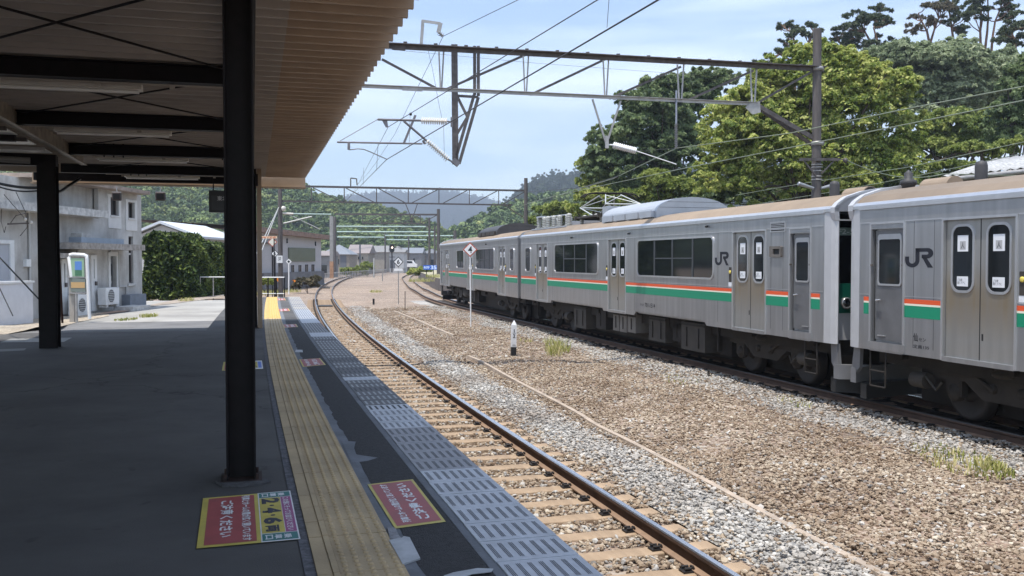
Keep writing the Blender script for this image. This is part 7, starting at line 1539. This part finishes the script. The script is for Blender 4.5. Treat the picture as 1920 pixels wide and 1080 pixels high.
# ------------------------------------------------------------------ hills: shaped terrain carrying far-off woods
def hill(name, prof, Y, dp, m, z0=-2., shift=0):
    """ridge line traced in pixels at distance Y; slopes down toward the viewer over dp metres"""
    pts = [at(x, y+shift, Y) for x, y in prof]; xs_ = np.array([p.x for p in pts]); zs_ = np.array([p.z for p in pts]); X = np.linspace(xs_[0], xs_[-1], 90); Z = np.interp(X, xs_, zs_)
    def h(x, f): return z0+(np.interp(x, X, Z)-z0)*(math.sin(min(1,f)*math.pi/2)**1.25)*(1+.05*math.sin(x*.05+f*5)*(1-f))
    vs = []; K = 16
    for j in range(K+4):
        f = j/K; yy = Y-dp+dp*f
        for x in X: z = h(x, f) if f <= 1 else z0+(np.interp(x, X, Z)-z0)*(1-(f-1)*1.2)-.0; vs.append((x*(yy/Y if f <= 1 else 1), yy, z))
    n = len(X); o = np_mesh(name, np.array(vs), np.array([(j*n+i, j*n+i+1, (j+1)*n+i+1, (j+1)*n+i) for j in range(K+3) for i in range(n-1)]), m); struct(o)
    return X, vs, n, K
M_HILL = mat('hill_soil', (.03,.04,.018), .95)
def crown_proto(k, m, conif=False):
    r = random.Random(k); lob = [(r.uniform(-.5,.5), r.uniform(-.5,.5), r.uniform(.2,.75), .55, .55, .42) for _ in range(6)]
    if conif: lob = [(0,0,.25+.28*i,.5*(1-.21*i),.5*(1-.21*i),.2) for i in range(5)]
    V, Fq, _ = leaf_cloud(lob, 1500, .13, 40, .4, k, 1.3); me = bpy.data.meshes.new('tree_crown'); me.vertices.add(len(V)); me.vertices.foreach_set('co', V.astype(np.float32).ravel()); me.loops.add(Fq.size); me.loops.foreach_set('vertex_index', Fq.astype(np.int32).ravel()); me.polygons.add(len(Fq)); me.polygons.foreach_set('loop_start', np.arange(0,Fq.size,4,dtype=np.int32)); me.materials.append(m); me.update(calc_edges=True)
    return bpy.data.objects.new('tree_crown', me)
def forest_mat(name, c):
    m = bpy.data.materials.new(name); m.use_nodes = True; t = m.node_tree; n = t.nodes; l = t.links; b = n['Principled BSDF']; b.inputs['Roughness'].default_value = .7
    o = n.new('ShaderNodeObjectInfo'); r = n.new('ShaderNodeValToRGB'); e = r.color_ramp.elements
    while len(e) < len(c): e.new(.5)
    for i, q in enumerate(c): e[i].position = i/(len(c)-1); e[i].color = (*q,1)
    l.new(o.outputs['Random'], r.inputs[0]); l.new(r.outputs[0], b.inputs['Base Color']); return m
def wood(name, data, Y, dp, N, size, m, label, seed, conif=False, extra=None):
    X, vs, n, K = data; vs = np.array(vs).reshape(-1, n, 3); g = np.random.default_rng(seed); fi = g.uniform(0, K+.6, N); xi = g.uniform(0, n-1.001, N); j = fi.astype(int); i = xi.astype(int); a = (fi-j)[:,None]; b = (xi-i)[:,None]
    P = vs[j,i]*(1-a)*(1-b)+vs[j+1,i]*a*(1-b)+vs[j,i+1]*(1-a)*b+vs[j+1,i+1]*a*b
    pc = bpy.data.collections.new(name+'_kinds')
    for k in range(5): pc.objects.link(crown_proto(k+seed, m, conif))
    me = bpy.data.meshes.new(name); me.vertices.add(N); me.vertices.foreach_set('co', P.astype(np.float32).ravel()); at_ = me.attributes.new('sc','FLOAT','POINT'); at_.data.foreach_set('value', (size*g.uniform(.6,1.35,N)).astype(np.float32))
    o = bpy.data.objects.new(name, me); COL.objects.link(o); ng = bpy.data.node_groups.new(name,'GeometryNodeTree'); ng.interface.new_socket('Geometry', in_out='INPUT', socket_type='NodeSocketGeometry'); ng.interface.new_socket('Geometry', in_out='OUTPUT', socket_type='NodeSocketGeometry')
    nn_ = ng.nodes; l = ng.links; gi = nn_.new('NodeGroupInput'); go = nn_.new('NodeGroupOutput'); ci = nn_.new('GeometryNodeCollectionInfo'); ci.inputs[0].default_value = pc; ci.inputs[1].default_value = True; ci.inputs[2].default_value = True
    ip = nn_.new('GeometryNodeInstanceOnPoints'); ip.inputs['Pick Instance'].default_value = True; rv = nn_.new('FunctionNodeRandomValue'); rv.data_type = 'FLOAT_VECTOR'; rv.inputs[0].default_value = (0,0,0); rv.inputs[1].default_value = (.15,.15,6.28); na = nn_.new('GeometryNodeInputNamedAttribute'); na.data_type = 'FLOAT'; na.inputs[0].default_value = 'sc'; mp_ = nn_.new('GeometryNodeMeshToPoints')
    l.new(gi.outputs[0], mp_.inputs[0]); l.new(mp_.outputs[0], ip.inputs['Points']); l.new(ci.outputs[0], ip.inputs['Instance']); l.new(rv.outputs[0], ip.inputs['Rotation']); l.new(na.outputs['Attribute'], ip.inputs['Scale']); l.new(ip.outputs[0], go.inputs[0]); md = o.modifiers.new('wood','NODES'); md.node_group = ng; return stuff(o, label, 'wood')
FM1 = forest_mat('wood_green', [(.07,.115,.04),(.14,.20,.055),(.09,.14,.05),(.21,.27,.075),(.08,.13,.05),(.16,.22,.065),(.26,.29,.09)]); FM2 = forest_mat('wood_dark', [(.035,.06,.025),(.055,.085,.035),(.045,.07,.03),(.08,.11,.045)])
h1 = hill('near_hill', [(-500,330),(-100,330),(150,330),(265,335),(380,340),(480,352),(530,352),(566,364),(580,375),(602,384),(629,388),(660,396),(704,402),(727,408),(771,424),(815,440),(870,470),(930,489)], 330, 80, M_HILL, shift=12)
wood('hillside_wood', h1, 330, 80, 5200, 4.0, FM1, 'bright and dark green wooded hillside behind the houses', 41)
h2 = hill('far_ridge', [(300,400),(520,395),(640,386),(682,381),(704,376),(738,377),(770,376),(793,377),(827,373),(860,376),(900,384),(950,402),(1000,415),(1200,420),(1500,430)], 2400, 900, M_HILL, shift=9)
wood('ridge_wood', h2, 2400, 900, 11000, 18, FM2, 'distant hazy blue wooded ridge', 42, True)
h3 = hill('mid_hill', [(880,455),(920,428),(950,402),(970,384),(987,371),(1002,361),(1023,356),(1043,352),(1064,354),(1085,350),(1200,340),(1400,330),(1700,330)], 900, 450, M_HILL, shift=14)
wood('mid_hill_wood', h3, 900, 450, 8000, 9.5, FM2, 'bluish conifer-topped hill right of the second gantry pole', 43, True)
h4 = hill('low_hill', [(860,470),(920,440),(960,418),(1000,405),(1060,395),(1300,380)], 300, 60, M_HILL, shift=16)
wood('low_hill_wood', h4, 300, 120, 1500, 6, FM1, 'green wood at the foot of the bluish hill', 44)
# bushes near the far houses, weeds
tree('bright yellow-green bush row behind the trackside fence', [(668,508,18,8),(690,503,12,12),(650,508,12,7)], 150, 5000, .4, 'mid', 'shrub', 670, 'shrub', seed=51, grp='bushes by the fence', basez=-1.4, limbs=3, tr=.05)
tree('yellowish weeds mound beside the blue speed board', [(790,510,22,7),(775,511,12,6)], 120, 4000, .35, 'yellow', 'shrub', 790, 'shrub', seed=52, grp='bushes by the fence', basez=-1.3, limbs=2, tr=.04)
tree('dry brownish bush below the grey industrial building', [(572,532,20,9),(592,528,16,11),(555,537,10,6)], 72, 4200, .2, 'pinebr', 'shrub', 580, 'shrub', seed=53, grp='bushes by the fence', basez=-1.2, limbs=8, tr=.05)
tree('rough green bush left of the industrial building foot', [(500,530,14,6)], 60, 2500, .2, 'mid', 'shrub', 500, 'shrub', seed=54, grp='bushes by the fence', basez=-1.2, limbs=3, tr=.04)
def grass(name, spots, label, m, seed=0):
    g = np.random.default_rng(seed); V = []; Q = []
    for (x, y, z, rpx, n, h) in spots:
        c = gp(x, y, z); k = c.y/F
        for _ in range(n):
            a = g.uniform(0,6.283); r_ = rpx*k*math.sqrt(g.uniform(0,1)); bx, by = c.x+r_*math.cos(a), c.y+r_*math.sin(a)*2.2; an = g.uniform(0,6.283); hh = h*g.uniform(.4,1.1); ln = g.uniform(.1,.7)*hh; w = .006+.006*g.random(); dx, dy = math.cos(an), math.sin(an); px_, py_ = -dy*w, dx*w; i = len(V)
            V += [(bx-px_,by-py_,z),(bx+px_,by+py_,z),(bx+dx*ln*.35+px_*.8,by+dy*ln*.35+py_*.8,z+hh*.6),(bx+dx*ln*.35-px_*.8,by+dy*ln*.35-py_*.8,z+hh*.6),(bx+dx*ln+px_*.1,by+dy*ln,z+hh*.92),(bx+dx*ln-px_*.1,by+dy*ln,z+hh*.92)]; Q += [(i,i+1,i+2,i+3),(i+3,i+2,i+4,i+5)]
    o = np_mesh(name, np.array(V), np.array(Q), m); return stuff(o, label, 'grass')
M_GR = leaf_mat('grass_blade', (.20,.22,.05), (.36,.38,.10), (.60,.52,.26), .4)
grass('grass_tufts', [(1045,660,GZ,24,150,.42),(1035,645,GZ,18,60,.26),(988,640,GZ,16,70,.12),(1800,868,GZ,70,420,.10),(1860,880,GZ,22,160,.13),(1290,712,GZ,50,130,.08),(1230,690,GZ,30,90,.08),(1490,755,GZ,30,110,.08),(705,548,GZ,12,200,.25),(838,560,GZ,14,150,.25),(1040,667,GZ,14,60,.3)], 'sparse yellow-green grass tufts growing in the ballast', M_GR, 61)
grass('platform_end_grass', [(505,552,-.85,24,500,.35),(545,548,GZ,18,260,.3),(790,528,RZ+.7,25,300,.35),(815,520,RZ+.85,18,300,.35),(800,506,GZ,30,300,.5)], 'low green grass at the platform end and on the old platform', M_GR, 62)
grass('yard_grass', [(280,594,-.35,14,200,.14),(235,600,-.3,18,180,.08),(350,564,-.5,12,150,.2)], 'thin grass along the paved gutter before the building', M_GR, 63)
# ------------------------------------------------------------------ air
mb = MB(); mb.box(-1400, 1400, -70, 2650, -30, 420); hz = mb.build('haze', bpy.data.materials.new('haze_air')); stuff(hz, 'pale even haze that fades the far hills', 'haze')
hm = hz.data.materials[0]; hm.use_nodes = True; hn = hm.node_tree.nodes; hn.remove(hn['Principled BSDF']); pv = hn.new('ShaderNodeVolumePrincipled'); pv.inputs['Density'].default_value = HAZE = .00046; pv.inputs['Color'].default_value = (.74,.84,1,1); pv.inputs['Anisotropy'].default_value = .2
hm.node_tree.links.new(pv.outputs[0], hn['Material Output'].inputs['Volume'])
